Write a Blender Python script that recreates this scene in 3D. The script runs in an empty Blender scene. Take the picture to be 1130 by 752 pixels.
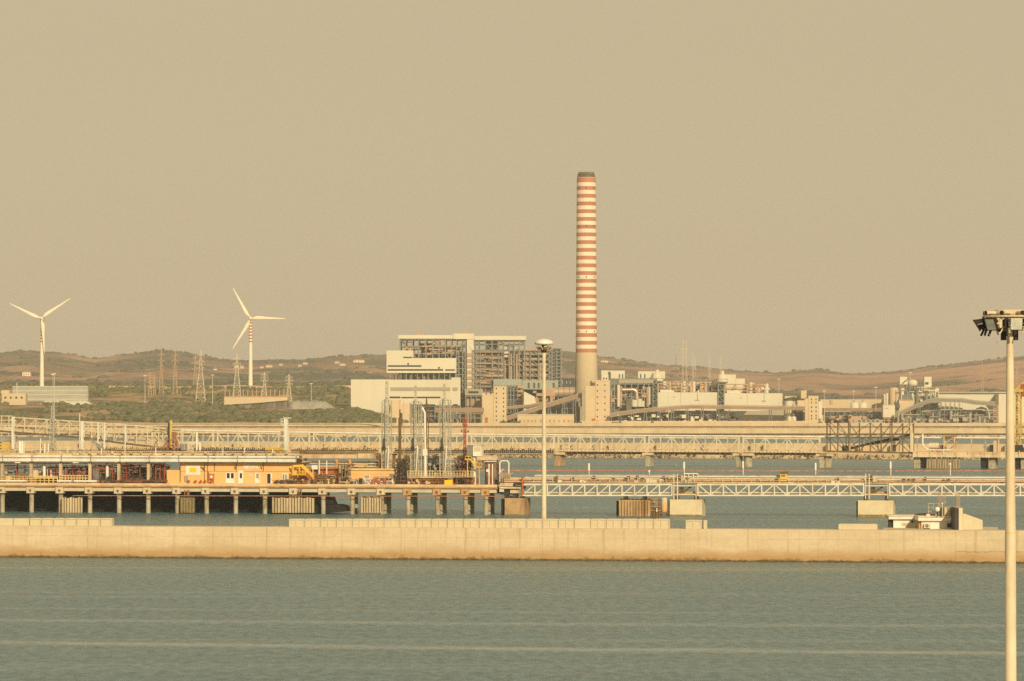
import bpy, bmesh, math, random
import numpy as np
from mathutils import Vector, noise, Matrix
random.seed(11)
SC = bpy.context.scene
COL = SC.collection
F, H, HY, CX = 4110.0, 25.0, 440.0, 565.0      # focal length in photo pixels, eye height, horizon row, centre column

# ------------------------------------------------------------------ site lines
class Line:
    """A quay, wall or pier line on the plan: distance = D0 + k*x. Local axes: u along it, v away from the viewer, z up."""
    def __init__(s, D0, k=0.0):
        s.D0, s.k = D0, k; s.n = math.sqrt(1 + k * k); s.ang = math.atan(k)
    def XY(s, px, v=0.0):
        t = (px - CX) / F; D = (s.D0 + v * s.n) / (1 - s.k * t); return t * D, D
    def U(s, px, v=0.0):
        X, D = s.XY(px, v); return (X + s.k * (D - s.D0)) / s.n
    def Z(s, px, py, v=0.0):
        return H - (py - HY) * s.XY(px, v)[1] / F
    def P(s, px, py, v=0.0):
        return (s.U(px, v), v, s.Z(px, py, v))
    def W(s, u, v, z):
        return Vector(((u - s.k * v) / s.n, s.D0 + (s.k * u + v) / s.n, z))
BW = Line(576, -.139)      # breakwater
P1 = Line(798, -.18)       # front jetty
P2 = Line(1390, -.37)      # back jetty
B2 = Line(1580, -.29)      # second breakwater
SH = Line(2420)            # far shore
PL = Line(3100)            # power station
WT = Line(3600)            # turbines
WORLD = Line(0.0)

# ------------------------------------------------------------------ materials
M = {}
def mat(name, c, rough=.8, var=.18, scale=.6, stretch=(1, 1, 1), metal=0.0, stain=None, samt=.5, sscale=.35, sstretch=(1, 1, .2), bump=0, spec=.3):
    m = bpy.data.materials.new(name); m.use_nodes = True
    nt = m.node_tree; N = nt.nodes; L = nt.links
    b = N['Principled BSDF']; b.inputs['Roughness'].default_value = rough; b.inputs['Metallic'].default_value = metal
    b.inputs['Specular IOR Level'].default_value = spec
    tc = N.new('ShaderNodeTexCoord')
    def nz(sc, st, det=4):
        mp = N.new('ShaderNodeMapping'); mp.inputs['Scale'].default_value = st
        L.new(tc.outputs['Object'], mp.inputs['Vector'])
        n = N.new('ShaderNodeTexNoise'); n.inputs['Scale'].default_value = sc; n.inputs['Detail'].default_value = det
        n.inputs['Roughness'].default_value = .65
        L.new(mp.outputs['Vector'], n.inputs['Vector']); return n
    n1 = nz(scale, stretch)
    r = N.new('ShaderNodeValToRGB'); e = r.color_ramp.elements
    e[0].position, e[1].position = .3, .7
    e[0].color = [max(0, x * (1 - var)) for x in c] + [1]; e[1].color = [min(1, x * (1 + var)) for x in c] + [1]
    L.new(n1.outputs['Fac'], r.inputs['Fac']); out = r.outputs['Color']
    if stain:
        n2 = nz(sscale, sstretch, 6)
        r2 = N.new('ShaderNodeValToRGB'); f = r2.color_ramp.elements
        f[0].position, f[1].position = .48, .68; f[0].color = (0, 0, 0, 1); f[1].color = (samt, samt, samt, 1)
        L.new(n2.outputs['Fac'], r2.inputs['Fac'])
        mx = N.new('ShaderNodeMix'); mx.data_type = 'RGBA'
        L.new(r2.outputs['Color'], mx.inputs['Factor']); L.new(out, mx.inputs['A']); mx.inputs['B'].default_value = list(stain) + [1]
        out = mx.outputs['Result']
    L.new(out, b.inputs['Base Color'])
    if bump:
        bp = N.new('ShaderNodeBump'); bp.inputs['Strength'].default_value = bump; bp.inputs['Distance'].default_value = .3
        L.new(n1.outputs['Fac'], bp.inputs['Height']); L.new(bp.outputs['Normal'], b.inputs['Normal'])
    M[name] = m; return m
RUST = (.22, .09, .035)
mat('white_paint', (.78, .75, .66), .5, .1, .8, stain=(.45, .33, .2), samt=.4)
mat('cream_paint', (.70, .60, .42), .6, .15, .5, stain=(.36, .2, .09), samt=.6, sscale=.6)
mat('beige_steel', (.60, .47, .29), .65, .2, .6, stain=(.34, .16, .07), samt=.7, sscale=.5)
mat('grey_steel', (.36, .36, .32), .5, .2, .7, metal=.2, stain=(.2, .16, .1), samt=.5)
mat('off_white', (.74, .68, .54), .55, .12, .8, stain=(.42, .3, .17), samt=.5)
mat('mast_steel', (.47, .44, .35), .5, .25, .9, stain=(.2, .15, .09), samt=.6)
mat('crane_yellow', (.62, .42, .10), .6, .2, .8, stain=(.35, .22, .07), samt=.5)
mat('pale_steel', (.50, .48, .40), .5, .2, .7, stain=(.3, .2, .12), samt=.5)
mat('dark_steel', (.045, .04, .036), .6, .3, 1.)
mat('rust_steel', (.30, .125, .05), .8, .35, .9, stain=(.12, .05, .03), samt=.6)
mat('brown_steel', (.15, .10, .05), .8, .3, .7, stain=(.26, .17, .09), samt=.5)
mat('red_paint', (.42, .085, .04), .6, .25, .7, stain=(.18, .07, .04), samt=.6)
mat('tank_red', (.38, .11, .06), .6, .3, .6, stain=(.6, .4, .25), samt=.4)
mat('yellow_paint', (.78, .50, .06), .55, .15, .8, stain=(.3, .18, .05), samt=.4)
mat('pure_yellow', (.85, .55, .01), .5, .05, 1.)
mat('orange_wall', (.84, .49, .20), .8, .06, .4, stain=(.66, .33, .12), samt=.35, sscale=.25)
mat('orange_red', (.55, .2, .075), .7, .2, .6, stain=(.3, .1, .04), samt=.5)
mat('rust_wall', (.48, .15, .04), .8, .2, .4, stain=(.3, .09, .03), samt=.6)
mat('seawall_stone', (.58, .46, .29), .9, .12, .15, stain=(.46, .33, .19), samt=.5, sscale=.12)
mat('deck_concrete', (.66, .51, .32), .85, .15, .4, stain=(.5, .27, .12), samt=.6, sscale=.3)
mat('rust_concrete', (.52, .31, .14), .85, .2, .5, stain=(.3, .13, .05), samt=.8, sscale=.5)
mat('pile_concrete', (.44, .39, .28), .85, .2, .6, stain=(.20, .13, .06), samt=.8, sscale=.8, sstretch=(1, 1, .5))
mat('deep_shade_concrete', (.008, .006, .006), .9, .3, .4)  # near black: deep shade below the jetty deck is put into the colour
mat('pale_concrete', (.60, .52, .36), .85, .08, .5, stain=(.48, .40, .27), samt=.5, sscale=.5)
mat('dolphin_cream', (.68, .58, .38), .85, .08, .5, stain=(.5, .38, .2), samt=.5)
mat('dolphin_rust', (.46, .31, .16), .85, .2, .5, stain=(.2, .1, .035), samt=.9, sscale=.7, sstretch=(1, 1, .12))
mat('timber', (.42, .31, .18), .9, .25, 1.2, stretch=(1, 1, .15), stain=(.15, .12, .05), samt=.7, sscale=.6)
mat('moss_timber', (.26, .20, .10), .9, .3, 1., stain=(.12, .11, .04), samt=.8)
mat('rubber', (.02, .017, .016), .7, .3, 1.)
mat('glass_dark', (.035, .03, .03), .15, .1, 1., spec=.5)
mat('glass_grey', (.22, .22, .19), .2, .1, 1., spec=.5)
mat('silver_lens', (.62,.60,.5), .28, .25, 3., metal=.35)
mat('rock', (.40, .30, .18), .9, .4, .25, stain=(.18, .13, .07), samt=.7, bump=.5)
# power station
mat('clad_white', (.64, .60, .46), .7, .04, .05, stain=(.56, .50, .37), samt=.4, sscale=.05)
mat('clad_grey', (.36, .33, .25), .7, .1, .05)
mat('clad_blue', (.33, .36, .30), .7, .08, .05)
mat('conveyor_grey', (.25, .23, .19), .8, .15, .1)
mat('timber_rib', (.56, .44, .27), .9, .25, 1.2, stretch=(1, 1, .15), stain=(.2, .15, .07), samt=.7, sscale=.6)
mat('pale_yellow', (.70, .53, .22), .6, .2, .8, stain=(.4, .28, .12), samt=.5)
mat('steel_blue', (.20, .215, .19), .6, .2, .05)
mat('steel_dark', (.075, .085, .08), .7, .3, .05)
mat('plant_pink', (.48, .32, .2), .8, .2, .06, stain=(.3, .18, .11), samt=.5, sscale=.1)
mat('plant_dark', (.13, .12, .10), .8, .45, .12, stain=(.36, .28, .19), samt=.7, sscale=.2)
mat('tower_tan', (.61, .49, .315), .85, .06, .06, stain=(.52, .4, .245), samt=.4, sscale=.08)
mat('conveyor', (.31, .215, .14), .8, .15, .08)
mat('duct', (.42, .30, .2), .5, .2, .08, metal=.2)
mat('silver', (.62, .5, .38), .35, .1, .1, metal=.6)
mat('chimney_concrete', (.60, .49, .32), .85, .06, .04, stain=(.51, .4, .25), samt=.4, sscale=.05, sstretch=(1, 1, .15))
mat('chimney_red', (.47, .185, .115), .7, .15, .06, stain=(.38, .16, .1), samt=.6, sscale=.1)
mat('chimney_white', (.80, .72, .54), .7, .06, .06, stain=(.6, .5, .35), samt=.5, sscale=.08, sstretch=(1, 1, .3))
mat('turbine_white', (.80, .74, .58), .4, .03, .05)
mat('turbine_red', (.55, .13, .07), .5, .08, .1)
mat('pylon_rust', (.48, .33, .21), .7, .1, .05)
mat('pylon_pale', (.6, .52, .38), .6, .1, .05)
mat('tarp', (.34, .32, .26), .8, .2, .1, stretch=(2, .3, 1))
mat('hall_roof', (.36, .35, .29), .7, .1, .1)
mat('house_wall', (.78, .64, .46), .8, .1, .05)
mat('house_roof', (.45, .22, .12), .8, .2, .05)
mat('mesh_rust', (.42, .30, .2), .7, .2, 1.)
mat('pale_red', (.42, .17, .09), .6, .3, .7, stain=(.5, .36, .22), samt=.6)
mat('foliage', (.125, .128, .058), .9, .45, .06, stain=(.17, .15, .08), samt=.6, sscale=.12, sstretch=(1, 1, 1))
mat('foliage_far', (.095, .100, .066), .9, .35, .01)

# ------------------------------------------------------------------ mesh builder
class MB:
    def __init__(s): s.V = []; s.Fc = []; s.S = []; s.I = []; s.mi = 0; s.Pc = []; s.np = 0
    def pieces(s):
        for p in range(1, s.np + 1):
            q = MB(); ids = [i for i, k in enumerate(s.Pc) if k == p]; mp = {}
            for i in ids:
                f = []
                for v in s.Fc[i]:
                    if v not in mp: mp[v] = len(q.V); q.V.append(s.V[v])
                    f.append(mp[v])
                q.Fc.append(f); q.S.append(s.S[i]); q.I.append(s.I[i])
            yield q
    def _a(s, vs, fs, sm=False, new=True):
        if new: s.np += 1
        s.Pc += [s.np] * len(fs)
        o = len(s.V); s.V += [tuple(v) for v in vs]
        for f in fs: s.Fc.append([i + o for i in f]); s.S.append(sm); s.I.append(s.mi)
    def box(s, x0, x1, y0, y1, z0, z1):
        x0, x1 = sorted((x0, x1)); y0, y1 = sorted((y0, y1)); z0, z1 = sorted((z0, z1))
        s._a([(x0,y0,z0),(x1,y0,z0),(x1,y1,z0),(x0,y1,z0),(x0,y0,z1),(x1,y0,z1),(x1,y1,z1),(x0,y1,z1)],
             [(0,3,2,1),(4,5,6,7),(0,1,5,4),(1,2,6,5),(2,3,7,6),(3,0,4,7)])
    def bar(s, p, q, w, h=None):
        p, q = Vector(p), Vector(q); d = q - p
        if d.length < 1e-6: return
        d.normalize(); h = h or w
        up = Vector((0, 0, 1)) if abs(d.z) < .95 else Vector((0, 1, 0))
        a = d.cross(up).normalized(); b = a.cross(d).normalized(); a *= w / 2; b *= h / 2
        vs = [p-a-b, p+a-b, p+a+b, p-a+b, q-a-b, q+a-b, q+a+b, q-a+b]
        s._a(vs, [(0,1,2,3),(7,6,5,4),(0,4,5,1),(1,5,6,2),(2,6,7,3),(3,7,4,0)])
    def cyl(s, p, q, r1, r2=None, n=10, caps=True, sm=True):
        p, q = Vector(p), Vector(q); d = (q - p).normalized(); r2 = r1 if r2 is None else r2
        up = Vector((0, 0, 1)) if abs(d.z) < .95 else Vector((0, 1, 0))
        a = d.cross(up).normalized(); b = a.cross(d).normalized()
        o = len(s.V); vs = []
        for c, r in ((p, r1), (q, r2)):
            for i in range(n):
                t = 2 * math.pi * i / n; vs.append(c + a * (r * math.cos(t)) + b * (r * math.sin(t)))
        s._a(vs, [(i, i + n, (i+1) % n + n, (i+1) % n) for i in range(n)], sm)
        if caps: s._a(vs, [list(range(n)), list(range(2*n-1, n-1, -1))], new=False)
    def tube(s, pts, r, n=8):
        for a, b in zip(pts, pts[1:]): s.cyl(a, b, r, n=n)
        for p in pts[1:-1]: s.ball(p, r * 1.02, 6, 4)
    def ball(s, c, r, n=10, m=6, sz=1.0):
        prof = [(max(1e-4, r * math.sin(math.pi * j / m)), -r * sz * math.cos(math.pi * j / m)) for j in range(m + 1)]
        s.rev([(a, c[2] + b) for a, b in prof], (c[0], c[1]), n)
    def rev(s, prof, c=(0, 0), n=24, mats=None, sm=True):
        vs = [(c[0] + r * math.cos(2*math.pi*i/n), c[1] + r * math.sin(2*math.pi*i/n), z) for r, z in prof for i in range(n)]
        m0 = s.mi; o = len(s.V); s.V += vs; s.np += 1; s.Pc += [s.np] * (n * (len(prof) - 1))
        for j in range(len(prof) - 1):
            for i in range(n):
                s.Fc.append([o+j*n+i, o+j*n+(i+1)%n, o+(j+1)*n+(i+1)%n, o+(j+1)*n+i]); s.S.append(sm); s.I.append(mats[j] if mats else m0)
    def prism(s, poly, y0, y1):                 # polygon in (x, z), extruded along y
        n = len(poly); area = sum(poly[i][0]*poly[(i+1)%n][1] - poly[(i+1)%n][0]*poly[i][1] for i in range(n))
        if area < 0: poly = poly[::-1]
        vs = [(x, y0, z) for x, z in poly] + [(x, y1, z) for x, z in poly]
        s._a(vs, [list(range(n)), list(range(2*n-1, n-1, -1))] + [(i, i+n, (i+1)%n+n, (i+1)%n) for i in range(n)])
    # the same shapes, measured on a site line
    def pb(s, L, x0, x1, y0, y1, v0, v1, zb=None):
        xm = (x0 + x1) / 2
        s.box(L.U(x0, v0), L.U(x1, v0), v0, v1, L.Z(xm, y1, v0) if zb is None else zb, L.Z(xm, y0, v0))
    def pbar(s, L, p, q, w, h=None): s.bar(L.P(*p), L.P(*q), w, h)
    def pcyl(s, L, p, q, r, r2=None, n=10): s.cyl(L.P(*p), L.P(*q), r, r2, n)
    def lattice(s, u0, u1, v0, v1, z0, z1, n, w, diag=True, taper=1.0):
        """four-legged lattice mast between two levels"""
        uc, vc = (u0+u1)/2, (v0+v1)/2; hu, hv = (u1-u0)/2, (v1-v0)/2
        def c(i, t):
            k = 1 + (taper - 1) * t; a, b = ((-1,-1),(1,-1),(1,1),(-1,1))[i % 4]
            return (uc + a*hu*k, vc + b*hv*k, z0 + (z1-z0)*t)
        for i in range(4): s.bar(c(i, 0), c(i, 1), w)
        for j in range(n):
            t0, t1 = j/n, (j+1)/n
            for i in range(4):
                s.bar(c(i, t1), c(i+1, t1), w*.7)
                if diag: s.bar(*((c(i, t0), c(i+1, t1)) if (i+j) % 2 else (c(i+1, t0), c(i, t1))), w*.6)
    def build(s, name, mats, loc=(0, 0, 0), off=(0, 0, 0), parent=None, rz=0.0):
        me = bpy.data.meshes.new(name)
        V = [(x-off[0], y-off[1], z-off[2]) for x, y, z in s.V]
        me.from_pydata(V, [], s.Fc)
        me.polygons.foreach_set('use_smooth', s.S); me.polygons.foreach_set('material_index', s.I)
        for m in (mats if isinstance(mats, (list, tuple)) else [mats]): me.materials.append(M[m])
        me.update()
        o = bpy.data.objects.new(name, me); COL.objects.link(o)
        o.location = loc; o.rotation_euler = (0, 0, rz); o.parent = parent
        return o

def tag(o, label, cat=None, group=None, kind=None):
    if label: o['label'] = label
    if cat: o['category'] = cat
    if group: o['group'] = group
    if kind: o['kind'] = kind
    return o
SINGLE = {k: v for k, v in (a.split(':') for a in ('buttresses:buttress pale_boxes:pale_box roof_fittings:roof_fitting duct_boxes:duct_box fender_block:fender_block '
    'columns:column recesses:recess boxes:filter_box openings:opening windows:window vents:vent brackets:bracket bollards:bollard bearing:bearing pile_cluster:pile cross_beam:cross_beam '
    'vessels:vessel landings:landing floors:floor valve_boxes:valve_box pumps:pump end_boxes:end_box roof_boxes:roof_box cradles:cradle saddles:saddle warning_lamps:warning_lamp '
    'lamps:lamp pillars:pillar stair_landings:landing dark_bins:bin legs:leg posts:post roof_clutter:roof_box panel:panel door:door drive_house:drive_house gutters:gutter roof_bays:roof_bay silos:silo '
    'fittings:fitting feet:foot cable_racks:cable_rack vertical:duct underslung_pipes:pipe lower_pipes:pipe ladder:ladder_piece lamp_strip:lamp_strip cross_arms:cross_arm rear_rails:rail winch_box:winch_box fender_bracket:fender_bracket pipe_stacks:stack ducts:duct supports:support machinery_boxes:box headhouse:headhouse plant_mass:plant_block boiler:boiler_block flue:flue').split())}
class Thing:
    """an Empty at the thing's base on a site line, with its parts as children"""
    def __init__(s, name, label, cat, L, u, v, z, group=None):
        s.o = bpy.data.objects.new(name, None); COL.objects.link(s.o)
        s.off = (u, v, z); s.L = L; s.o.location = L.W(u, v, z); s.o.rotation_euler = (0, 0, L.ang)
        tag(s.o, label, cat, group)
    def add(s, name, mats, m, parent=None, label=None):
        if name in SINGLE and m.np > 1:
            for q in list(m.pieces())[:100]:
                o = q.build(SINGLE[name], mats, off=s.off, parent=parent or s.o)
            return o
        o = m.build(name, mats, off=s.off, parent=parent or s.o)
        if label: o['label'] = label
        return o
def TP(name, label, cat, L, px, py=None, v=0., group=None, z=None):
    return Thing(name, label, cat, L, L.U(px, v), v, L.Z(px, py, v) if z is None else z, group)
def solo(name, label, cat, L, mats, m, px, py=None, v=0., group=None, z=None, kind=None):
    off = (L.U(px, v), v, L.Z(px, py, v) if z is None else z)
    o = m.build(name, mats, L.W(*off), off, None, L.ang); return tag(o, label, cat, group, kind)
def copy_tree(o, parent=None):
    c = o.copy(); COL.objects.link(c)
    if parent: c.parent = parent; c.matrix_parent_inverse = o.matrix_parent_inverse.copy()
    for ch in [x for x in bpy.data.objects if x.parent == o]: copy_tree(ch, c)
    return c
ORD = 'first second third fourth fifth sixth seventh eighth ninth tenth eleventh twelfth thirteenth fourteenth fifteenth sixteenth seventeenth eighteenth nineteenth twentieth twenty-first twenty-second twenty-third twenty-fourth twenty-fifth twenty-sixth'.split()

# ------------------------------------------------------------------ camera, light, sky, air
cam = bpy.data.cameras.new('camera'); co = bpy.data.objects.new('camera', cam); COL.objects.link(co); SC.camera = co
cam.sensor_width = 36; cam.lens = 36 * F / 1130; cam.clip_start = .5; cam.clip_end = 30000
co.location = (0, 0, H); co.rotation_euler = (math.pi/2 + math.atan(64 / F), 0, 0)
SUN_EL, SUN_AZ = 22.5, 18.0          # sun low behind the viewer, a little to the right
sun = bpy.data.lights.new('sun', 'SUN'); so = bpy.data.objects.new('sun', sun); COL.objects.link(so)
sun.energy = 3.9; sun.angle = math.radians(.5); sun.color = (1, .82, .54)
el, az = math.radians(SUN_EL), math.radians(SUN_AZ)
tosun = Vector((math.sin(az)*math.cos(el), -math.cos(az)*math.cos(el), math.sin(el)))
so.rotation_euler = tosun.to_track_quat('Z', 'Y').to_euler(); so.location = (0, -50, 300)
wd = bpy.data.worlds.new('World'); SC.world = wd; wd.use_nodes = True
nt = wd.node_tree; N = nt.nodes; bg = N['Background']
sky = N.new('ShaderNodeTexSky'); sky.sky_type = 'NISHITA'; sky.sun_disc = False
sky.sun_elevation = el; sky.sun_rotation = math.pi - az; sky.air_density = 1.0; sky.dust_density = 1.5; sky.ozone_density = 1.0
hs = N.new('ShaderNodeHueSaturation'); hs.inputs['Saturation'].default_value = .12
mx = N.new('ShaderNodeMix'); mx.data_type = 'RGBA'; mx.blend_type = 'MULTIPLY'; mx.inputs['Factor'].default_value = 1
mx.inputs['B'].default_value = (.9, .72, .44, 1)
nt.links.new(sky.outputs['Color'], hs.inputs['Color']); nt.links.new(hs.outputs['Color'], mx.inputs['A'])
# dust-laden air: the sky's own gradient is mostly evened out
ev = N.new('ShaderNodeMix'); ev.data_type = 'RGBA'; ev.inputs['Factor'].default_value = .8; ev.inputs['B'].default_value = (3.32, 2.70, 1.74, 1)
nt.links.new(mx.outputs['Result'], ev.inputs['A']); nt.links.new(ev.outputs['Result'], bg.inputs['Color']); bg.inputs['Strength'].default_value = .15
vs = SC.view_settings; vs.view_transform = 'Standard'; vs.look = 'None'; vs.exposure = 0; vs.gamma = 1; vs.use_curve_mapping = False
SC.render.engine = 'CYCLES'
cy = SC.cycles; cy.use_denoising = False; cy.max_bounces = 6; cy.volume_bounces = 1; cy.diffuse_bounces = 3; cy.glossy_bounces = 3
cy.transparent_max_bounces = 8; cy.use_adaptive_sampling = False
try: cy.denoiser = 'OPENIMAGEDENOISE'; cy.denoising_prefilter = 'ACCURATE'
except Exception: pass
hz = MB(); hz.box(-3200, 3200, -320, 10400, -3, 262)
hm = bpy.data.materials.new('haze'); hm.use_nodes = True; hn = hm.node_tree.nodes; hn.remove(hn['Principled BSDF'])
pv = hn.new('ShaderNodeVolumePrincipled'); pv.inputs['Density'].default_value = 5.8e-5; pv.inputs['Color'].default_value = (.93, .92, .9, 1)
pv.inputs['Anisotropy'].default_value = 0
hm.node_tree.links.new(pv.outputs['Volume'], hn['Material Output'].inputs['Volume']); M['haze'] = hm
tag(hz.build('haze', 'haze'), 'thin warm haze over the harbour and hills', 'haze', kind='stuff')

# ------------------------------------------------------------------ water
def water_mat():
    m = bpy.data.materials.new('water'); m.use_nodes = True; nt = m.node_tree; N = nt.nodes; L = nt.links
    b = N['Principled BSDF']; b.inputs['Roughness'].default_value = .36; b.inputs['Specular IOR Level'].default_value = .42; b.inputs['IOR'].default_value = 1.33
    tc = N.new('ShaderNodeTexCoord')
    def nz(st, sc, det, rg=.6):
        mp = N.new('ShaderNodeMapping'); mp.inputs['Scale'].default_value = st; L.new(tc.outputs['Object'], mp.inputs['Vector'])
        n = N.new('ShaderNodeTexNoise'); n.inputs['Scale'].default_value = sc; n.inputs['Detail'].default_value = det; n.inputs['Roughness'].default_value = rg
        L.new(mp.outputs['Vector'], n.inputs['Vector']); return n.outputs['Fac']
    def mth(op, a, b_=None):
        n = N.new('ShaderNodeMath'); n.operation = op
        for i, x in enumerate((a, b_)):
            if x is None: continue
            if isinstance(x, (int, float)): n.inputs[i].default_value = x
            else: L.new(x, n.inputs[i])
        return n.outputs[0]
    small = nz((1, .30, 1), 1.05, 6, .72); mid = nz((1, .36, 1), .8, 4, .6); big = nz((.028, .05, 1), .5, 5)
    h = mth('ADD', mth('MULTIPLY', small, .5), mth('MULTIPLY', mid, 1.1))
    # smooth slicks left by passing boats: long bands where the ripples lie down
    sx = N.new('ShaderNodeSeparateXYZ'); L.new(tc.outputs['Object'], sx.inputs[0])
    wob = nz((.02, .004, 1), 1.0, 3)
    slick = None
    for y0, k, wd_ in ((373, -.16, 1.3), (385, -.02, .7), (414, -.10, 1.4), (437, -.13, .8), (478, -.06, 1.2)):
        d = mth('ADD', mth('SUBTRACT', sx.outputs['Y'], y0), mth('MULTIPLY', sx.outputs['X'], -k))
        d = mth('ADD', d, mth('MULTIPLY', mth('SUBTRACT', wob, .5), 9))
        s_ = mth('MAXIMUM', mth('SUBTRACT', 1.0, mth('DIVIDE', mth('ABSOLUTE', d), wd_ * 3.4)), 0.0)
        s_ = mth('MULTIPLY', s_, (1.0, .3, .6, .35, .25)[(373, 385, 414, 437, 478).index(y0)])
        slick = s_ if slick is None else mth('MAXIMUM', slick, s_)
    band = nz((.0022, .045, 1), 1.0, 4, .55)
    br = N.new('ShaderNodeMapRange'); br.inputs['From Min'].default_value = .56; br.inputs['From Max'].default_value = .72; br.inputs['To Max'].default_value = .55; L.new(band, br.inputs['Value'])
    slick = mth('MAXIMUM', slick, br.outputs[0])
    slick = mth('MULTIPLY', slick, mth('MAXIMUM', 0.0, mth('ADD', -.45, mth('MULTIPLY', nz((.035, .35, 1), 1.0, 6, .7), 2.6))))
    amp = mth('SUBTRACT', 1.0, mth('MULTIPLY', slick, .8))
    patch = mth('ADD', mth('MULTIPLY', big, .9), .55)
    L.new(mth('SUBTRACT', .29, mth('MULTIPLY', slick, .17)), b.inputs['Roughness'])
    bp = N.new('ShaderNodeBump'); bp.inputs['Distance'].default_value = 2.5
    L.new(mth('MULTIPLY', mth('MULTIPLY', amp, patch), .62), bp.inputs['Strength']); L.new(h, bp.inputs['Height'])
    L.new(bp.outputs['Normal'], b.inputs['Normal'])
    r = N.new('ShaderNodeValToRGB'); e = r.color_ramp.elements
    e[0].position, e[1].position = .41, .59; e[0].color = (.052, .142, .168, 1); e[1].color = (.165, .285, .315, 1)  # light and dark of the ripples is painted into the base colour
    L.new(mth('ADD', mth('MULTIPLY', mth('ADD', mth('MULTIPLY', small, .35), mth('MULTIPLY', mid, .65)), .8), mth('MULTIPLY', big, .2)), r.inputs['Fac']); L.new(r.outputs['Color'], b.inputs['Base Color'])
    M['water'] = m
water_mat()
w = MB(); w._a([(-2400, -260, 0), (2400, -260, 0), (2400, 2432, 0), (-2400, 2432, 0)], [(0, 1, 2, 3)])
tag(w.build('water', 'water'), 'grey green rippled harbour water', 'water', kind='structure')

# ------------------------------------------------------------------ terrain
def lerp(tab, x):
    if x <= tab[0][0]: return tab[0][1]
    for (a, p), (b, q) in zip(tab, tab[1:]):
        if x <= b: return p + (q - p) * (x - a) / (b - a)
    return tab[-1][1]
SKYL = [(-400,394),(-200,391),(0,390),(25,387.5),(60,388.5),(105,396),(140,391),(180,386),(215,391),(245,397),(275,399),(300,397),(340,397),(380,393),(410,392),
        (440,391),(520,389),(600,386),(630,388),(660,393.5),(700,399),(740,404),(775,405),(800,408),(830,410.5),(860,412),(880,409),(905,408),(930,412),(960,412.5),
        (985,410),(1010,407),(1050,402),(1090,397),(1130,393),(1200,388),(1400,384),(1600,388)]
LEFT = [(2425,8.6),(2600,9.5),(2800,11),(3000,15),(3200,20),(3400,27),(3600,35),(3800,37),(4200,39),(5000,43)]
RIGHT = [(2425,4.5),(4000,4.5),(4400,8),(5000,24)]
def ss(a, b, x):
    t = min(1, max(0, (x - a) / (b - a))); return t * t * (3 - 2 * t)
def ground(px, D):
    g = 1 - ss(395, 455, px)
    if D <= 5000:
        z = lerp(LEFT, D) * g + lerp(RIGHT, D) * (1 - g)
        X = (px - CX) * D / F
        z += g * noise.noise((X/60, D/90, 0)) * 2.0 * ss(2430, 2600, D) + (1-g) * ss(4000, 4600, D) * noise.noise((X/90, D/200, 3)) * 3
        return z
    zs = H + (HY - lerp(SKYL, px)) * 7500 / F
    z5 = 43 * g + 24 * (1 - g); X = (px - CX) * D / F
    if D <= 7500:
        t = (D - 5000) / 2500; b = math.sin(math.pi * t)
        z = z5 + (zs - z5) * (t ** 1.15)
        z += b * (16 * noise.noise((X/330, D/420, 7)) + 6 * noise.noise((X/110, D/150, 2)))
        z += 2.2 * noise.noise((X/45, 0, 9)) * ss(.8, 1, t) + 1.2 * noise.noise((X/14, 0, 4)) * ss(.9, 1, t)
        return z
    return zs * (1 - ss(7500, 9800, D)) + 1
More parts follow.
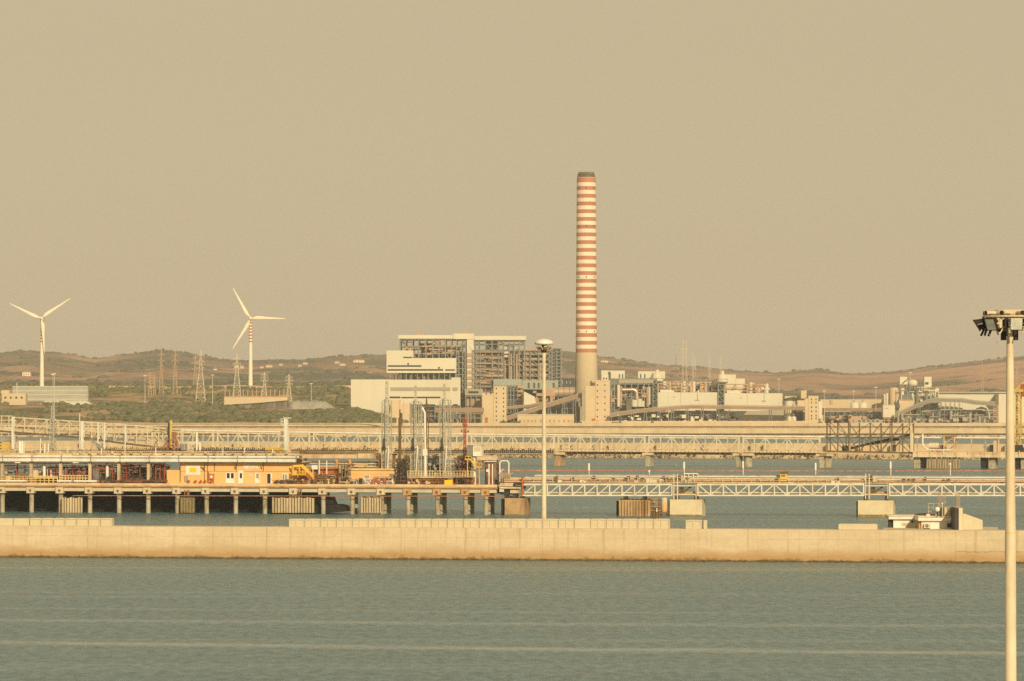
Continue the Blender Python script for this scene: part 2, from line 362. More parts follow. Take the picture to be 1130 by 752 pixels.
def terrain():
    pxs = np.arange(-380, 1511, 7.0)
    Ds = [2425, 2428] + list(np.arange(2450, 4200, 30)) + list(np.arange(4200, 7500, 45)) + [7500, 7560, 7700, 8000, 8500, 9200, 10000]
    V = [((px - CX) * D / F, D, ground(px, D)) for D in Ds for px in pxs]
    n = len(pxs)
    Fc = [(j*n+i, j*n+i+1, (j+1)*n+i+1, (j+1)*n+i) for j in range(len(Ds)-1) for i in range(n-1)]
    me = bpy.data.meshes.new('terrain'); me.from_pydata(V, [], Fc); me.polygons.foreach_set('use_smooth', [True]*len(Fc))
    m = bpy.data.materials.new('land'); m.use_nodes = True; nt = m.node_tree; N = nt.nodes; L = nt.links
    b = N['Principled BSDF']; b.inputs['Roughness'].default_value = .95; b.inputs['Specular IOR Level'].default_value = .1
    tc = N.new('ShaderNodeTexCoord')
    def mp(st, rot=0):
        x = N.new('ShaderNodeMapping'); x.inputs['Scale'].default_value = st; x.inputs['Rotation'].default_value = (0, 0, rot); L.new(tc.outputs['Object'], x.inputs['Vector']); return x.outputs[0]
    def ramp(fac, a, b_, ca=(0,0,0), cb=(1,1,1), const=False):
        r = N.new('ShaderNodeValToRGB'); e = r.color_ramp.elements; e[0].position, e[1].position = a, b_; e[0].color = (*ca, 1); e[1].color = (*cb, 1)
        L.new(fac, r.inputs['Fac']); return r
    def nz(v, sc, det=5, rg=.6):
        n = N.new('ShaderNodeTexNoise'); n.inputs['Scale'].default_value = sc; n.inputs['Detail'].default_value = det; n.inputs['Roughness'].default_value = rg; L.new(v, n.inputs['Vector']); return n.outputs['Fac']
    def mix(f, a, b_):
        x = N.new('ShaderNodeMix'); x.data_type = 'RGBA'; L.new(f, x.inputs['Factor'])
        for k, s_ in (('A', a), ('B', b_)):
            if isinstance(s_, tuple): x.inputs[k].default_value = (*s_, 1)
            else: L.new(s_, x.inputs[k])
        return x.outputs['Result']
    # fields: cells of ploughed soil, stubble and scrub, tinted one by one
    vo = N.new('ShaderNodeTexVoronoi'); vo.inputs['Scale'].default_value = 1; L.new(mp((1/260, 1/420, 0), .2), vo.inputs['Vector'])
    fr = N.new('ShaderNodeValToRGB'); L.new(vo.outputs['Color'], fr.inputs['Fac']); cr = fr.color_ramp; cr.interpolation = 'CONSTANT'
    cols = [(.17, .155, .10), (.46, .28, .18), (.26, .21, .135), (.52, .33, .215), (.15, .14, .09), (.42, .275, .18)]
    cr.elements[0].position = 0; cr.elements[0].color = (*cols[0], 1); cr.elements[1].position = .3; cr.elements[1].color = (*cols[1], 1)
    for i, p in enumerate((.42, .52, .62, .72)): e = cr.elements.new(p); e.color = (*cols[i+2], 1)
    fields = fr.outputs['Color']
    fields = mix(ramp(nz(mp((1/70, 1/300, 0)), 1, 6), .35, .65).outputs['Color'], fields, (.24, .16, .095))
    scr = ramp(nz(mp((1/260, 1/420, 0)), 1, 9, .7), .49, .54).outputs['Color']
    hills = mix(scr, fields, (.105, .105, .072))
    # more bare soil towards the right-hand hills
    sx = N.new('ShaderNodeSeparateXYZ'); L.new(tc.outputs['Object'], sx.inputs[0])
    mr = N.new('ShaderNodeMapRange'); mr.inputs['From Min'].default_value = 100; mr.inputs['From Max'].default_value = 900; L.new(sx.outputs['X'], mr.inputs['Value'])
    n2 = ramp(nz(mp((1/500, 1/300, 0)), 1, 5), .38, .56).outputs['Color']
    mm = N.new('ShaderNodeMath'); mm.operation = 'MULTIPLY'; L.new(mr.outputs[0], mm.inputs[0]); L.new(n2, mm.inputs[1])
    hills = mix(mm.outputs[0], hills, (.54, .32, .21))
    near = mix(ramp(nz(mp((1/45, 1/110, 0)), 1, 7, .65), .42, .56).outputs['Color'], (.13, .125, .055), (.44, .29, .165))
    mr2 = N.new('ShaderNodeMapRange'); mr2.inputs['From Min'].default_value = 4300; mr2.inputs['From Max'].default_value = 4900; L.new(sx.outputs['Y'], mr2.inputs['Value'])
    L.new(mix(mr2.outputs[0], near, hills), b.inputs['Base Color'])
    me.materials.append(m); o = bpy.data.objects.new('terrain', me); COL.objects.link(o)
    tag(o, 'coastal plain rising to low hills of scrub and bare fields', 'terrain', kind='structure')
terrain()

def clumps(name, label, cat, mname, pts, sub=1):
    """many leafy clumps scattered over the land as one mass"""
    bm = bmesh.new(); bmesh.ops.create_icosphere(bm, subdivisions=sub, radius=1)
    bv = np.array([v.co[:] for v in bm.verts]); bf = np.array([[v.index for v in f.verts] for f in bm.faces]); bm.free()
    rng = np.random.default_rng(5); n = len(bv); P = np.array(pts)
    V = bv[None] * (1 + rng.uniform(-.38, .38, (len(P), n, 1)))
    V = V * P[:, None, 3:6] + P[:, None, 0:3]
    Fc = (bf[None] + (np.arange(len(P)) * n)[:, None, None]).reshape(-1, 3)
    me = bpy.data.meshes.new(name); me.vertices.add(len(P)*n); me.vertices.foreach_set('co', V.reshape(-1))
    me.loops.add(len(Fc)*3); me.loops.foreach_set('vertex_index', Fc.reshape(-1).astype(np.int32))
    me.polygons.add(len(Fc)); me.polygons.foreach_set('loop_start', np.arange(0, len(Fc)*3, 3, dtype=np.int32)); me.polygons.foreach_set('loop_total', np.full(len(Fc), 3, dtype=np.int32))
    me.update(calc_edges=True); me.validate(); me.materials.append(M[mname])
    o = bpy.data.objects.new(name, me); COL.objects.link(o); return tag(o, label, cat, kind='stuff')
R = random.Random(3)
pts = []
while len(pts) < 3600:
    px = R.uniform(-250, 445); D = 2480 + 1450 * R.random() ** 1.3
    X = (px - CX) * D / F
    if noise.noise((X/75, D/130, 1)) + noise.noise((X/28, D/50, 5)) * .5 < -.02: continue
    if 3180 < D < 3420 and px < 110: continue
    if D < 3180 and px < 130 and R.random() < .55: continue
    if px > 385 and D > 3010: continue
    s = R.uniform(1.4, 3.2) * (1 + .4 * noise.noise((X/100, D/100, 2)))
    pts.append((X, D, ground(px, D) + s * .25, s * R.uniform(1, 1.9), s * 1.4, s * R.uniform(.6, .95)))
for px in (553, 556, 558, 561, 564, 566, 569, 573, 640, 678, 681, 684, 688, 720, 905):
    D = R.uniform(2560, 2680); pts.append(((px-CX)*D/F, D, 7.6 + R.uniform(-.8, .8), R.uniform(1.4, 2.6), 2, R.uniform(1.0, 1.8))); pts.append(((px-CX)*D/F, D, 5.8, 1.6, 2, 1.6))
clumps('scrubland', 'low green scrub covering the shore left of the power station', 'scrub', 'foliage', pts)
pts = []
for n_, cx_, sx_, D0_, D1_ in ((150, 1088, 13, 5000, 5450), (60, 1075, 22, 4850, 5000), (150, 925, 45, 4300, 4700), (90, 895, 30, 4900, 5300), (70, 1045, 40, 5900, 6000), (60, 840, 40, 5600, 5750)):
    for i in range(n_):
        px = R.gauss(cx_, sx_ * .6); D = R.uniform(D0_, D1_); X = (px - CX) * D / F; s = R.uniform(2.0, 4.0)
        pts.append((X, D, ground(px, D) + s * .3, s * R.uniform(1.3, 2.6), s * 1.5, s * R.uniform(.7, 1.2)))
while len(pts) < 2800:
    px = R.uniform(-300, 1420); a = R.random()
    if a < .30: D = R.uniform(4300, 4900)
    elif a < .48: D = R.uniform(7380, 7510)
    else: D = R.choice((5150, 5450, 5800, 6150, 6500, 6850, 7100)) + R.gauss(0, 40) + 130 * noise.noise((px/160, a*3, 8))
    X = (px - CX) * D / F
    if noise.noise((X/190, D/500, 4)) + .4*noise.noise((X/60, D/60, 4)) < (-.2 if a < .48 else .10): continue
    if px > 640 and a > .48 and (px > 780 or R.random() < .6) and not (820 < px < 960 and D < 5600): continue
    s = R.uniform(2.2, 4.4) if not .30 <= a < .48 else R.uniform(1.2, 2.4)
    pts.append((X, D, ground(px, D) + s * .3, s * R.uniform(1.4, 3.2), s * 1.5, s * R.uniform(.7, 1.15)))
clumps('woodland', 'far dark tree belts on the hills and plain', 'woodland', 'foliage_far', pts)
# ================================================================== far shore
G0 = 4.5
def gz(px, D): return ground(px, D)
t = TP('seawall', 'long low beige seawall along the far shore, below scrub and power station', 'seawall', SH, 565, v=0, z=0)
m = MB(); m.box(-760, 760, 0, 6, -1, 5.7); t.add('lower_wall', 'seawall_stone', m)
m = MB(); m.box(-760, 760, 6.01, 13, -1, 9.05); t.add('upper_wall', 'seawall_stone', m)
m = MB(); m.cyl((-760, 3.2, 6.6), (760, 3.2, 6.6), .45, n=6)
for i in range(-75, 76): m.box(i*10-.3, i*10+.3, 2.8, 3.6, 5.7, 6.3)
t.add('pipeline', 'brown_steel', m)
m = MB(); m.cyl((-760, -.8, 2.0), (760, -.8, 2.0), .4, n=6)
for i in range(-75, 76): m.box(i*10-.3, i*10+.3, -.9, 0, 1.4, 1.75)
t.add('waterside_pipe', 'brown_steel', m)
m = MB()
rr = random.Random(4)
for i in range(520):
    u = rr.uniform(-700, 700); s = rr.uniform(.6, 1.3); m.ball((u, -rr.uniform(.5, 4.5), rr.uniform(-.4, .7)), s, 5, 4)
solo('shore_rocks', 'pinkish rubble at the foot of the far seawall', 'rocks', SH, 'rock', m, 565, v=-2, z=0, kind='stuff')
# low parapet wall along the power station yard, right half
t = TP('boundary_wall', 'low tan boundary wall in front of the power station yard', 'wall', PL, 720, v=-150, z=G0)
m = MB(); m.pb(PL, 640, 910, 464.8, 0, -150, -148, zb=G0-.2); t.add('wall', 'tower_tan', m)
m = MB()
for i in range(28): m.pb(PL, 641+i*9.8, 642+i*9.8, 464.3, 0, -150.3, -147.7, zb=G0-.2)
t.add('pillars', 'tower_tan', m)

# ------------------------------------------------------------------ second breakwater
t = TP('second_breakwater', 'beige breakwater wall with buttresses and rubble foot behind the back jetty', 'breakwater', B2, 565, v=0, z=0)
m = MB(); m.box(-330, 330, 0, 7, -1, 3.0); t.add('base', 'seawall_stone', m)
m = MB(); m.box(-330, 330, 2.5, 6, 3.0, 6.4); t.add('parapet', 'seawall_stone', m)
m = MB()
for px in (22, 51, 92, 118, 205, 262, 318, 362, 408, 470, 571, 624, 636, 660, 676, 728, 780, 832, 846, 915, 950, 986, 1042, 1096, 1112):
    u = B2.U(px, 2); m.box(u-.9, u+.9, -.4, 2.49, 3.0, 6.2)
t.add('buttresses', 'seawall_stone', m)
m = MB(); rr = random.Random(8)
for i in range(1500):
    u = rr.uniform(-320, 320); a = rr.random(); s = rr.uniform(.35, .8)
    m.ball((u, -.5-a*5.5, 2.4*(1-a) - .2), s, 5, 4)
solo('breakwater_rocks', 'rubble mound of pale rocks along the second breakwater', 'rocks', B2, 'rock', m, 565, v=-3, z=0, kind='stuff')

# ================================================================== power station helpers
def frame(m, L, xs, ys, v0, v1, w, zb=None, rows=2, diag=0):
    vs_ = [v0 + (v1-v0)*i/(rows-1) for i in range(rows)] if rows > 1 else [v0]
    z0 = G0 if zb is None else zb
    for v in vs_:
        for x in xs:
            u = L.U(x, v0); m.box(u-w/2, u+w/2, v-w/2, v+w/2, z0, L.Z(x, ys[0], v0))
        for y in ys:
            z = L.Z((xs[0]+xs[-1])/2, y, v0); m.box(L.U(xs[0], v0), L.U(xs[-1], v0), v-w*.4, v+w*.4, z-w*.8, z-w*.02)
        if diag:
            for i in range(len(xs)-1):
                for j in range(len(ys)-1):
                    if (i*3+j*2) % diag == 0:
                        m.bar((L.U(xs[i], v0), v, L.Z(xs[i], ys[j], v0)), (L.U(xs[i+1], v0), v, L.Z(xs[i], ys[j+1], v0)), w*.6)
    for x in xs:
        for y in ys:
            u = L.U(x, v0); z = L.Z(x, y, v0); m.box(u-w*.35, u+w*.35, v0, v1, z-w*.7, z-w*.1)
def clutter(m, L, x0, x1, y0, y1, v0, v1, n, seed, kinds='bcp'):
    r = random.Random(seed)
    for i in range(n):
        x = r.uniform(x0, x1); k = r.choice(kinds); v = r.uniform(v0, v1)
        if k == 'b':
            wd_ = r.uniform(1, 5); hh = r.uniform(1, 4); y = r.uniform(y0+hh, y1); m.pb(L, x, min(x1, x+wd_), y-hh, y, v, v+4)
        elif k == 'c':
            y = r.uniform(y0, (y0+y1)/2); m.pcyl(L, (x, y, v), (x, y1, v), r.uniform(.3, 1.6), n=8)
        else:
            y = r.uniform(y0, y1); m.pcyl(L, (x, y, v), (min(x1, x+r.uniform(4, 16)), y, v), r.uniform(.25, .7), n=6)

# ------------------------------------------------------------------ chimney
PC = Line(3180)
t = TP('chimney', 'very tall red and white banded power station chimney', 'chimney', PC, 647, v=0, z=G0)
uc = PC.U(647); zz = lambda y: PC.Z(647, y)
px2m = 3180 / F
def rad(y): return (10.4 + max(0, (y-196)) * .0068 + max(0, y-390) * .022) * px2m
ys = [196.5]; mats = []
edges = []
for k in range(23):
    a = 197.6 + 8.53*k; edges += [(a, 0 if k == 0 else 0)]
m = MB(); prof = []; ms = []
yb = 388.9
prof.append((rad(468)+.6, G0 - .5)); 
for y in (455, 440, 425, 410, 398): prof.append((rad(y), zz(y))); ms.append(0)
prof.append((rad(yb), zz(yb))); ms.append(0)
for k in range(22, -1, -1):
    top = 197.4 + 8.53*k - (1.0 if k == 0 else 0); bot = 201.7 + 8.53*k
    if k < 22: prof.append((rad(bot), zz(bot))); ms.append(2)
    else: prof[-1] = (rad(bot), zz(bot))
    prof.append((rad(top), zz(top))); ms.append(1)
prof.append((rad(195), zz(top) + .3)); ms.append(0)
prof.append((.1, zz(top) + .3)); ms.append(0)
m.rev(prof, (uc, 0), 56, ms); t.add('shaft', ['chimney_concrete', 'chimney_red', 'chimney_white'], m)
m = MB(); zt = zz(196.3)
m.rev([(rad(195)*.98, zt), (rad(195)*.98, zt+.7)], (uc, 0), 40)
for i in range(28):
    a = i/28*2*math.pi; x, y = uc + 7.3*math.cos(a), 7.3*math.sin(a); m.box(x-.18, x+.18, y-.18, y+.18, zt, zt+3.0)
m.rev([(7.2, zt+2.6), (7.5, zt+3.1), (6.9, zt+3.1), (6.8, zt+2.6)], (uc, 0), 32)
t.add('top_platform', 'brown_steel', m)
m = MB(); m.cyl((uc, 0, zt-.2), (uc, 0, zt+4.7), 6.7, 6.7, 32); t.add('flue', 'plant_dark', m)
m = MB()
for y in (207.5, 250, 306, 366): 
    for a in (-2.4, -1.57, -.7):
        x, v = uc + rad(y)*math.cos(a), rad(y)*math.sin(a); m.box(x-.35, x+.35, v-.6, v+.2, zz(y)-.6, zz(y)+.6)
t.add('warning_lamps', 'dark_steel', m)
m = MB(); m.pb(PC, 651, 656, 425, 0, -14, -9, zb=G0); m.pb(PC, 653, 657, 418.5, 424.9, -13, -10); t.add('base_house', 'chimney_concrete', m)

# ------------------------------------------------------------------ boiler house 1 (with its roof)
t = TP('boiler_house', 'tall open steel boiler house with flat cream roof, behind the white halls', 'boiler house', PL, 510, v=30, z=G0)
VB = 30
m = MB()
m.pb(PL, 439.5, 500, 370, 374, VB-2, VB+45); m.pb(PL, 500.2, 523, 368.3, 374.4, VB-3, VB+45); m.pb(PL, 523.2, 580.5, 371, 375.4, VB-2, VB+45)
t.add('roof', 'clad_white', m)
m = MB()
for x, y in ((461, 366.5), (466, 367), (506, 366.8), (512, 366.5), (540, 369.5), (551, 369.6)): m.pb(PL, x, x+2, y, y+4, VB+8, VB+12)
m.pcyl(PL, (519.5, 361, VB+5), (519.5, 369, VB+5), .25); m.pcyl(PL, (460.5, 364, VB+5), (460.5, 371, VB+5), .2)
t.add('roof_fittings', 'plant_pink', m)
m = MB(); frame(m, PL, [441.5, 447.5, 455, 462, 470, 477.5, 484.5, 491.5, 498, 504, 509.5, 514], [374.5, 382, 390, 398, 407, 416], VB, VB+40, 1.0, diag=5)
t.add('frame', 'steel_blue', m)
m = MB(); frame(m, PL, [523.5, 528.5, 535.5, 543, 550, 555.5, 562, 567.5, 573, 579], [375.6, 379.5, 386.5], VB, VB+40, 1.0, diag=4)
t.add('upper_frame', 'steel_blue', m)
m = MB(); m.pb(PL, 515.2, 522.6, 374.6, 0, VB-2.5, VB+6, zb=G0); t.add('stair_tower', 'clad_white', m)
m = MB(); frame(m, PL, [503.5, 506.5, 510.5, 513.5], [387 + 6.5*i for i in range(10)], VB-6, VB-2.8, .8, diag=2); t.add('lift_frame', 'steel_blue', m)
m = MB()
for i in range(8):
    y = 387.5 + 6.4*i; x1 = 556 if i < 5 else 545 - (i-5)*2
    m.pb(PL, 523.5, x1, y, y+1.7, VB-3, VB+38)
    m.pb(PL, 515, 523.2, y+2.4, y+6.0, VB-3.2, VB-2.6)
t.add('floors', 'plant_pink', m)
m = MB()
frame(m, PL, [521.5, 526, 530, 543, 550.5, 556.2], [387.0 + 6.4*i for i in range(8)], VB-3.4, VB+20, .7)
for i in range(8):
    for k in range(2):
        y = 385.3 + 6.4*i + k*.8; m.pb(PL, 523.5, 556, y, y+.22, VB-3.3, VB-3.1)
t.add('gallery_frame', 'steel_blue', m)
m = MB(); clutter(m, PL, 522, 555, 386, 430, VB-3.2, VB-1, 60, 71, 'pppb'); clutter(m, PL, 442, 512, 376, 392, VB-1, VB+2, 34, 72, 'pppb'); t.add('scaffold_pipes', 'plant_pink', m)
m = MB(); m.pb(PL, 527, 553, 389, 0, VB+6, VB+34, zb=G0); m.pb(PL, 461, 476, 379, 394, VB+10, VB+34); m.pb(PL, 535, 549, 376.5, 386, VB+10, VB+30)
m.pb(PL, 478, 500, 384, 412, VB+14, VB+36); m.pb(PL, 441.6, 514, 392, 0, VB+20, VB+38, zb=G0); m.pb(PL, 505, 514, 389, 0, VB+2, VB+10, zb=G0)
t.add('boiler', 'plant_dark', m)
m = MB(); m.pb(PL, 497.5, 502.5, 381, 385, VB+4, VB+10); m.pb(PL, 504, 508, 380.5, 384, VB+3, VB+10); m.pb(PL, 497, 511, 388, 393, VB+4, VB+9); m.pb(PL, 556.5, 561, 380.5, 386, VB+3, VB+8); m.pb(PL, 565, 569, 382, 386, VB+3, VB+8)
m.pb(PL, 556.5, 561, 388, 390.5, VB, VB+8); m.pb(PL, 556.5, 560, 392, 394.4, VB, VB+8); m.pb(PL, 519.5, 523, 382.5, 386.4, VB-3.2, VB+1)
t.add('duct_boxes', 'clad_white', m)
m = MB(); m.pb(PL, 441, 443, 376, 378, VB+2, VB+38); clutter(m, PL, 445, 513, 377, 394, VB+3, VB+12, 26, 2); clutter(m, PL, 525, 578, 389, 428, VB+1, VB+6, 46, 9)
t.add('pipework', 'duct', m)

# ------------------------------------------------------------------ second boiler frame
t = TP('boiler_block', 'lower open steel boiler frame with many floors beside the dark stair tower', 'boiler frame', PL, 583, v=36, z=G0)
m = MB(); frame(m, PL, [557, 562.5, 568, 576.5, 585.5, 594.5, 601, 606], [386.5, 391, 397, 403, 409, 415, 421], 36, 66, .95, diag=4); t.add('frame', 'steel_blue', m)
m = MB()
for i in range(6):
    y = 388 + 5.9*i; m.pb(PL, 566, 608, y+1.2, y+3.1, 38, 64)
    m.pb(PL, 556.5, 566, y+.5, y+1.2, 36.5, 60)
t.add('floors', 'plant_pink', m)
m = MB(); m.pb(PL, 567, 605, 392, 0, 48, 62, zb=G0); m.pb(PL, 557.5, 565, 394, 0, 42, 60, zb=G0); t.add('boiler', 'plant_dark', m)
m = MB(); m.pb(PL, 547, 607, 386.2, 387.2, 34, 67); t.add('roof_deck', 'plant_pink', m)
m = MB(); clutter(m, PL, 558, 606, 389, 420, 37, 44, 44, 14); t.add('pipework', 'duct', m)
t = TP('stair_tower', 'dark green steel stair tower between the boiler frame and the chimney', 'tower', PL, 614, v=34, z=G0)
m = MB(); m.pb(PL, 610.5, 618, 385.5, 0, 36, 48, zb=G0); t.add('shaft', 'steel_dark', m)
m = MB(); frame(m, PL, [609, 614.5, 619.3], [384.4 + 4*i for i in range(13)], 34, 50, .8, diag=2); t.add('frame', 'steel_blue', m)
m = MB()
for i in range(9): m.pb(PL, 619.4, 621, 390+5*i, 391+5*i, 35, 44)
t.add('landings', 'plant_pink', m)
t = TP('dark_shed', 'dark green flat shed at the foot of the stair tower', 'shed', PL, 622, v=70, z=G0)
m = MB(); m.pb(PL, 612, 634, 417.5, 0, 70, 90, zb=G0); t.add('wall', 'steel_dark', m)
m = MB()
for x in (620, 624.5, 628.7): m.pb(PL, x, x+1.2, 421, 424, 69.5, 70.02)
t.add('vents', 'clad_grey', m)
# ------------------------------------------------------------------ white halls
t = TP('upper_hall', 'white clad upper hall with dark window strips on stilts', 'hall', PL, 465, v=10, z=G0)
m = MB(); m.pb(PL, 426.6, 455.8, 387, 395.3, 10, 34); m.pb(PL, 426.6, 503.5, 395.3, 411.8, 10, 34); t.add('wall', 'clad_white', m)
for a in ((428, 465, 403.3, 404.9), (428, 489, 407.6, 409.2), (491.5, 502, 407.8, 409.2), (445, 455, 394.0, 395.2)):
    m = MB(); m.pb(PL, *a, 9.6, 10.02); t.add('window_strip', 'glass_dark', m)
m = MB()
for x, y in ((449.5, 401), (483.5, 405.3)): m.pb(PL, x, x+2, y, y+1.6, 9.5, 10.01)
t.add('lamps', 'dark_steel', m)
m = MB()
for i in range(13): x = 430+6*i; m.pb(PL, x, x+.9, 411.8, 0, 12, 13, zb=G0+24); m.pb(PL, x, x+.9, 411.8, 0, 30, 31, zb=G0+24)
t.add('columns', 'steel_blue', m)
m = MB(); m.pb(PL, 440, 500, 412, 0, 20, 28, zb=G0+24); clutter(m, PL, 432, 500, 412.5, 419.5, 13, 19, 22, 7, 'bc'); t.add('machinery', 'plant_dark', m)
t = TP('turbine_hall', 'wide white clad turbine hall with grey band, lowest of the white halls', 'hall', PL, 448, v=0, z=G0)
m = MB(); m.pb(PL, 428.6, 508, 419.2, 447.5, 0, 60, zb=None); m.pb(PL, 498, 508, 416.8, 419.1, 0.1, 40)
m.pb(PL, 430, 506, 447.6, 0, 14, 58, zb=G0)
t.add('wall', 'clad_white', m)
m = MB(); m.pb(PL, 387.2, 428.5, 419, 0, .4, 50, zb=G0+9); m.pb(PL, 395, 428.5, 441, 0, .8, 50, zb=G0); t.add('west_wing', 'clad_white', m)
m = MB(); m.pb(PL, 431, 497, 427.6, 431.4, -.4, .02); m.pb(PL, 499.5, 505, 427.8, 431.4, -.4, .02); t.add('grey_band', 'clad_grey', m)
for a in ((430, 442, 437.8, 439.6), (443, 459, 438.2, 439.6), (460, 486, 438, 439.6), (451, 480, 446.4, 447.4), (500, 505, 446.2, 447.4)):
    m = MB(); m.pb(PL, *a, -.35, .03); t.add('window_strip', 'glass_dark', m)
m = MB(); m.pb(PL, 388, 394.5, 442.6, 447.5, 6, 30); t.add('undercroft', 'steel_dark', m)
m = MB(); frame(m, PL, [452+7*i for i in range(9)], [448, 453, 459], 1, 12, .8, diag=2); t.add('frame', 'steel_blue', m)
m = MB(); clutter(m, PL, 470, 508, 449, 467, 3, 12, 30, 5); t.add('pipework', 'plant_dark', m)
t = TP('square_annex', 'plain cream annex block in front of the turbine hall', 'annex', PL, 443, v=-70, z=G0)
m = MB(); m.pb(PL, 431, 441, 441.5, 0, -69.5, -50, zb=G0); m.pb(PL, 440.8, 452, 445, 0, -70, -50, zb=G0); t.add('wall', 'tower_tan', m)
m = MB(); m.pb(PL, 451.2, 453, 456, 462, -69, -60); t.add('door', 'plant_dark', m)
t = TP('pipe_bridge', 'brown elevated pipe bridge between white hall and tan tower', 'bridge', PL, 508, v=-30, z=G0)
m = MB(); m.pb(PL, 480, 534, 450, 455.5, -30, -22); t.add('gallery', 'conveyor', m)
m = MB(); frame(m, PL, [484, 492, 500, 508, 516, 524, 531], [456.2, 461], -29, -23, .9, diag=2); t.add('trestle', 'steel_blue', m)
t = TP('control_block', 'dark grey flat box on stilts left of the tan tower', 'block', PL, 522, v=4, z=G0)
m = MB(); m.pb(PL, 513, 533, 429.5, 436.5, 4, 20); t.add('wall', 'clad_grey', m)
m = MB(); m.pb(PL, 517, 528, 432, 434, 3.6, 4.02); t.add('window', 'glass_dark', m)
m = MB(); frame(m, PL, [514, 520, 526, 532], [437, 446], 5, 18, .8); t.add('stilts', 'steel_blue', m)
m = MB(); m.pb(PL, 515, 531, 438, 0, 9, 16, zb=G0); t.add('tanks', 'plant_pink', m)

# ------------------------------------------------------------------ pale blue building and ducts
t = TP('bunker_building', 'pale blue grey flat building between the tan tower and the chimney', 'building', PL, 580, v=22, z=G0)
m = MB(); m.pb(PL, 544.5, 576, 418.6, 426.5, 22, 34); m.pb(PL, 576.2, 616, 420, 430, 21, 34); m.pb(PL, 556, 577, 426.5, 0, 24, 34, zb=G0); t.add('wall', 'clad_blue', m)
m = MB()
for x in (582.5, 588.6, 593.5, 610): m.pb(PL, x, x+2.0, 422.5, 428.5, 20.6, 21.02)
for i in range(8): m.pb(PL, 546+3.4*i, 547.6+3.4*i, 425.2, 426.2, 21.6, 22.02)
t.add('openings', 'steel_dark', m)
m = MB(); frame(m, PL, [560, 563.5, 567, 571, 576], [426 + 5*i for i in range(8)], 14, 21, .8, diag=3); t.add('frame', 'steel_blue', m)
m = MB()
for i in range(6): m.pb(PL, 571, 577.4, 426+4.6*i, 428.6+4.6*i, 13, 20)
t.add('landings', 'plant_pink', m)
t = TP('hopper_house', 'cream hopper with sloping side beside the conveyor', 'hopper', PL, 583, v=-4, z=G0)
m = MB(); m.prism([(PL.U(578), G0), (PL.U(595), G0), (PL.U(590), PL.Z(590, 438)), (PL.U(579), PL.Z(579, 432.5)), (PL.U(578), PL.Z(578, 432))], -4, 8); t.add('wall', 'clad_white', m)
m = MB(); m.pb(PL, 592, 610, 434, 437, 4, 16); m.pb(PL, 588, 592, 431.5, 434, 2, 12); clutter(m, PL, 590, 612, 436, 446, 2, 12, 18, 31); t.add('ducts', 'plant_pink', m)
t = TP('flue_duct', 'fat horizontal flue pipe leading into the chimney base', 'duct', PL, 624, v=16, z=G0)
m = MB(); m.pcyl(PL, (612, 433.2, 18), (634.5, 433.2, 18), 4.6, n=16); m.pb(PL, 600, 612.2, 428, 441, 13, 24); t.add('pipe', 'duct', m)
m = MB()
for x in (616, 622, 628, 633): m.pcyl(PL, (x, 433.2, 18), (x+.6, 433.2, 18), 4.85, n=16); m.pb(PL, x-.4, x+.6, 438, 0, 15, 20, zb=G0)
t.add('supports', 'steel_blue', m)
t = TP('yard_pipework', 'dark tangle of pipe racks and tanks under the sloping conveyor', 'pipe rack', PL, 620, v=0, z=G0)
m = MB(); frame(m, PL, [596+6*i for i in range(8)], [447, 451, 456, 460], 0, 14, .7, diag=3); t.add('frame', 'steel_blue', m)
m = MB(); clutter(m, PL, 592, 640, 443, 464, 2, 12, 60, 21); m.pb(PL, 597, 640, 449, 0, 10, 13, zb=G0); t.add('machinery', 'plant_dark', m)
# ------------------------------------------------------------------ transfer towers
def tower(label, x0, xm, x1, y0, y1, v, cols, rows, extra=None):
    t = TP('transfer_tower', label, 'tower', PL, (x0+x1)/2, v=v, z=G0, group='concrete transfer towers of the coal conveyors')
    m = MB()
    if xm > x0: m.pb(PL, x0, xm, y1, 0, v+.6, v+15, zb=G0)
    m.pb(PL, xm, x1, y0, 0, v, v+16, zb=G0); t.add('wall', 'tower_tan', m)
    for cx in cols:
        for ry in rows:
            m = MB(); m.pb(PL, cx-.6, cx+.6, ry-.9, ry+.9, v-.12, v+.1); t.add('window', 'glass_dark', m)
    if extra: extra(t, v)
    return t
def ex1(t, v):
    m = MB(); m.pb(PL, 535.3, 538.3, 461, 0, v+.4, v+.7, zb=G0); t.add('door', 'rust_wall', m)
    m = MB(); m.pb(PL, 536, 537.2, 434, 435.6, v+.4, v+.7); m.pb(PL, 541, 542.2, 434, 435.4, v+.4, v+.7); t.add('window', 'glass_dark', m)
    m = MB(); m.pb(PL, 544.4, 559.1, 426.0, 426.9, v-.3, v+16.3); t.add('roof', 'tower_tan', m)
tower('tan tower with two columns of small windows, left of the sloping conveyor', 532, 544.6, 559, 427, 434, -20, (547.7, 555.7), (429, 434.5, 439.5, 444, 449, 454, 459.5, 464), ex1)
def ex2(t, v):
    m = MB(); m.pb(PL, 653, 657, 462, 0, v+.3, v+.65, zb=G0); t.add('door', 'rust_wall', m)
    m = MB(); m.pb(PL, 642.2, 646.3, 430, 0, v+1, v+12, zb=G0); t.add('recess', 'clad_grey', m)
    m = MB(); m.pb(PL, 645, 673.2, 419.6, 420.6, v-.3, v+16.3); t.add('roof', 'tower_tan', m)
    m = MB(); m.pb(PL, 664, 671.5, 414, 419.5, v+2, v+10); t.add('roof_house', 'clad_white', m)
    for x in (665.5, 668.5):
        m = MB(); m.pb(PL, x, x+1.6, 417, 418.8, v+1.9, v+2.1); t.add('window', 'glass_dark', m)
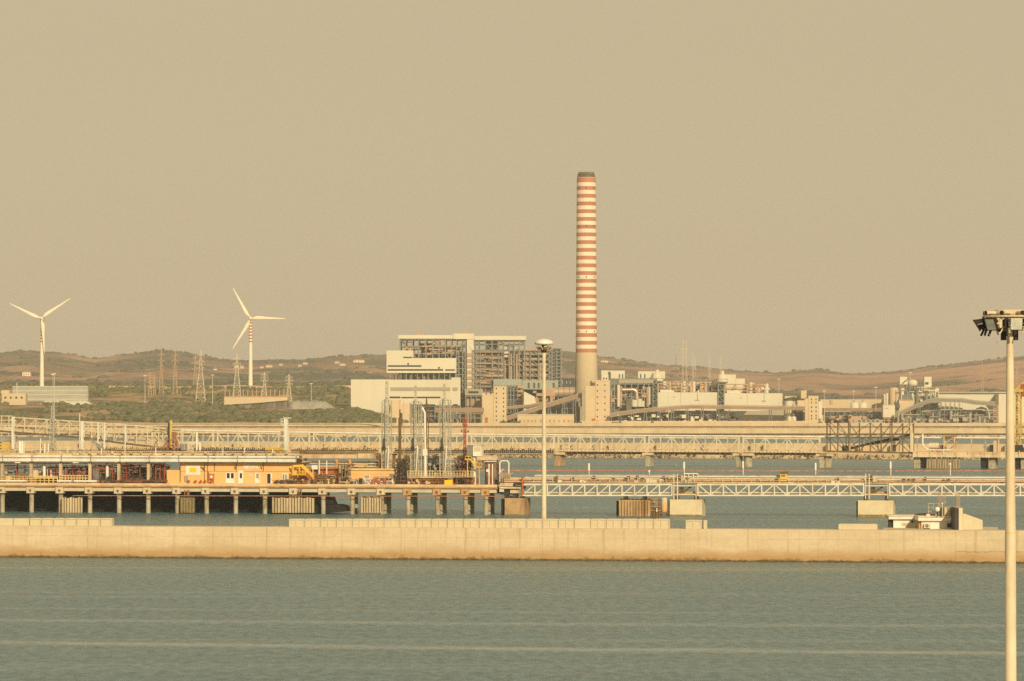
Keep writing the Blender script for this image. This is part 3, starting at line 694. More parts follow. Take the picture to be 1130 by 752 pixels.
tower('tan tower with two window columns at the foot of the chimney', 646, 657, 673, 420.6, 426, -24, (659.2, 667.5), (425, 431.5, 438.5, 445.5, 452.5, 460, 465), ex2)
def ex3(t, v):
    m = MB(); m.pb(PL, 880, 888.2, 442, 455, v+1, v+12); t.add('head', 'tower_tan', m)
    m = MB(); m.pb(PL, 903.2, 907.2, 443, 462, v+.2, v+14); t.add('bright_flank', 'clad_white', m)
    m = MB(); m.pb(PL, 884, 890, 431, 440, v+20, v+28); m.pb(PL, 884.5, 886, 447, 449, v+.8, v+1.02); t.add('roof_house', 'tower_tan', m)
tower('tan tower with window columns where the level conveyor ends, far right', 888.3, 892, 903, 437, 440, -30, (895.5, 900.5), (441, 444.5, 449.5, 454, 459, 462), ex3)
# ------------------------------------------------------------------ conveyors
def gallery(label, pts, v, hpx, mat_='conveyor', legs=()):
    t = TP('conveyor_gallery', label, 'conveyor', PL, pts[0][0], v=v, z=G0, group='enclosed coal conveyors of the power station')
    m = MB()
    for (xa, ya), (xb, yb) in zip(pts, pts[1:]):
        a, b, c, d = PL.P(xa, ya, v), PL.P(xb, yb, v), PL.P(xb, yb+hpx, v), PL.P(xa, ya+hpx, v)
        m.prism([(a[0], a[2]), (b[0], b[2]), (c[0], c[2]), (d[0], d[2])], v, v+5)
    t.add('gallery', mat_, m)
    m = MB()
    for (xa, ya), (xb, yb) in zip(pts, pts[1:]):
        a, b = PL.P(xa, ya-.7, v+2.5), PL.P(xb, yb-.7, v+2.5); m.bar(a, b, 3.4, .7)
    t.add('roof', 'clad_grey', m)
    m = MB()
    for x in legs:
        y = lerp(pts, x) + hpx
        for dv in (.5, 4.2): m.pcyl(PL, (x-1, y, v+dv), (x-1.6, 467.2, v+dv), .4, n=6); m.pcyl(PL, (x+1, y, v+dv), (x+1.6, 467.2, v+dv), .4, n=6)
    if legs: t.add('legs', 'steel_blue', m)
gallery('long reddish conveyor sloping up from the tan tower to the chimney tower', [(559, 460.5), (600, 447), (647, 433)], -14, 4.2, legs=(575, 590, 606, 622, 634))
gallery('thin upper conveyor rising right behind the long reddish conveyor', [(559, 449.6), (585, 447.5), (604, 443)], -6, 2, legs=(570, 583))
gallery('gently arched level conveyor in front of the white halls', [(673, 457.5), (705, 452.5), (740, 449.3), (762, 447.8), (800, 448.2), (888, 449.6)], -34, 3.4, legs=(684, 698, 712, 727, 742, 758, 775, 792, 850, 870))
# ------------------------------------------------------------------ long low building
t = TP('workshop', 'long low tan workshop with a row of reddish shutters', 'workshop', PL, 602, v=-60, z=G0)
m = MB(); m.pb(PL, 571, 633.5, 458.2, 0, -60, -46, zb=G0); t.add('wall', 'tower_tan', m)
for x in (573.5, 577.7, 581.8, 586, 589.7, 595.5, 601, 605.8, 610.5, 616, 621.5, 626.5, 630):
    m = MB(); m.pb(PL, x, x+2.2, 463.2, 466.2, -60.15, -59.9); t.add('shutter', 'plant_pink', m)
m = MB(); m.pb(PL, 570.8, 633.7, 457.5, 458.19, -60.4, -45.6); t.add('roof', 'clad_white', m)

# ------------------------------------------------------------------ desulphurisation plant, right
t = TP('filter_building', 'pair of white flat filter boxes on a steel frame right of the chimney', 'filter building', PL, 700, v=20, z=G0)
m = MB(); m.pb(PL, 664.3, 689.5, 409.2, 418, 26, 44); m.pb(PL, 663.5, 671, 409, 420, 20, 26); m.pb(PL, 704, 734, 410, 418, 28, 44); t.add('boxes', 'clad_white', m)
m = MB()
for x in (683, 686.5, 706.5, 711): m.pb(PL, x, x+1.2, 413, 417.4, 25.6, 26.02) if x < 700 else m.pb(PL, x, x+1.2, 413, 417.4, 27.6, 28.02)
m.pb(PL, 671.2, 674, 410.5, 420, 25.5, 26.02); t.add('recesses', 'steel_dark', m)
m = MB(); frame(m, PL, [673.5, 678, 683, 690, 697, 704, 711, 716, 720.5, 724.5], [417.8, 423.5, 430, 437.5, 445], 10, 30, .95, diag=3); t.add('frame', 'steel_blue', m)
m = MB(); m.pb(PL, 683, 721, 419, 423, 9, 24); t.add('walkway', 'clad_grey', m)
m = MB(); m.pb(PL, 684, 724, 424.5, 0, 26, 38, zb=G0); m.pb(PL, 715, 725, 421, 0, 14, 24, zb=G0); m.pb(PL, 691, 697, 441, 0, 6, 12, zb=G0); t.add('plant_mass', 'plant_dark', m)
m = MB(); m.pb(PL, 676, 690, 424.5, 452, 16, 26); t.add('absorber', 'plant_pink', m)
m = MB()
pts_ = [PL.P(686.5, 430.5, 9), PL.P(698.5, 430.2, 9), PL.P(701.4, 431.2, 9), PL.P(702.6, 433.5, 9), PL.P(703, 441, 9)]
m.tube(pts_, 1.6, 12); t.add('bent_pipe', 'silver', m)
m = MB()
for x, y, rr_ in ((700, 441.5, 2.6), (705.5, 440.5, 2.2), (709, 442.5, 1.8), (682.5, 425, 1.4)): m.pcyl(PL, (x, y, 8), (x, 449, 8), rr_, n=12)
for x in (682.7, 716.6, 718.5): m.pcyl(PL, (x, 427, 8), (x, 447, 8), .8, n=8)
t.add('vessels', 'clad_white', m)
m = MB(); clutter(m, PL, 674, 725, 425, 449, 8, 13, 55, 77); t.add('pipework', 'duct', m)
def dome(label, px, y, w_, v, base):
    t = TP('domed_silo', label, 'silo', PL, px, v=v, z=G0, group='rounded pinkish silo heads above the white halls')
    k = 3100/F
    u = PL.U(px, v); z = PL.Z(px, y, v); r = w_*k/2
    m = MB(); m.rev([(.05, z+.1), (r*.34, z), (r*.36, z-2.4), (r*.8, z-3), (r*.95, z-4), (r*.95, z-6.6), (r*1.15, z-6.7), (r*1.15, z-9.6), (r*.7, z-9.8)], (u, v+r), 20); t.add('dome', 'clad_white', m)
    m = MB(); m.cyl((u, v+r, z-1), (u, v+r, z+1.2), r*.22); m.rev([(r*1.2, z-7.2), (r*1.2, z-6.8)], (u, v+r), 20); t.add('ring', 'plant_pink', m)
    m = MB()
    for a in range(4): m.box(u+r*.8*math.cos(a*1.57+.7)-.4, u+r*.8*math.cos(a*1.57+.7)+.4, v+r+r*.8*math.sin(a*1.57+.7)-.4, v+r+r*.8*math.sin(a*1.57+.7)+.4, G0, z-9)
    m.cyl((u, v+r, G0), (u, v+r, z-9.9), r*.7, n=16); t.add('body', base, m)
dome('rounded silo head left of the wide white hall', 725.5, 408.5, 12, 14, 'plant_dark')
dome('taller rounded silo head between the two white halls', 797.5, 409.5, 11, 14, 'plant_dark')
def hall(label, x0, x1, y0, v, x_dark):
    t = TP('white_hall', label, 'hall', PL, (x0+x1)/2, v=v, z=G0, group='white clad halls behind the level conveyor')
    m = MB(); m.pb(PL, x0, x1, y0, 0, v, v+24, zb=G0); t.add('wall', 'clad_white', m)
    m = MB(); m.pb(PL, x_dark[0], x_dark[1], y0-10, 0, v+2, v+20, zb=G0); t.add('dark_bay', 'steel_dark', m)
    m = MB(); frame(m, PL, [x_dark[0], x_dark[1]], [y0-10, y0-4, y0+3, y0+9, y0+15], v-1, v+1.5, .8, diag=1); t.add('bay_frame', 'steel_blue', m)
    m = MB(); frame(m, PL, [x0+1+k*(x1-x0)*.19 for k in range(4)], [y0-10, y0-6.5, y0-3], v+6, v+20, .8, zb=PL.Z(x0, y0)); t.add('roof_frame', 'plant_pink', m)
    m = MB(); m.pb(PL, x0+3, x0+16, y0-3, y0-.1, v+5, v+14); m.pcyl(PL, (x0+29.5, y0-12, v+12), (x0+29.5, y0, v+12), 1.4)
    m.prism([(PL.U(x0+4), PL.Z(x0, y0-.1)), (PL.U(x0+20), PL.Z(x0, y0-.1)), (PL.U(x0+17), PL.Z(x0, y0-2.2)), (PL.U(x0+9), PL.Z(x0, y0-2.8))], v+2, v+5)
    t.add('roof_plant', 'clad_white', m)
    m = MB(); m.pb(PL, x0+18, x0+19, y0+4.5, y0+5.6, v-.4, v+.02); m.pb(PL, x0+44, x0+44.6, y0, y0+8, v-.4, v+.02); m.pb(PL, x0+41.5, x0+46, y0+8, y0+9, v-.5, v+.02)
    m.pb(PL, x0+25.4, x0+25.8, y0, y0+13, v-.1, v+.02)
    t.add('fittings', 'clad_grey', m)
hall('white clad hall in the middle, behind a tall thin pole', 725.5, 792, 433.2, 4, (720.5, 725.4))
hall('white clad hall on the right, nearest the level conveyor end', 799, 863.5, 434.2, 4, (792.6, 798.9))
t = TP('rooftop_plant', 'jumble of pale pipes, tanks and boxes on and behind the white halls', 'pipework', PL, 790, v=28, z=G0)
m = MB(); clutter(m, PL, 726, 792, 420, 433, 29, 31, 34, 91); clutter(m, PL, 799, 850, 423, 434, 29, 31, 26, 92); t.add('pale_pipes', 'clad_white', m)
m = MB(); clutter(m, PL, 722, 800, 421, 433, 29, 31, 30, 93, 'bcpp'); clutter(m, PL, 800, 846, 424, 434, 29, 31, 22, 94, 'bcpp'); t.add('rusty_pipes', 'plant_pink', m)
m = MB(); m.pb(PL, 724, 852, 434, 0, 31, 36, zb=G0); t.add('base', 'steel_dark', m)
m = MB(); m.pb(PL, 800, 812, 413.5, 424, 18, 26); m.pb(PL, 812.2, 822, 418, 424, 18, 26); m.pb(PL, 801, 820, 424.1, 0, 19, 25, zb=G0); t.add('upper_boxes', 'clad_white', m)
t = TP('pipe_stand', 'dark pipe frame on stilts behind the middle white hall', 'pipe frame', PL, 780, v=32, z=G0)
m = MB(); frame(m, PL, [762+5*i for i in range(7)], [419, 425, 432], 32, 44, .8, diag=1); t.add('frame', 'steel_blue', m)
m = MB(); m.pb(PL, 763, 792, 426, 433, 38, 43); m.pb(PL, 763, 792, 433.1, 0, 40, 42, zb=G0); t.add('ducts', 'plant_dark', m)
m = MB(); m.prism([(PL.U(770), PL.Z(770, 433)), (PL.U(781), PL.Z(770, 433)), (PL.U(776), PL.Z(770, 428))], 30, 36); m.pb(PL, 770, 781, 433.1, 0, 30, 36, zb=G0); t.add('hopper', 'clad_white', m)
t = TP('yard_racks', 'fine tangle of pipe racks and pale pipes under the white halls', 'pipe rack', PL, 770, v=-22, z=G0)
m = MB(); clutter(m, PL, 676, 806, 452.5, 467, -22, -17, 90, 85, 'cpp'); t.add('pipes', 'plant_pink', m)
m = MB(); frame(m, PL, [678+6.5*i for i in range(20)], [453.5, 457, 460.5, 464], -24, -20, .5, diag=2); t.add('frame', 'steel_blue', m)
t = TP('coal_shed', 'long dark open coal shed under the level conveyor', 'shed', PL, 780, v=-10, z=G0)
m = MB(); m.pb(PL, 676, 886, 453.8, 0, -6, 0, zb=G0); t.add('wall', 'steel_dark', m)
m = MB(); m.prism([(PL.U(808), G0), (PL.U(866), G0), (PL.U(866), PL.Z(866, 452)), (PL.U(824), PL.Z(824, 454))], -12, -7); t.add('heap_cover', 'clad_grey', m)
m = MB(); frame(m, PL, [676+9*i for i in range(16)], [455, 459, 463], -16, -8, .7, diag=3); t.add('frame', 'steel_blue', m)
m = MB(); clutter(m, PL, 676, 806, 455, 467, -30, -14, 120, 41, 'bbcp'); t.add('machinery', 'plant_dark', m)
m = MB(); clutter(m, PL, 676, 806, 457, 467, -40, -31, 30, 43, 'bb'); m.pb(PL, 727, 751, 453, 455.5, -12, -9); m.pb(PL, 793, 805, 455, 462, -20, -14); t.add('pale_boxes', 'clad_white', m)
t = TP('tan_shed', 'tan flat shed with pointed dark awning beside the right tower', 'shed', PL, 876, v=-4, z=G0)
m = MB(); m.pb(PL, 866, 890, 437.4, 441.5, 0, 14); m.pb(PL, 867, 889, 441.6, 0, 2, 14, zb=G0); t.add('wall', 'tower_tan', m)
m = MB(); m.prism([(PL.U(866), PL.Z(866, 440)), (PL.U(881), PL.Z(881, 440)), (PL.U(876), PL.Z(876, 437.8))], -3, -.1); t.add('awning', 'steel_dark', m)
for i, (x, lb) in enumerate(((871.2, 'stubby cream silo at the foot of the right tower, left of the pair'), (876.2, 'stubby cream silo at the foot of the right tower, right of the pair'))):
    t = TP('silo', lb, 'silo', PL, x, v=-60, z=G0, group='pair of stubby silos')
    u = PL.U(x, -60); m = MB(); m.rev([(1.9, G0), (1.9, G0+5.2), (1.4, G0+5.8), (.1, G0+6)], (u, -58), 16); t.add('shell', 'clad_white', m)
    m = MB(); m.cyl((u, -58, G0+5.9), (u, -58, G0+7.5), .3); m.box(u-.8, u+.8, -58.4, -57.6, G0+7.4, G0+7.8); t.add('top_pipe', 'plant_pink', m)
t = TP('round_tank', 'round white tank with dark rim behind the level conveyor end', 'tank', PL, 871, v=-18, z=G0)
u = PL.U(871, -18); m = MB(); m.rev([(3.6, G0), (3.6, G0+19)], (u, -13), 20); t.add('shell', 'clad_white', m)
m = MB(); m.rev([(3.6, G0+19), (4.4, G0+19), (4.4, G0+20), (.1, G0+21)], (u, -13), 20); t.add('rim', 'steel_dark', m)
for x, lb in ((943.5, 'squat cream storage tank, left of the pair behind the pipe racks'), (953, 'squat cream storage tank, right of the pair behind the pipe racks')):
    t = TP('storage_tank', lb, 'tank', PL, x, v=10, z=G0, group='pair of squat tanks')
    u = PL.U(x, 10); zt_ = PL.Z(x, 445, 10); m = MB(); m.rev([(3.5, G0), (3.5, zt_), (2.6, zt_+.5), (.1, zt_+.9)], (u, 14), 20); t.add('shell', 'clad_white', m)
    m = MB(); m.box(u-1.6, u+.4, 12, 14, zt_+.3, zt_+2.6); t.add('top_house', 'clad_blue', m)
t = TP('far_yard', 'low yard of grey pipe racks and sheds left of the cement silos', 'pipe rack', PL, 945, v=0, z=G0)
m = MB(); m.pb(PL, 905, 990, 441, 0, 40, 44, zb=G0); t.add('back_wall', 'tower_tan', m)
m = MB(); m.pb(PL, 909, 985, 450.5, 454, 4, 10); t.add('conveyor', 'conveyor', m)
m = MB(); frame(m, PL, [910+7*i for i in range(11)], [454.5, 459, 463], 3, 12, .7, diag=3); t.add('frame', 'steel_blue', m)
m = MB(); m.pb(PL, 910, 985, 454.6, 0, 10, 14, zb=G0); clutter(m, PL, 911, 984, 456, 467, -8, 3, 70, 51); t.add('machinery', 'plant_dark', m)
m = MB(); clutter(m, PL, 914, 984, 458, 467, -16, -9, 16, 52, 'bb'); m.pb(PL, 936, 955, 459.5, 0, -10, -8, zb=G0); m.pb(PL, 916, 919, 442, 447, 20, 25); t.add('pale_boxes', 'plant_pink', m)
t = TP('office_row', 'low pale row of cabins with dark windows behind the rusty trestle', 'cabins', PL, 958, v=-80, z=G0)
m = MB(); m.pb(PL, 942, 974, 463.4, 0, -80, -74, zb=G0); t.add('wall', 'clad_blue', m)
for x in (947, 952, 957, 962, 967): 
    m = MB(); m.pb(PL, x, x+2.6, 464.2, 465.6, -80.2, -79.9); t.add('window', 'glass_dark', m)
# ------------------------------------------------------------------ cement works
t = TP('cement_works', 'cluster of cream silos, bins and towers under the right-hand hill', 'cement works', PL, 1010, v=0, z=G0)
def cyl_(x, w_, y0, v, zb=G0):
    k = PL.XY(x, v)[1]/F; m.cyl((PL.U(x, v), v+w_*k/2, zb), (PL.U(x, v), v+w_*k/2, PL.Z(x, y0, v)), w_*k/2, n=20)
m = MB(); cyl_(987, 11, 428, 2); cyl_(993, 13, 430.3, 0); t.add('round_silo', 'tower_tan', m)
m = MB(); m.pb(PL, 975, 976.8, 435, 446, 0, 3); cyl_(979, 2.6, 434, -1); cyl_(976.3, 2.2, 436, -1); t.add('pipe_stacks', 'clad_white', m)
m = MB(); m.pb(PL, 993, 1001, 416, 424.5, 4, 12); t.add('left_headhouse', 'clad_white', m)
m = MB(); m.pb(PL, 1020, 1028, 416, 427, 4, 12); t.add('right_headhouse', 'clad_white', m)
m = MB(); m.pb(PL, 1021, 1024.6, 422, 424.5, 3.6, 4.02); m.prism([(PL.U(996), PL.Z(996, 423)), (PL.U(1001), PL.Z(1001, 419)), (PL.U(1001), PL.Z(1001, 420.4)), (PL.U(996), PL.Z(996, 424.4))], 3.4, 3.98); t.add('openings', 'steel_dark', m)
m = MB(); k = PL.XY(1007)[1]/F; m.rev([(.2, PL.Z(1007, 419)), (2, PL.Z(1007, 419.2)), (3.9, PL.Z(1007, 421)), (4.2, PL.Z(1007, 424.5)), (2.8, PL.Z(1007, 426.5))], (PL.U(1008), 6), 20); m.pb(PL, 1001, 1006, 421, 426, 6, 10); t.add('bin', 'clad_white', m)
m = MB()
for i in range(5): cyl_(1017.5+2.7*i, 2.9, 427+(i > 3)*1.5, 2)
m.pb(PL, 1012, 1015, 427, 0, 3, 8, zb=G0); m.pb(PL, 1029, 1036, 431.5, 0, 3, 10, zb=G0); t.add('silo_block', 'tower_tan', m)
m = MB(); frame(m, PL, [1000, 1004, 1009, 1013.5], [425.5, 430, 434.5, 439, 444], 3, 8, .8, diag=2); t.add('frame', 'steel_blue', m)
m = MB(); m.pb(PL, 991, 997, 425.3, 429.6, 3, 8); m.pb(PL, 1000.5, 1008, 429, 0, 9, 13, zb=G0); m.pb(PL, 989, 993, 446, 450, -8, -3); t.add('dark_bins', 'plant_dark', m)
m = MB()
for i in range(5): m.pb(PL, 1008.5, 1011, 428.4+3.2*i, 430+3.2*i, 2, 5)
t.add('stair_landings', 'plant_pink', m)
m = MB(); m.pb(PL, 992, 1008, 442, 0, -6, 6, zb=G0); t.add('lower_house', 'tower_tan', m)
m = MB(); m.pb(PL, 991.6, 1008.4, 441.2, 441.99, -6.4, 6.4); t.add('lower_roof', 'plant_pink', m)
m = MB(); clutter(m, PL, 988, 1036, 428, 446, -3, -1, 46, 81, 'bcp'); t.add('small_pipes', 'clad_white', m)
m = MB(); clutter(m, PL, 986, 1038, 428, 452, -5, -3, 40, 82, 'cpp'); m.pb(PL, 986, 1038, 452, 0, -3, 0, zb=G0); t.add('small_frames', 'steel_blue', m)
t = TP('yard_clutter', 'scatter of pale sheds and pipes in front of the arched conveyor', 'sheds', PL, 1040, v=-40, z=G0)
m = MB(); clutter(m, PL, 990, 1100, 461, 467.2, -46, -40, 16, 83, 'bb'); t.add('sheds', 'hall_roof', m)
m = MB(); clutter(m, PL, 990, 1100, 452, 467.2, -39, -34, 44, 84, 'cpp'); t.add('pipes', 'clad_grey', m)
t = TP('white_kiosk', 'boxy white transfer house at the left end of the arched conveyor', 'house', PL, 980, v=-24, z=G0)
m = MB(); m.pb(PL, 974.5, 987.6, 447.3, 460.7, -24, -12); t.add('wall', 'clad_white', m)
m = MB(); m.pb(PL, 974.2, 988, 446.8, 447.29, -24.4, -11.6); t.add('roof', 'tower_tan', m)
m = MB(); frame(m, PL, [975.5, 981, 987], [461, 464], -23, -13, .8, diag=1); t.add('legs', 'plant_pink', m)
m = MB()
for x in (976, 977.8, 979.4): m.pb(PL, x, x+.8, 450, 451.6, -24.2, -23.9)
t.add('vents', 'plant_pink', m)
gallery('grey arched conveyor rising and dipping in front of the cement silos', [(988, 457.5), (1006, 449.2), (1024, 442), (1032, 440), (1062, 440.6), (1075, 442.8), (1098, 444.6)], -20, 3.7, 'conveyor_grey', legs=(994, 1003, 1014))
t = TP('store_hall', 'long white storage hall at the right below the hill', 'hall', PL, 1075, v=30, z=G0)
m = MB(); m.pb(PL, 1036, 1190, 434.2, 0, 30, 70, zb=G0); m.pb(PL, 1102, 1190, 435, 0, 6, 29, zb=G0); t.add('wall', 'clad_white', m)
m = MB(); m.pb(PL, 1035, 1191, 432.5, 434.1, 28, 72); t.add('roof', 'hall_roof', m)
m = MB(); m.pb(PL, 1056, 1108, 433.6, 435.3, 29.6, 29.99); t.add('strip', 'hall_roof', m)
t = TP('silo_bank', 'bank of small cream silos under the arched conveyor', 'silos', PL, 1048, v=-2, z=G0)
m = MB()
for i in range(6): 
    x = 1035.5+5*i; k = PL.XY(x)[1]/F; m.cyl((PL.U(x), 2, PL.Z(x, 452)), (PL.U(x), 2, PL.Z(x, 444.5)), 1.7, n=12)
for i in range(4):
    x = 1014+3.3*i; m.pb(PL, x, x+2.6, 447-i*.8, 453, 0, 4)
t.add('silos', 'clad_white', m)
m = MB(); frame(m, PL, [1000+6*i for i in range(14)], [452.5, 457, 461.5], -6, 8, .7, diag=3); t.add('frame', 'steel_blue', m)
m = MB(); m.pb(PL, 1003, 1080, 452.8, 0, 6, 8, zb=G0); clutter(m, PL, 1003, 1076, 454, 467, -12, 2, 60, 61); t.add('machinery', 'plant_dark', m)
t = TP('coal_chute', 'dark rounded chute with pale edge before the storage hall', 'chute', PL, 1083, v=0, z=G0)
m = MB(); poly = [(1073, 456), (1078, 451), (1083, 449), (1088, 450.5), (1090.5, 455), (1091, 463), (1084, 463.5), (1078, 459)]
m.prism([(PL.U(x), PL.Z(x, y)) for x, y in poly], 0, 6); t.add('body', 'steel_dark', m)
m = MB()
for (a, b), (c, d) in zip(poly[2:6], poly[3:6]): m.bar(PL.P(a+.8, b-.6, -.4), PL.P(c+.8, d-.6, -.4), 1.0)
t.add('edge', 'clad_white', m)
m = MB(); frame(m, PL, [1074, 1079, 1085, 1091], [463.6, 465], 0, 6, .7); t.add('legs', 'steel_blue', m)
t = TP('zigzag_stair', 'small zigzag steel stair frame on the storage hall wall', 'stair', PL, 1099, v=-1, z=G0)
m = MB(); frame(m, PL, [1096.5, 1101.5], [447+3.4*i for i in range(6)], -1, 3, .6, diag=1); t.add('frame', 'plant_pink', m)
m = MB()
for i in range(6): m.pb(PL, 1096.6, 1101.4, 447+3.4*i, 447.6+3.4*i, -.8, 2.8)
t.add('landings', 'brown_steel', m)

# ================================================================== left shore buildings
LS = Line(3250)
zl = gz(60, 3250)
t = TP('long_hall', 'long low hall with grey striped roof below the left wind turbine', 'hall', LS, 58, v=0, z=zl)
m = MB()
for k, (ya, yb) in enumerate(((427, 431.2), (431.8, 435.6), (436.2, 440.2))): m.pb(LS, 14, 97, ya, yb, 24-10*k, 34-10*k)
m.pb(LS, 14, 97, 440.3, 0, 1, 33, zb=zl-6); t.add('roof_bays', 'hall_roof', m)
m = MB()
for k, y in enumerate((426.3, 431.2, 435.6, 440.3)): m.pb(LS, 13.5, 97.5, y, y+.7, 23.6-9.8*k, 25-9.8*k)
t.add('gutters', 'clad_white', m)
t = TP('tan_house', 'tan flat-roofed house with mast at the far left shore', 'house', LS, 15, v=-60, z=gz(15, 3190))
zz_ = gz(15, 3190)
m = MB(); m.pb(LS, 2, 28.5, 434.5, 0, -60, -48, zb=zz_-3); m.pb(LS, 1, 10, 431, 434.4, -58, -50); t.add('wall', 'tower_tan', m)
m = MB()
for x in (5, 11, 17, 23): m.pb(LS, x, x+2, 438, 440, -60.2, -59.9)
t.add('windows', 'glass_dark', m)
m = MB(); m.pcyl(LS, (18.7, 422.5, -54), (18.7, 434.6, -54), .35); t.add('mast', 'clad_white', m)
t = TP('tarp_heap', 'low heap under a pale tarpaulin in front of the long striped hall', 'heap', LS, 70, v=-30, z=gz(70, 3220))
z0_ = gz(70, 3220)
def heap(m, L, x0, x1, yt, v, d, z0, seed, amp=.8):
    r = random.Random(seed); n = 26; vs_ = []; rows = 5
    zt = L.Z((x0+x1)/2, yt, v)
    for j in range(rows):
        for i in range(n+1):
            f = i/n; e = min(1, f*7, (1-f)*4.5); hgt = (0, .75, 1, .8, 0)[j]*e
            vs_.append((L.U(x0+(x1-x0)*f, v), v+d*j/(rows-1), z0 + (zt-z0)*hgt + (r.uniform(-amp, amp) if 0 < j < 4 and 0 < i < n else 0)))
    m._a(vs_, [(j*(n+1)+i, j*(n+1)+i+1, (j+1)*(n+1)+i+1, (j+1)*(n+1)+i) for j in range(rows-1) for i in range(n)], True)
m = MB(); heap(m, LS, 37, 110, 441.8, -40, 22, z0_-3, 3); t.add('tarpaulin', 'clad_white', m)
LP_ = Line(3050)
zc = LP_.Z(280, 447)
t = TP('platform_wall', 'beige concrete platform with dark underside in the left scrub', 'platform', LP_, 280, v=0, z=zc)
m = MB(); m.prism([(LP_.U(247.5), LP_.Z(247, 438.5)), (LP_.U(317), LP_.Z(317, 438)), (LP_.U(317), LP_.Z(317, 442)), (LP_.U(284), LP_.Z(284, 445)), (LP_.U(247.5), LP_.Z(247, 447))], 0, 20); t.add('wall', 'tower_tan', m)
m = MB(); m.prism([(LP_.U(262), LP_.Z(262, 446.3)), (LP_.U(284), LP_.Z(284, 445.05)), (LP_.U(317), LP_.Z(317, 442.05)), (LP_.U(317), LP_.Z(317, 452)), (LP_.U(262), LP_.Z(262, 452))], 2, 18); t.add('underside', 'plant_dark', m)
m = MB()
for i in range(14): m.pb(LP_, 248+5*i, 248.8+5*i, 430, 0, 10, 11, zb=LP_.Z(280, 438.6))
m.pb(LP_, 247.5, 317, 437.2, 438, -.6, 1); t.add('posts', 'plant_pink', m)
t = TP('tarp_mound', 'grey sheeted mound beside the beige platform in the scrub', 'mound', LP_, 342, v=-4, z=LP_.Z(342, 452))
m = MB(); heap(m, LP_, 314, 372, 442.5, -4, 26, LP_.Z(342, 453), 5, .7); t.add('sheet', 'tarp', m)
# earth road across the left plain
m = MB()
vs_ = []; pp = list(range(120, 441, 8))
for D_, dz in ((3590, -.2), (3592, 2.0), (3600, 2.3), (3603, -.5)):
    for px in pp: vs_.append(((px-CX)*D_/F, D_, max(gz(px, 3596), H-(429.5-HY)*3596/F) + dz))
n = len(pp); m._a(vs_, [(j*n+i, j*n+i+1, (j+1)*n+i+1, (j+1)*n+i) for j in range(3) for i in range(n-1)])
o = m.build('earth_road', 'plant_pink'); tag(o, 'straight reddish earth road bank across the left plain', 'road', kind='structure')
# ------------------------------------------------------------------ far houses on the hills
rr = random.Random(12)
def house(px, py, D, wpx, hpx, label, seed=0):
    L = Line(D); z0 = gz(px, D); zt = H - (py - HY)*D/F; k = D/F
    t = TP('farmhouse', label, 'house', L, px, v=0, z=z0, group='small pale houses scattered on the hills')
    u = L.U(px); w_ = wpx*k/2; hh = hpx*k; zt = z0 + max(3.0, hh)
    m = MB(); m.box(u-w_, u+w_, 0, 9, z0-4, zt); t.add('wall', 'house_wall', m)
    m = MB(); m.prism([(u-w_-.5, zt), (u+w_+.5, zt), (u+w_*.6, zt+hh*.35), (u-w_*.6, zt+hh*.35)], -.5, 9.5); t.add('roof', 'house_roof', m)
    m = MB()
    for i in range(3): m.box(u-w_*.7+i*w_*.6, u-w_*.7+i*w_*.6+1.2, -.1, .1, z0+1.5, z0+3)
    t.add('windows', 'glass_dark', m)
def onhill(px, py):
    best = min(range(4300, 7480, 20), key=lambda D: abs(H-(py-HY)*D/F - gz(px, D))); return best
HS = [(29, 411, 9, 4, 'largest pale house on the slope left of the left turbine'), (115, 422, 5, 2, 'small house below the slope right of the left turbine'),
      (237.5, 406.5, 3.5, 1.8, 'tiny pale house on the slope left of the right turbine'), (261, 403.5, 5, 2.5, 'pale house just left of the right turbine tower'),
      (267, 404.5, 4, 2.5, 'second pale house close to the right turbine tower'), (289, 404.5, 4, 2, 'pale house just right of the right turbine tower'),
      (297, 403.5, 7, 2.2, 'long pale house right of the right turbine'), (310, 401.5, 3.5, 2, 'tiny house uphill right of the right turbine'),
      (331, 402.5, 4, 2, 'small house in the hillside cluster'), (337, 400.5, 5, 2, 'upper house in the hillside cluster left of the white halls'),
      (372, 399.2, 5, 2, 'left pale house on the ridge before the white halls'), (378, 401.5, 6, 2, 'long low house below the ridge before the white halls'),
      (396, 397.5, 12, 2.4, 'long bright farm building on the ridge left of the upper hall'), (410, 411.5, 6, 2, 'pale house low on the slope beside the upper hall'),
      (250, 422, 12, 3, 'low white farm building at the foot of the right turbine'), (667, 398, 8, 2, 'bright low house on the hill right of the chimney')]
for a in HS: house(a[0], a[1], onhill(a[0], a[1]+a[3]), a[2], a[3], a[4])

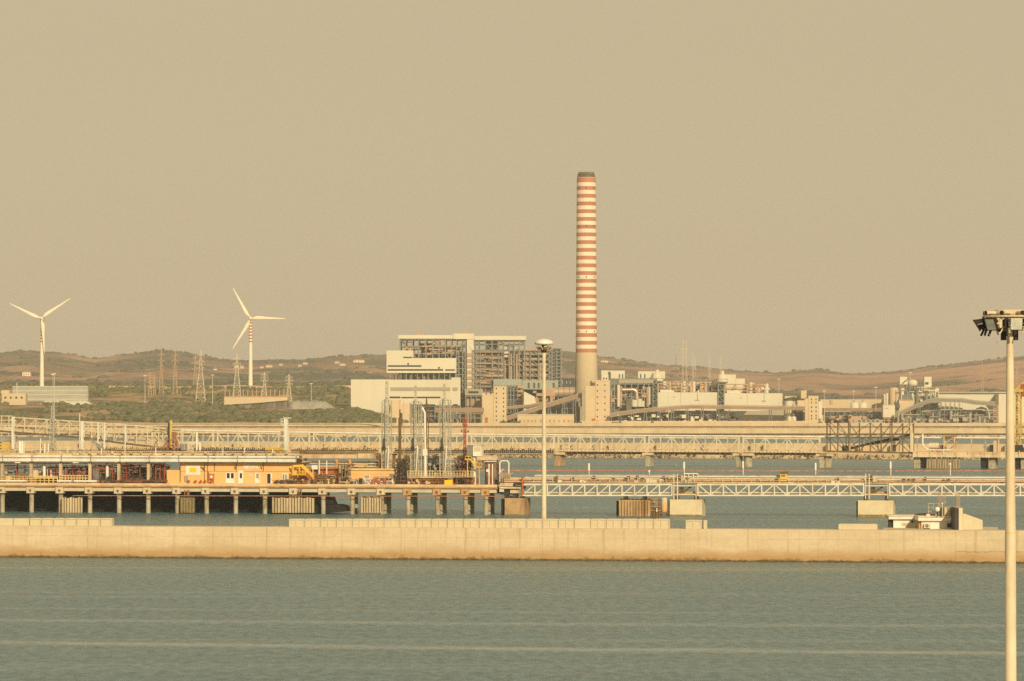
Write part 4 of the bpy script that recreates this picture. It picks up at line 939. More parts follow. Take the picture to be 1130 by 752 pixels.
# ================================================================== wind turbines
def turbine():
    t = TP('wind_turbine', 'white wind turbine with a bright red banded tower top, one blade pointing right', 'wind turbine', WT, 276.5, v=0, z=gz(276.5, 3600)-2, group='two white wind turbines')
    k = 3600/F; u = WT.U(276.5); z0 = t.off[2]; zt = WT.Z(276.5, 353.5)
    ys_ = [353.5]
    prof = [(2.15, z0), (1.9, (z0+zt)/2)]; ms = [0]
    rd = lambda z: 2.15 - (z-z0)/(zt-z0)*.85
    prof = [(rd(z0), z0), (rd(zt-20), WT.Z(0, 378))]; ms = [0]
    for i in range(7):
        y1 = 378 - 3.45*i
        prof += [(rd(WT.Z(0, y1-1.75)), WT.Z(0, y1-1.75)), (rd(WT.Z(0, y1-3.45)), WT.Z(0, y1-3.45))]; ms += [1, 0]
    m = MB(); m.rev(prof, (u, 0), 20, ms); t.add('tower', ['turbine_white', 'turbine_red'], m)
    m = MB(); zh = WT.Z(276.5, 351.8); m.box(u-1.7, u+1.7, -3.0, 7, zh-1.9, zh+1.7); m.box(u-1.3, u+1.3, 7.01, 8, zh-1.4, zh+1.2); t.add('nacelle', 'turbine_white', m)
    hb = bpy.data.objects.new('x', None)
    m = MB(); pr = [(1.5, 0), (1.45, .9), (1.1, 1.9), (.05, 2.5)]
    vs_ = [(r*math.cos(2*math.pi*i/16), -y, r*math.sin(2*math.pi*i/16)) for r, y in pr for i in range(16)]
    m._a(vs_, [(j*16+i, j*16+(i+1) % 16, (j+1)*16+(i+1) % 16, (j+1)*16+i) for j in range(3) for i in range(16)], True)
    hub = m.build('hub', 'turbine_white', parent=t.o); hub.location = (0, -3.4, zh - z0)
    m = MB(); Lb = 33.5; st = [(0, .55, .55), (1.6, .6, .55), (4.5, 1.75, .5), (8, 1.75, .38), (16, 1.2, .25), (25, .75, .14), (31, .45, .08), (Lb, .1, .03)]
    n = 10; vs_ = []
    for z, c, th in st:
        for i in range(n):
            a = 2*math.pi*i/n; vs_.append((c*math.cos(a) - (c-.55)*.55, th*math.sin(a), z+.8))
    m._a(vs_, [(j*n+i, j*n+(i+1) % n, (j+1)*n+(i+1) % n, (j+1)*n+i) for j in range(len(st)-1) for i in range(n)], True)
    b0 = m.build('blade', 'turbine_white', parent=hub); b0.location = (0, -.9, 0)
    for i in (1, 2):
        b = b0.copy(); COL.objects.link(b); b.parent = hub; b.rotation_euler = (0, math.radians(120*i), 0)
    hub.rotation_euler = (0, math.radians(90), 0)      # one blade level to the right
    return t.o
wt = turbine()
c = copy_tree(wt); c.location = WT.W(WT.U(46.2), 0, gz(46.2, 3600) - .5); c['label'] = 'white wind turbine at far left with two blades raised like a V'
for ch in [x for x in bpy.data.objects if x.parent == c and x.name.startswith('hub')]: ch.rotation_euler = (0, math.radians(55), 0)
# ================================================================== transmission pylons and poles
def pylon(px, yt, yb, D, mt, label, wide=5.0, arms=3, w=.32, armw=7.0, grp='lattice power pylons on the left plain'):
    L = Line(D); zb = min(L.Z(px, yb), gz(px, D)+.5); zt = L.Z(px, yt); u = L.U(px)
    t = TP('power_pylon', label, 'pylon', L, px, v=0, z=zb, group=grp)
    m = MB(); hm_ = zb + (zt-zb)*.62
    m.lattice(u-wide/2, u+wide/2, -wide/2, wide/2, zb, hm_, 7, w, taper=.32)
    ww = wide*.32; m.lattice(u-ww/2, u+ww/2, -ww/2, ww/2, hm_, zt, 7, w*.9, taper=.25); t.add('tower', mt, m)
    m = MB()
    for i in range(arms):
        z = hm_ + (zt-hm_)*(.12 + .3*i); a = armw*(1 - .18*abs(i-1))
        for s in (-1, 1):
            m.bar((u, -.3, z), (u+s*a/2, 0, z), w*.8); m.bar((u, 0, z+1.8), (u+s*a/2, 0, z), w*.7); m.bar((u+s*a/2, 0, z), (u+s*a/2, 0, z-1.5), w*.6)
    t.add('crossarms', mt, m)
for a in ((178, 386, 443, 3450, 'pylon_rust', 'tall rust-coloured pylon, left of the tallest rusty pair'), (193.3, 386.5, 443, 3440, 'pylon_rust', 'tall rust-coloured pylon, right of the tallest rusty pair'),
          (165.5, 411, 444, 3400, 'pylon_rust', 'short rusty pylon at the left of the rusty group', 4), (170.5, 414, 444, 3420, 'pylon_rust', 'short slim rusty pylon beside the tall rusty pair', 3.2),
          (215.5, 390, 442, 3700, 'pylon_rust', 'rusty pylon half hidden behind the pale pylon', 5.5), (221.5, 387, 440, 3250, 'pylon_pale', 'tall pale pylon with wide feet, left of the right turbine', 8.5),
          (261.5, 391, 438, 3300, 'pylon_pale', 'pale pylon just left of the right turbine tower', 7.5), (291.8, 411, 438, 3300, 'pylon_pale', 'short pale pylon right of the right turbine tower', 5),
          (319, 413, 440, 3200, 'pylon_pale', 'short pale pylon above the grey sheeted mound', 5)):
    pylon(*a)
for a in ((746, 391, 425, 3900, 'first short cream pylon left of the tall pair'), (753.5, 375.5, 425, 3850, 'tall cream pylon, left one of the tall pair'), (757.5, 377, 425, 3870, 'tall cream pylon, right one of the tall pair'),
          (764.8, 391, 424, 3900, 'short cream pylon just right of the tall pair'), (783, 392.5, 424, 3950, 'short cream pylon, left one above the pipe frame'), (795, 393.5, 420, 3950, 'short cream pylon behind the taller silo head'), (767.5, 394, 424, 3990, 'slim cream pylon hard behind the short one right of the tall pair')):
    pylon(a[0], a[1], a[2], a[3], 'pylon_pale', a[4], 3.4, 3, .2, 4.5, 'cream pylons behind the white halls')
pylon(1084, 400, 436, 3700, 'pylon_rust', 'faint pylon before the bare hill at right', 4.5, 3, .26, 6, 'pylons at the right edge'); pylon(1122, 405, 436, 3700, 'pylon_rust', 'faint pylon behind the yellow crane at right', 4.5, 3, .26, 6, 'pylons at the right edge')
def pole(px, yt, yb, D, label, w=.28, head=True):
    L = Line(D); zb = min(L.Z(px, yb), gz(px, D)+.6); t = TP('light_pole', label, 'light pole', L, px, v=0, z=zb, group='thin light poles on the far shore')
    u = L.U(px); zt = L.Z(px, yt); m = MB(); m.cyl((u, 0, zb), (u, 0, zt), w, w*.6, 6); t.add('post', 'clad_white', m)
    m = MB(); m.box(u-1.3, u+1.3, -.3, .3, zt, zt+.6); t.add('lamp_head', 'clad_white', m)
for a in ((60, 413, 448, 3000, 'thin light pole in front of the long striped hall'), (160, 415, 443, 3200, 'thin light pole left of the rusty pylons'), (234.5, 414.5, 442, 3150, 'thin light pole between pale pylon and right turbine'),
          (343.5, 424, 445, 3100, 'thin light pole above the grey sheeted mound'), (737.6, 431, 467, 3000, 'tall thin pole in front of the middle white hall', .22), (859.5, 419, 436, 3300, 'light pole behind the right white hall'),
          (909.5, 432, 467, 3000, 'light pole just right of the right tan tower'), (942, 432, 452, 3200, 'light pole over the squat tanks'), (966.5, 428, 462, 3100, 'light pole left of the cement silos'), (1004.5, 412, 420, 3150, 'light pole over the cement bin')):
    pole(*a)
# ================================================================== back jetty (P2)
def truss_side(m, L, x0, x1, yt, yb, v, n, w, pat='/', wd=None):
    """verticals and diagonals of one truss face; pat repeats '/', '\\' or 'x' """
    wd = wd or w*.8
    for i in range(n+1):
        x = x0 + (x1-x0)*i/n
        m.bar(L.P(x, yt(x), v), L.P(x, yb(x), v), w)
        if i < n:
            x2 = x0 + (x1-x0)*(i+1)/n; c = pat[i % len(pat)]
            if c in '/x': m.bar(L.P(x, yb(x), v), L.P(x2, yt(x2), v), wd)
            if c in '\\x': m.bar(L.P(x, yt(x), v), L.P(x2, yb(x2), v), wd)
def chord(m, L, x0, x1, y, v, w, h, n=10, over=0):
    for i in range(n):
        a = x0 + (x1-x0)*i/n; b = x0 + (x1-x0)*(i+1)/n; m.bar(L.P(a, y(a), v), L.P(b, y(b), v), w, h)
DK2 = 5.0
# deck of the jetty, whole length
t = TP('back_jetty', 'long beige jetty deck on spaced piers carrying the conveyor trusses, farther of the two', 'jetty', P2, 565, v=0, z=0)
m = MB(); m.box(-330, P2.U(612), .2, 7, 4.2, 5.2); m.box(P2.U(1008), 330, -1.2, 8, 4.3, 6.0); t.add('deck', 'deck_concrete', m)
m = MB(); m.box(P2.U(1008), 330, -1.5, -1.21, 4.0, 4.9)
for i in range(10):
    x = 1012+14*i; m.pb(P2, x, x+1, 497.5, 0, -1.6, -1.52, zb=4.2)
t.add('edge_beam', 'cream_paint', m)
def pier_col(xc, wpx, style):
    m = MB(); u = P2.U(xc)
    k = P2.XY(xc)[1]/F; r = wpx*k/2
    if style == 'A':
        m.prism([(u-r, -.9), (u+r, -.9), (u+r*.62, 4.15), (u-r*.62, 4.15)], .4, 5)
    elif style == 'round':
        m.cyl((u, 2.4, -.9), (u, 2.4, 4.15), r, n=18)
    else: m.box(u-r, u+r, .3, 5, -.9, 4.15)
    t.add('pier', {'A': 'dolphin_rust', 'round': 'pile_concrete'}.get(style, 'pile_concrete'), m)
    m = MB(); m.box(u-r-1.2, u+r+1.2, -.3, 6, 4.16, 5.05); t.add('pier_cap', 'deck_concrete', m)
for a in ((615, 9, 'A'), (714.5, 5, 'box'), (813.5, 3.2, 'box'), (823.5, 9, 'round'), (911.8, 8, 'round'), (906.3, 5, 'box'), (1011.5, 7, 'box'), (1094, 7, 'box'), (1130, 8, 'box'), (1170, 8, 'box'), (525, 9, 'A'), (430, 9, 'A'), (330, 9, 'A'), (230, 9, 'A'), (130, 9, 'A'), (30, 9, 'A')): pier_col(*a)
m = MB()
for i in range(13):
    x = 1023 + 2.9*i; u = P2.U(x); m.cyl((u, 0, -.9), (u+.2*(-1)**i, 0, 4.3), .42, n=8)
t.add('pile_cluster', 'timber', m)
m = MB(); m.pb(P2, 1008, 1018.5, 499.5, 0, 1, 7, zb=-.9); m.pb(P2, 1082, 1087, 505, 0, 1.0, 6, zb=-.9); m.pb(P2, 1120, 1124, 505, 0, 1, 6, zb=-.9); t.add('fender_block', 'rubber', m)
m = MB()
for i, x in enumerate((1024, 1036, 1046)): m.pb(P2, x, x+5, 502.5, 505, -.6, .4)
t.add('fender', 'rubber', m)
# --- white truss run
def tly(x): return lerp([(165, 475.3), (250, 477.3), (430, 480.0), (600, 481.2), (905, 483.6)], x)
def bly(x): return lerp([(165, 494.5), (250, 496), (430, 497.2), (600, 497.4), (905, 499.0)], x)
spans = [(168, 236, 'leftmost white truss span of the back jetty, behind the orange building roof'), (240, 342, 'white truss span of the back jetty behind the white ladder tower'), (346, 420, 'white truss span of the back jetty left of the loading masts'),
         (424, 516, 'white truss span of the back jetty behind the loading masts'), (520, 612, 'white truss span of the back jetty behind the centre lamp mast'), (616, 712, 'white truss span of the back jetty between the A-shaped and slim piers'),
         (716, 816, 'white truss span of the back jetty ending at the twin piers'), (820, 905, 'white truss span of the back jetty beside the rusty trestle')]
for x0, x1, lb in spans:
    n = max(3, round((x1-x0)/11.8)); 
    t = TP('truss_span', lb, 'truss bridge', P2, x0, v=.5, z=5.2, group='white truss spans of the back jetty')
    m = MB(); chord(m, P2, x0, x1, lambda x: tly(x)+.8, .6, .5, .5, 6); chord(m, P2, x0, x1, lambda x: tly(x)+.8, 4.4, .5, .5, 6); t.add('top_chord', 'cream_paint', m)
    m = MB(); chord(m, P2, x0, x1, bly, .6, .5, .55, 6); chord(m, P2, x0, x1, bly, 4.4, .5, .55, 6); t.add('bottom_chord', 'cream_paint', m)
    m = MB(); truss_side(m, P2, x0+.6, x1-.6, tly, bly, .6, n, .36, '\\/' , .34); truss_side(m, P2, x0+.6, x1-.6, tly, bly, 4.4, n, .3, '/', .2)
    for x in (x0+.5, x1-.5): m.bar(P2.P(x, tly(x)-.5, .6), P2.P(x, bly(x)+1, .6), .62)
    t.add('web', 'cream_paint', m)
    m = MB()
    for k in range(n*3):
        x = x0 + (x1-x0)*(k+.5)/(n*3); m.bar(P2.P(x, bly(x)+.2, .2), P2.P(x, bly(x)-2.2, .2), .16)
    chord(m, P2, x0, x1, lambda x: bly(x)-2.2, .2, .14, .14, 4); t.add('handrail', 'beige_steel', m)
    m = MB(); chord(m, P2, x0, x1, lambda x: bly(x)+1.5, 1.2, .35, .35, 4); chord(m, P2, x0, x1, lambda x: bly(x)+3.0, 2.2, .4, .4, 4); chord(m, P2, x0, x1, lambda x: bly(x)+2.2, 3.4, 2.2, .2, 4)
    for k in range(n*2):
        x = x0 + (x1-x0)*(k+.5)/(n*2); m.bar(P2.P(x, bly(x)+.4, .8), P2.P(x, bly(x)+3.3, .8), .25)
    t.add('underslung_pipes', 'brown_steel', m)
t = TP('white_pipeline', 'long thin white pipeline on top of the back jetty truss', 'pipeline', P2, 240, v=1.4, z=P2.Z(240, tly(240), 1.4))
m = MB()
for i in range(30):
    a = 170 + (1200-170)*i/30; b = 170 + (1200-170)*(i+1)/30; f = lambda x: tly(x) if x < 905 else 483.6 + (x-905)*.006
    m.cyl(P2.P(a, f(a)-1.2, 1.4), P2.P(b, f(b)-1.2, 1.4), .32, n=8)
t.add('pipe', 'white_paint', m)
m = MB()
for x in list(range(200, 905, 30)): m.bar(P2.P(x, tly(x)-2.0, 1.4), P2.P(x, tly(x)+.8, 1.4), .5)
for x in list(range(1012, 1200, 30)): m.bar(P2.P(x, 483.2, 1.4), (P2.U(x, 1.4), 1.4, 6.0), .4)
t.add('saddles', 'beige_steel', m)
# --- rusty trestle
t = TP('rusty_trestle', 'tall dark rusty lattice trestle on the back jetty, right of the white truss', 'trestle', P2, 912, v=0, z=5.05)
tt = lambda x: lerp([(912, 466.6), (1008, 467.4)], x); mm_ = lambda x: 482.6; bb = lambda x: lerp([(912, 498.2), (1008, 500.0)], x)
for nm, y, w_ in (('middle_chord', mm_, .34), ('bottom_chord', bb, .6)):
    m = MB(); chord(m, P2, 912, 1008, y, .4, w_, w_, 4); chord(m, P2, 912, 1008, y, 6, w_, w_, 4); t.add(nm, 'brown_steel', m)
m = MB()
truss_side(m, P2, 912.5, 1008, tt, mm_, .4, 8, .42, '\\\\\\ ////', .26); truss_side(m, P2, 916, 1004, tt, mm_, 6, 4, .26, '\\/', .18); t.add('upper_web', 'brown_steel', m)
m = MB()
truss_side(m, P2, 912.5, 1008, mm_, bb, .4, 8, .38, '\\\\\\/\\//', .26); truss_side(m, P2, 916, 1004, mm_, bb, 6, 5, .26, '\\/', .2); t.add('lower_web', 'brown_steel', m)
m = MB(); m.pbar(P2, (932, 497, 2.5), (950, 492, 2.5), .9, .8); m.pbar(P2, (950, 492, 2.5), (1006, 479.5, 2.5), .9, .8); m.pbar(P2, (962, 489.5, 2.4), (992, 484, 2.4), .7, 1.2); t.add('belt', 'dark_steel', m)
m = MB(); m.pb(P2, 985, 988.5, 491, 498, 1.5, 4); m.pb(P2, 929, 936, 492, 498, 2, 4); t.add('drive_house', 'dark_steel', m)
m = MB(); m.pb(P2, 988.6, 991.5, 487, 498, 1.4, 3); m.pb(P2, 936.2, 938, 487, 498, 1.4, 3); t.add('panel', 'tower_tan', m)
m = MB(); m.pbar(P2, (1005.5, 470, -.2), (1005.5, 499, -.2), .7); m.pbar(P2, (1007, 478, -.2), (1007, 499, -.2), .5); t.add('end_post', 'cream_paint', m)
# --- right end equipment
t = TP('pipe_loop', 'curved white pipe dropping onto the back jetty deck beside the rusty trestle', 'pipe', P2, 1020, v=0, z=6.0)
m = MB(); m.tube([P2.P(1018, 479, -.2), P2.P(1018, 490, -.2), P2.P(1019.5, 493.5, -.2), P2.P(1023, 496, -.2), P2.P(1029, 496.8, -.2), P2.P(1050, 497, -.2)], .3, 8); t.add('pipe', 'white_paint', m)
t = TP('deck_tank', 'pale cylindrical tank lying on the back jetty deck', 'tank', P2, 1031, v=1, z=6.0)
m = MB(); m.cyl(P2.P(1025.5, 492.3, 2), P2.P(1036.5, 492.3, 2), 1.15, n=16); t.add('shell', 'cream_paint', m)
m = MB(); m.pb(P2, 1027, 1029, 494, 0, 1.2, 2.8, zb=5.98); m.pb(P2, 1033, 1035, 494, 0, 1.2, 2.8, zb=5.98); t.add('cradles', 'rust_steel', m)
t = TP('steel_portal', 'small beige braced steel portal on the back jetty deck', 'portal', P2, 1047, v=0, z=6.0)
m = MB(); u0, u1 = P2.U(1041.5), P2.U(1053); m.lattice(u0, u1, .2, 3, 5.98, P2.Z(1047, 482), 2, .42); t.add('frame', 'beige_steel', m)
m = MB(); m.box(u0-.3, u1+.3, 0, 3.2, P2.Z(1047, 482), P2.Z(1047, 481)); m.pb(P2, 1038.5, 1041, 491, 0, 1, 3, zb=5.98); t.add('top_plate', 'rust_steel', m)
t = TP('valve_post', 'little grey valve group on the back jetty deck', 'valve', P2, 1087, v=0, z=6.0)
m = MB(); m.pcyl(P2, (1087, 486, 0), (1087, 497.9, 0), .25); m.pb(P2, 1085, 1089, 492, 495, -.3, .4); m.pcyl(P2, (1084.5, 490, 0), (1089.5, 490, 0), .2); t.add('valve', 'grey_steel', m)
t = TP('beige_cabinet', 'beige cabinet with dark door on the back jetty deck left of the near mast', 'cabinet', P2, 1096, v=0, z=6.0)
m = MB(); m.pb(P2, 1096, 1099, 486.5, 0, .5, 3, zb=5.98); t.add('body', 'tower_tan', m)
m = MB(); m.pb(P2, 1092, 1095.9, 491, 0, 1, 3, zb=5.98); t.add('door', 'dark_steel', m)
# --- yellow crane, right edge
t = TP('yellow_crane', 'yellow lattice loading crane behind the near lamp mast at the right edge', 'crane', P2, 1122.5, v=0, z=6.0)
u0, u1 = P2.U(1120.4), P2.U(1125.4); zt_ = P2.Z(1122, 433)
m = MB(); m.lattice(u0, u1, .5, 2.2, 8.5, zt_, 9, .3); m.cyl(((u0+u1)/2-.35, 1.3, 6), ((u0+u1)/2-.35, 1.3, zt_), .28, n=8); t.add('column', 'crane_yellow', m)
m = MB(); m.box(u0-.9, u1+1.2, 0, 3, zt_, zt_+1.1); m.pbar(P2, (1121, 431, 1.3), (1146, 407, 1.3), .8); m.pbar(P2, (1123, 434, 1.3), (1146, 410, 1.3), .45)
for i in range(8): m.pbar(P2, (1122+3*i, 431-2.9*i, 1.3), (1123.5+3*i, 432.6-2.9*i, 1.3), .3)
t.add('boom', 'crane_yellow', m)
m = MB(); m.box(u0-.4, u1+.4, -.2, 3, 5.98, 8.49); m.pb(P2, 1124.8, 1129, 494, 0, -.4, 2.6, zb=5.98); t.add('base', 'dark_steel', m)
m = MB(); m.pb(P2, 1126.8, 1132, 424, 438, .5, 2); t.add('cabin', 'red_paint', m)
m = MB(); m.bar((u1, 1.3, zt_-1), P2.P(1130, 431, 1.3), .5); t.add('cabin_arm', 'crane_yellow', m)
# --- left: inclined conveyor truss
t = TP('inclined_truss', 'cream conveyor truss rising towards the left edge of the back jetty', 'truss bridge', P2, 90, v=0, z=5.2)
ti = lambda x: lerp([(-40, 458), (15, 460.8), (120, 467.6), (170, 471.5), (200, 474.5)], x)
bi = lambda x: lerp([(-40, 472.5), (15, 477.2), (90, 483), (140, 490.0), (200, 496.5)], x)
m = MB(); chord(m, P2, 15, 200, ti, 0, .5, .5, 8); chord(m, P2, 15, 200, ti, 4, .5, .5, 8); t.add('top_chord', 'cream_paint', m)
m = MB(); chord(m, P2, 15, 200, lambda x: ti(x)+9.5*(1-(x-15)/260), 0, .35, .35, 8); t.add('middle_rail', 'cream_paint', m)
m = MB(); chord(m, P2, -40, 200, bi, 0, .4, .7, 10); chord(m, P2, -40, 200, bi, 4, .4, .7, 10); t.add('bottom_chord', 'brown_steel', m)
m = MB(); truss_side(m, P2, 15, 200, ti, bi, 0, 15, .34, '/', .3); truss_side(m, P2, 15, 200, ti, bi, 4, 15, .28, '\\', .2); t.add('web', 'cream_paint', m)
m = MB()
for x, w_ in ((15, 1.0), (91.5, 1.15), (116, .6), (139, .4), (109, .45)):
    u = P2.U(x, .2); m.box(u-w_/2, u+w_/2, -.5, .8, 5.18, P2.Z(x, ti(x)-.8, .2)); u = P2.U(x, 4.2); m.box(u-w_/2, u+w_/2, 3.8, 4.6, 5.18, P2.Z(x, ti(x), .2))
t.add('posts', 'white_paint', m)
m = MB(); chord(m, P2, 18, 196, lambda x: (ti(x)+bi(x))/2+3, 2, 1.8, .9, 8); t.add('belt_housing', 'beige_steel', m)
m = MB(); chord(m, P2, 14, 118, lambda x: 497.0-(x-14)*.01, -.2, .35, .35, 3); chord(m, P2, 14, 128, lambda x: 494.6, .2, .25, .25, 3)
for i in range(12): x = 16+9.6*i; m.bar(P2.P(x, 491, -.2), P2.P(x, 500, -.2), .3)
t.add('lower_frame', 'cream_paint', m)
t = TP('left_gallery', 'boxy end of the conveyor gallery at the far left edge', 'gallery', P2, 0, v=0, z=5.2)
m = MB(); m.pb(P2, -60, 14, 481.5, 488, 0, 4); t.add('housing', 'grey_steel', m)
m = MB(); chord(m, P2, -60, 14, lambda x: 459.3, 0, .35, .35, 2); chord(m, P2, -60, 14, lambda x: 464, 0, .25, .25, 2); chord(m, P2, -60, 14, lambda x: 472.3, 0, .5, .7, 2)
for x in (-50, -35, -20, -8, 2, 10): m.pbar(P2, (x, 459.3, 0), (x, 481.5, 0), .3)
m.pbar(P2, (5, 472, 0), (14, 461, 0), .3); t.add('frame', 'cream_paint', m)
m = MB()
for x in (-50, -25, 0, 12): m.pb(P2, x-.7, x+.7, 488, 0, .5, 1.5, zb=5.18)
t.add('legs', 'beige_steel', m)
m = MB()
for i in range(3): m.pb(P2, -8, 10, 489.5+3*i, 491.5+3*i, -1.5, -.4)
m.pb(P2, -8, -7, 488.2, 0, -1.3, -.6, zb=5.18); m.pb(P2, 9, 10, 488.2, 0, -1.3, -.6, zb=5.18); t.add('cable_racks', 'yellow_paint', m)
t = TP('dark_chute', 'dark sloping chute hanging between the cream trusses', 'chute', P2, 108, v=-1, z=5.2)
m = MB(); m.prism([(P2.U(100), P2.Z(100, 485)), (P2.U(103), P2.Z(103, 485)), (P2.U(116), P2.Z(116, 494.5)), (P2.U(112), P2.Z(112, 495.5))], -1.4, -.6); t.add('trough', 'grey_steel', m)
m = MB(); m.bar(P2.P(114, 495, -1), (P2.U(114), -1, 5.18), .4); m.bar(P2.P(102, 485.5, -1), (P2.U(102), -1, 5.18), .3); t.add('struts', 'beige_steel', m)
# --- masts on the back jetty
t = TP('lattice_mast', 'slim grey lattice mast standing before the long striped hall', 'mast', P2, 58.5, v=-.2, z=5.2)
m = MB(); u = P2.U(58.5); m.lattice(u-.95, u+.95, -1, 1, 5.18, P2.Z(58, 462), 13, .24, taper=.75); m.lattice(u-.5, u+.5, -.4, .4, P2.Z(58, 462), P2.Z(58, 448), 6, .2); m.cyl((u, 0, P2.Z(58, 448)), (u, 0, P2.Z(58, 413)), .17, .1, 6); t.add('lattice', 'pale_steel', m)
m = MB(); m.box(u-.7, u+.7, -.2, .2, P2.Z(58, 414), P2.Z(58, 413)); t.add('lamp', 'white_paint', m)
t = TP('pennant_pole', 'thin pole with an orange pennant on the conveyor truss', 'flag', P2, 89, v=-.8, z=5.2)
m = MB(); u = P2.U(89); m.cyl((u, -.8, 5.18), (u, -.8, P2.Z(89, 456.5)), .22, n=6); t.add('pole', 'cream_paint', m)
m = MB(); m.prism([(u+.2, P2.Z(89, 457)), (u+2.6, P2.Z(92, 459.6)), (u+2.4, P2.Z(92, 461)), (u+.2, P2.Z(89, 459))], -.85, -.75); t.add('pennant', 'plant_pink', m)
t = TP('yellow_mast', 'short yellow and black mast with a red lattice foot', 'mast', P2, 189, v=-1.5, z=5.2)
u = P2.U(188.8, -1.5); m = MB(); m.cyl((u, -1.5, 6.2), (u, -1.5, P2.Z(188, 466, -1.5)), .62, n=10); m.cyl((u, -1.5, P2.Z(188, 468, -1.5)), (u, -1.5, P2.Z(188, 464, -1.5)), .75, .3, 10); t.add('column', 'crane_yellow', m)
m = MB(); m.box(u-1.15, u-.66, -1.9, -1, 6.2, P2.Z(188, 466.5, -1.5)); t.add('cable_tray', 'dark_steel', m)
m = MB(); m.lattice(u-1.3, u+2.0, -2.4, -.6, 5.18, 9.2, 2, .32); m.bar((u-3.5, -1.5, 6.1), (u+5, -1.5, 6.1), .5); m.bar((u-3.5, -1.5, 7.1), (u+5, -1.5, 7.1), .25)
for k in range(5): m.bar((u-3+2*k, -1.5, 5.18), (u-3+2*k, -1.5, 7.1), .25)
m.lattice(u+.9, u+2.0, -2.2, -1.0, 9.2, P2.Z(188, 477, -1.5), 4, .25); t.add('lattice_foot', 'pale_red', m)
for x, lb in ((201.5, 'grey vertical duct, first from the left beside the yellow mast'), (205.5, 'grey vertical duct, second from the left beside the yellow mast')):
    t = TP('vertical_duct', lb, 'duct', P2, x, v=-2, z=5.2, group='vertical ducts beside the yellow mast'); u = P2.U(x, -2); m = MB(); m.box(u-.5, u+.5, -2.4, -1.6, 5.18, P2.Z(x, 490, -2)); t.add('duct', 'grey_steel', m)
    m = MB(); m.cyl((u+.8, -2, 5.18), (u+.8, -2, P2.Z(x, 490.5, -2)), .2, n=6); t.add('downpipe', 'white_paint', m)
t = TP('white_goalpost', 'white goalpost-shaped pipe support behind the orange building roof', 'pipe support', P2, 218, v=-2, z=5.2)
m = MB()
for x in (217.2, 220.6): u = P2.U(x, -2); m.cyl((u, -2, 5.18), (u, -2, P2.Z(x, 477, -2) if x < 219 else P2.Z(x, 489, -2)), .42, n=8)
m.pbar(P2, (206, 489, -2), (221, 489, -2), .4); t.add('frame', 'white_paint', m)
t = TP('ladder_tower', 'white ladder tower with caged platform rising above the back jetty truss', 'tower', P2, 315.5, v=-2, z=5.2)
u0, u1 = P2.U(314.4, -2), P2.U(317.6, -2)
m = MB(); m.box(u0, u1, -2.6, -1.4, 5.18, P2.Z(316, 462, -2)); t.add('column', 'white_paint', m)
m = MB(); a = P2.U(311, -2); z1, z0 = P2.Z(313, 462, -2), P2.Z(313, 468.5, -2); m.lattice(a, u0-.05, -2.6, -1.4, z0, z1, 2, .2, diag=False); m.box(a, u0, -2.6, -1.4, z0-.2, z0); m.box(u0-.3, u1+1.1, -2.8, -1.2, z1, z1+.35); t.add('cage', 'white_paint', m)
m = MB()
for i in range(26): z = 5.6+.5*i; m.box(u0-.55, u0-.1, -2.3, -2.2, z, z+.09)
m.box(u0-.6, u0-.52, -2.3, -2.2, 5.18, z0-.25); t.add('ladder', 'white_paint', m)
def rail(label, L, x0, x1, yt, yb, v, n, mt, w=.16, zb=None, mids=1, d=None):
    t = TP('railing', label, 'railing', L, (x0+x1)/2, v=v, z=zb if zb is not None else L.Z((x0+x1)/2, yb, v))
    m = MB(); zt = L.Z((x0+x1)/2, yt, v); z0 = t.off[2]
    for dv in ([0] if d is None else [0, d]):
        for i in range(n+1): u = L.U(x0+(x1-x0)*i/n, v); m.bar((u, v+dv, z0), (u, v+dv, zt), w)
    if d:
        for i in range(n+1): u = L.U(x0+(x1-x0)*i/n, v); m.bar((u, v, zt), (u, v+d, zt), w)
    t.add('posts', mt, m)
    m = MB()
    for dv in ([0] if d is None else [0, d]):
        for k in range(mids+1): z = zt - (zt-z0)*k/(mids+1); m.bar((L.U(x0, v), v+dv, z), (L.U(x1, v), v+dv, z), w*1.25)
    t.add('rails', mt, m); return t
rail('yellow railing on the back jetty beside the white ladder tower', P2, 293, 313, 495.2, 0, -2.6, 5, 'yellow_paint', .3, 5.2, 2, 1.8)
rail('yellow railing on the back jetty left of the yellow mast', P2, 128, 160, 496, 0, -2.6, 7, 'yellow_paint', .25, 5.2, 1)
# jumble of pipes along the near edge of the back jetty
for i, (x0, x1, lb) in enumerate(((118, 186, 'low pipes and valves on the back jetty left of the yellow mast'), (224, 300, 'low pipes and valves on the back jetty right of the white goalpost'), (322, 418, 'low pipes and valves on the back jetty right of the white ladder tower'), (436, 612, 'low dark and rusty pipes on the back jetty behind the loading masts'))):
    t = TP('deck_pipes', lb, 'pipes', P2, (x0+x1)/2, v=-1.2, z=4.2)
    r = random.Random(40+i)
    m = MB()
    for k in range(4): chord(m, P2, x0, x1, lambda x: 499.8-1.9*k+(x-300)*.004, -1.6+.5*k, .26, .26, 2)
    t.add('pipes', 'beige_steel', m)
    m = MB()
    for k in range(int((x1-x0)/2.2)):
        x = x0 + 2.2*k; u = P2.U(x, -1.5); m.box(u-.13, u+.13, -1.7, -1.35, 5.18, 5.2+(.5, .95, .7, 1.3)[r.randrange(4)])
    for y in (497.2, 499.6): chord(m, P2, x0, x1, lambda x: y, -1.75, .13, .2, 2)
    m.pb(P2, x0, x1, 501.6, 0, -1.9, .1, zb=4.3); t.add('valves', ('brown_steel', 'dark_steel', 'brown_steel', 'dark_steel')[i], m)

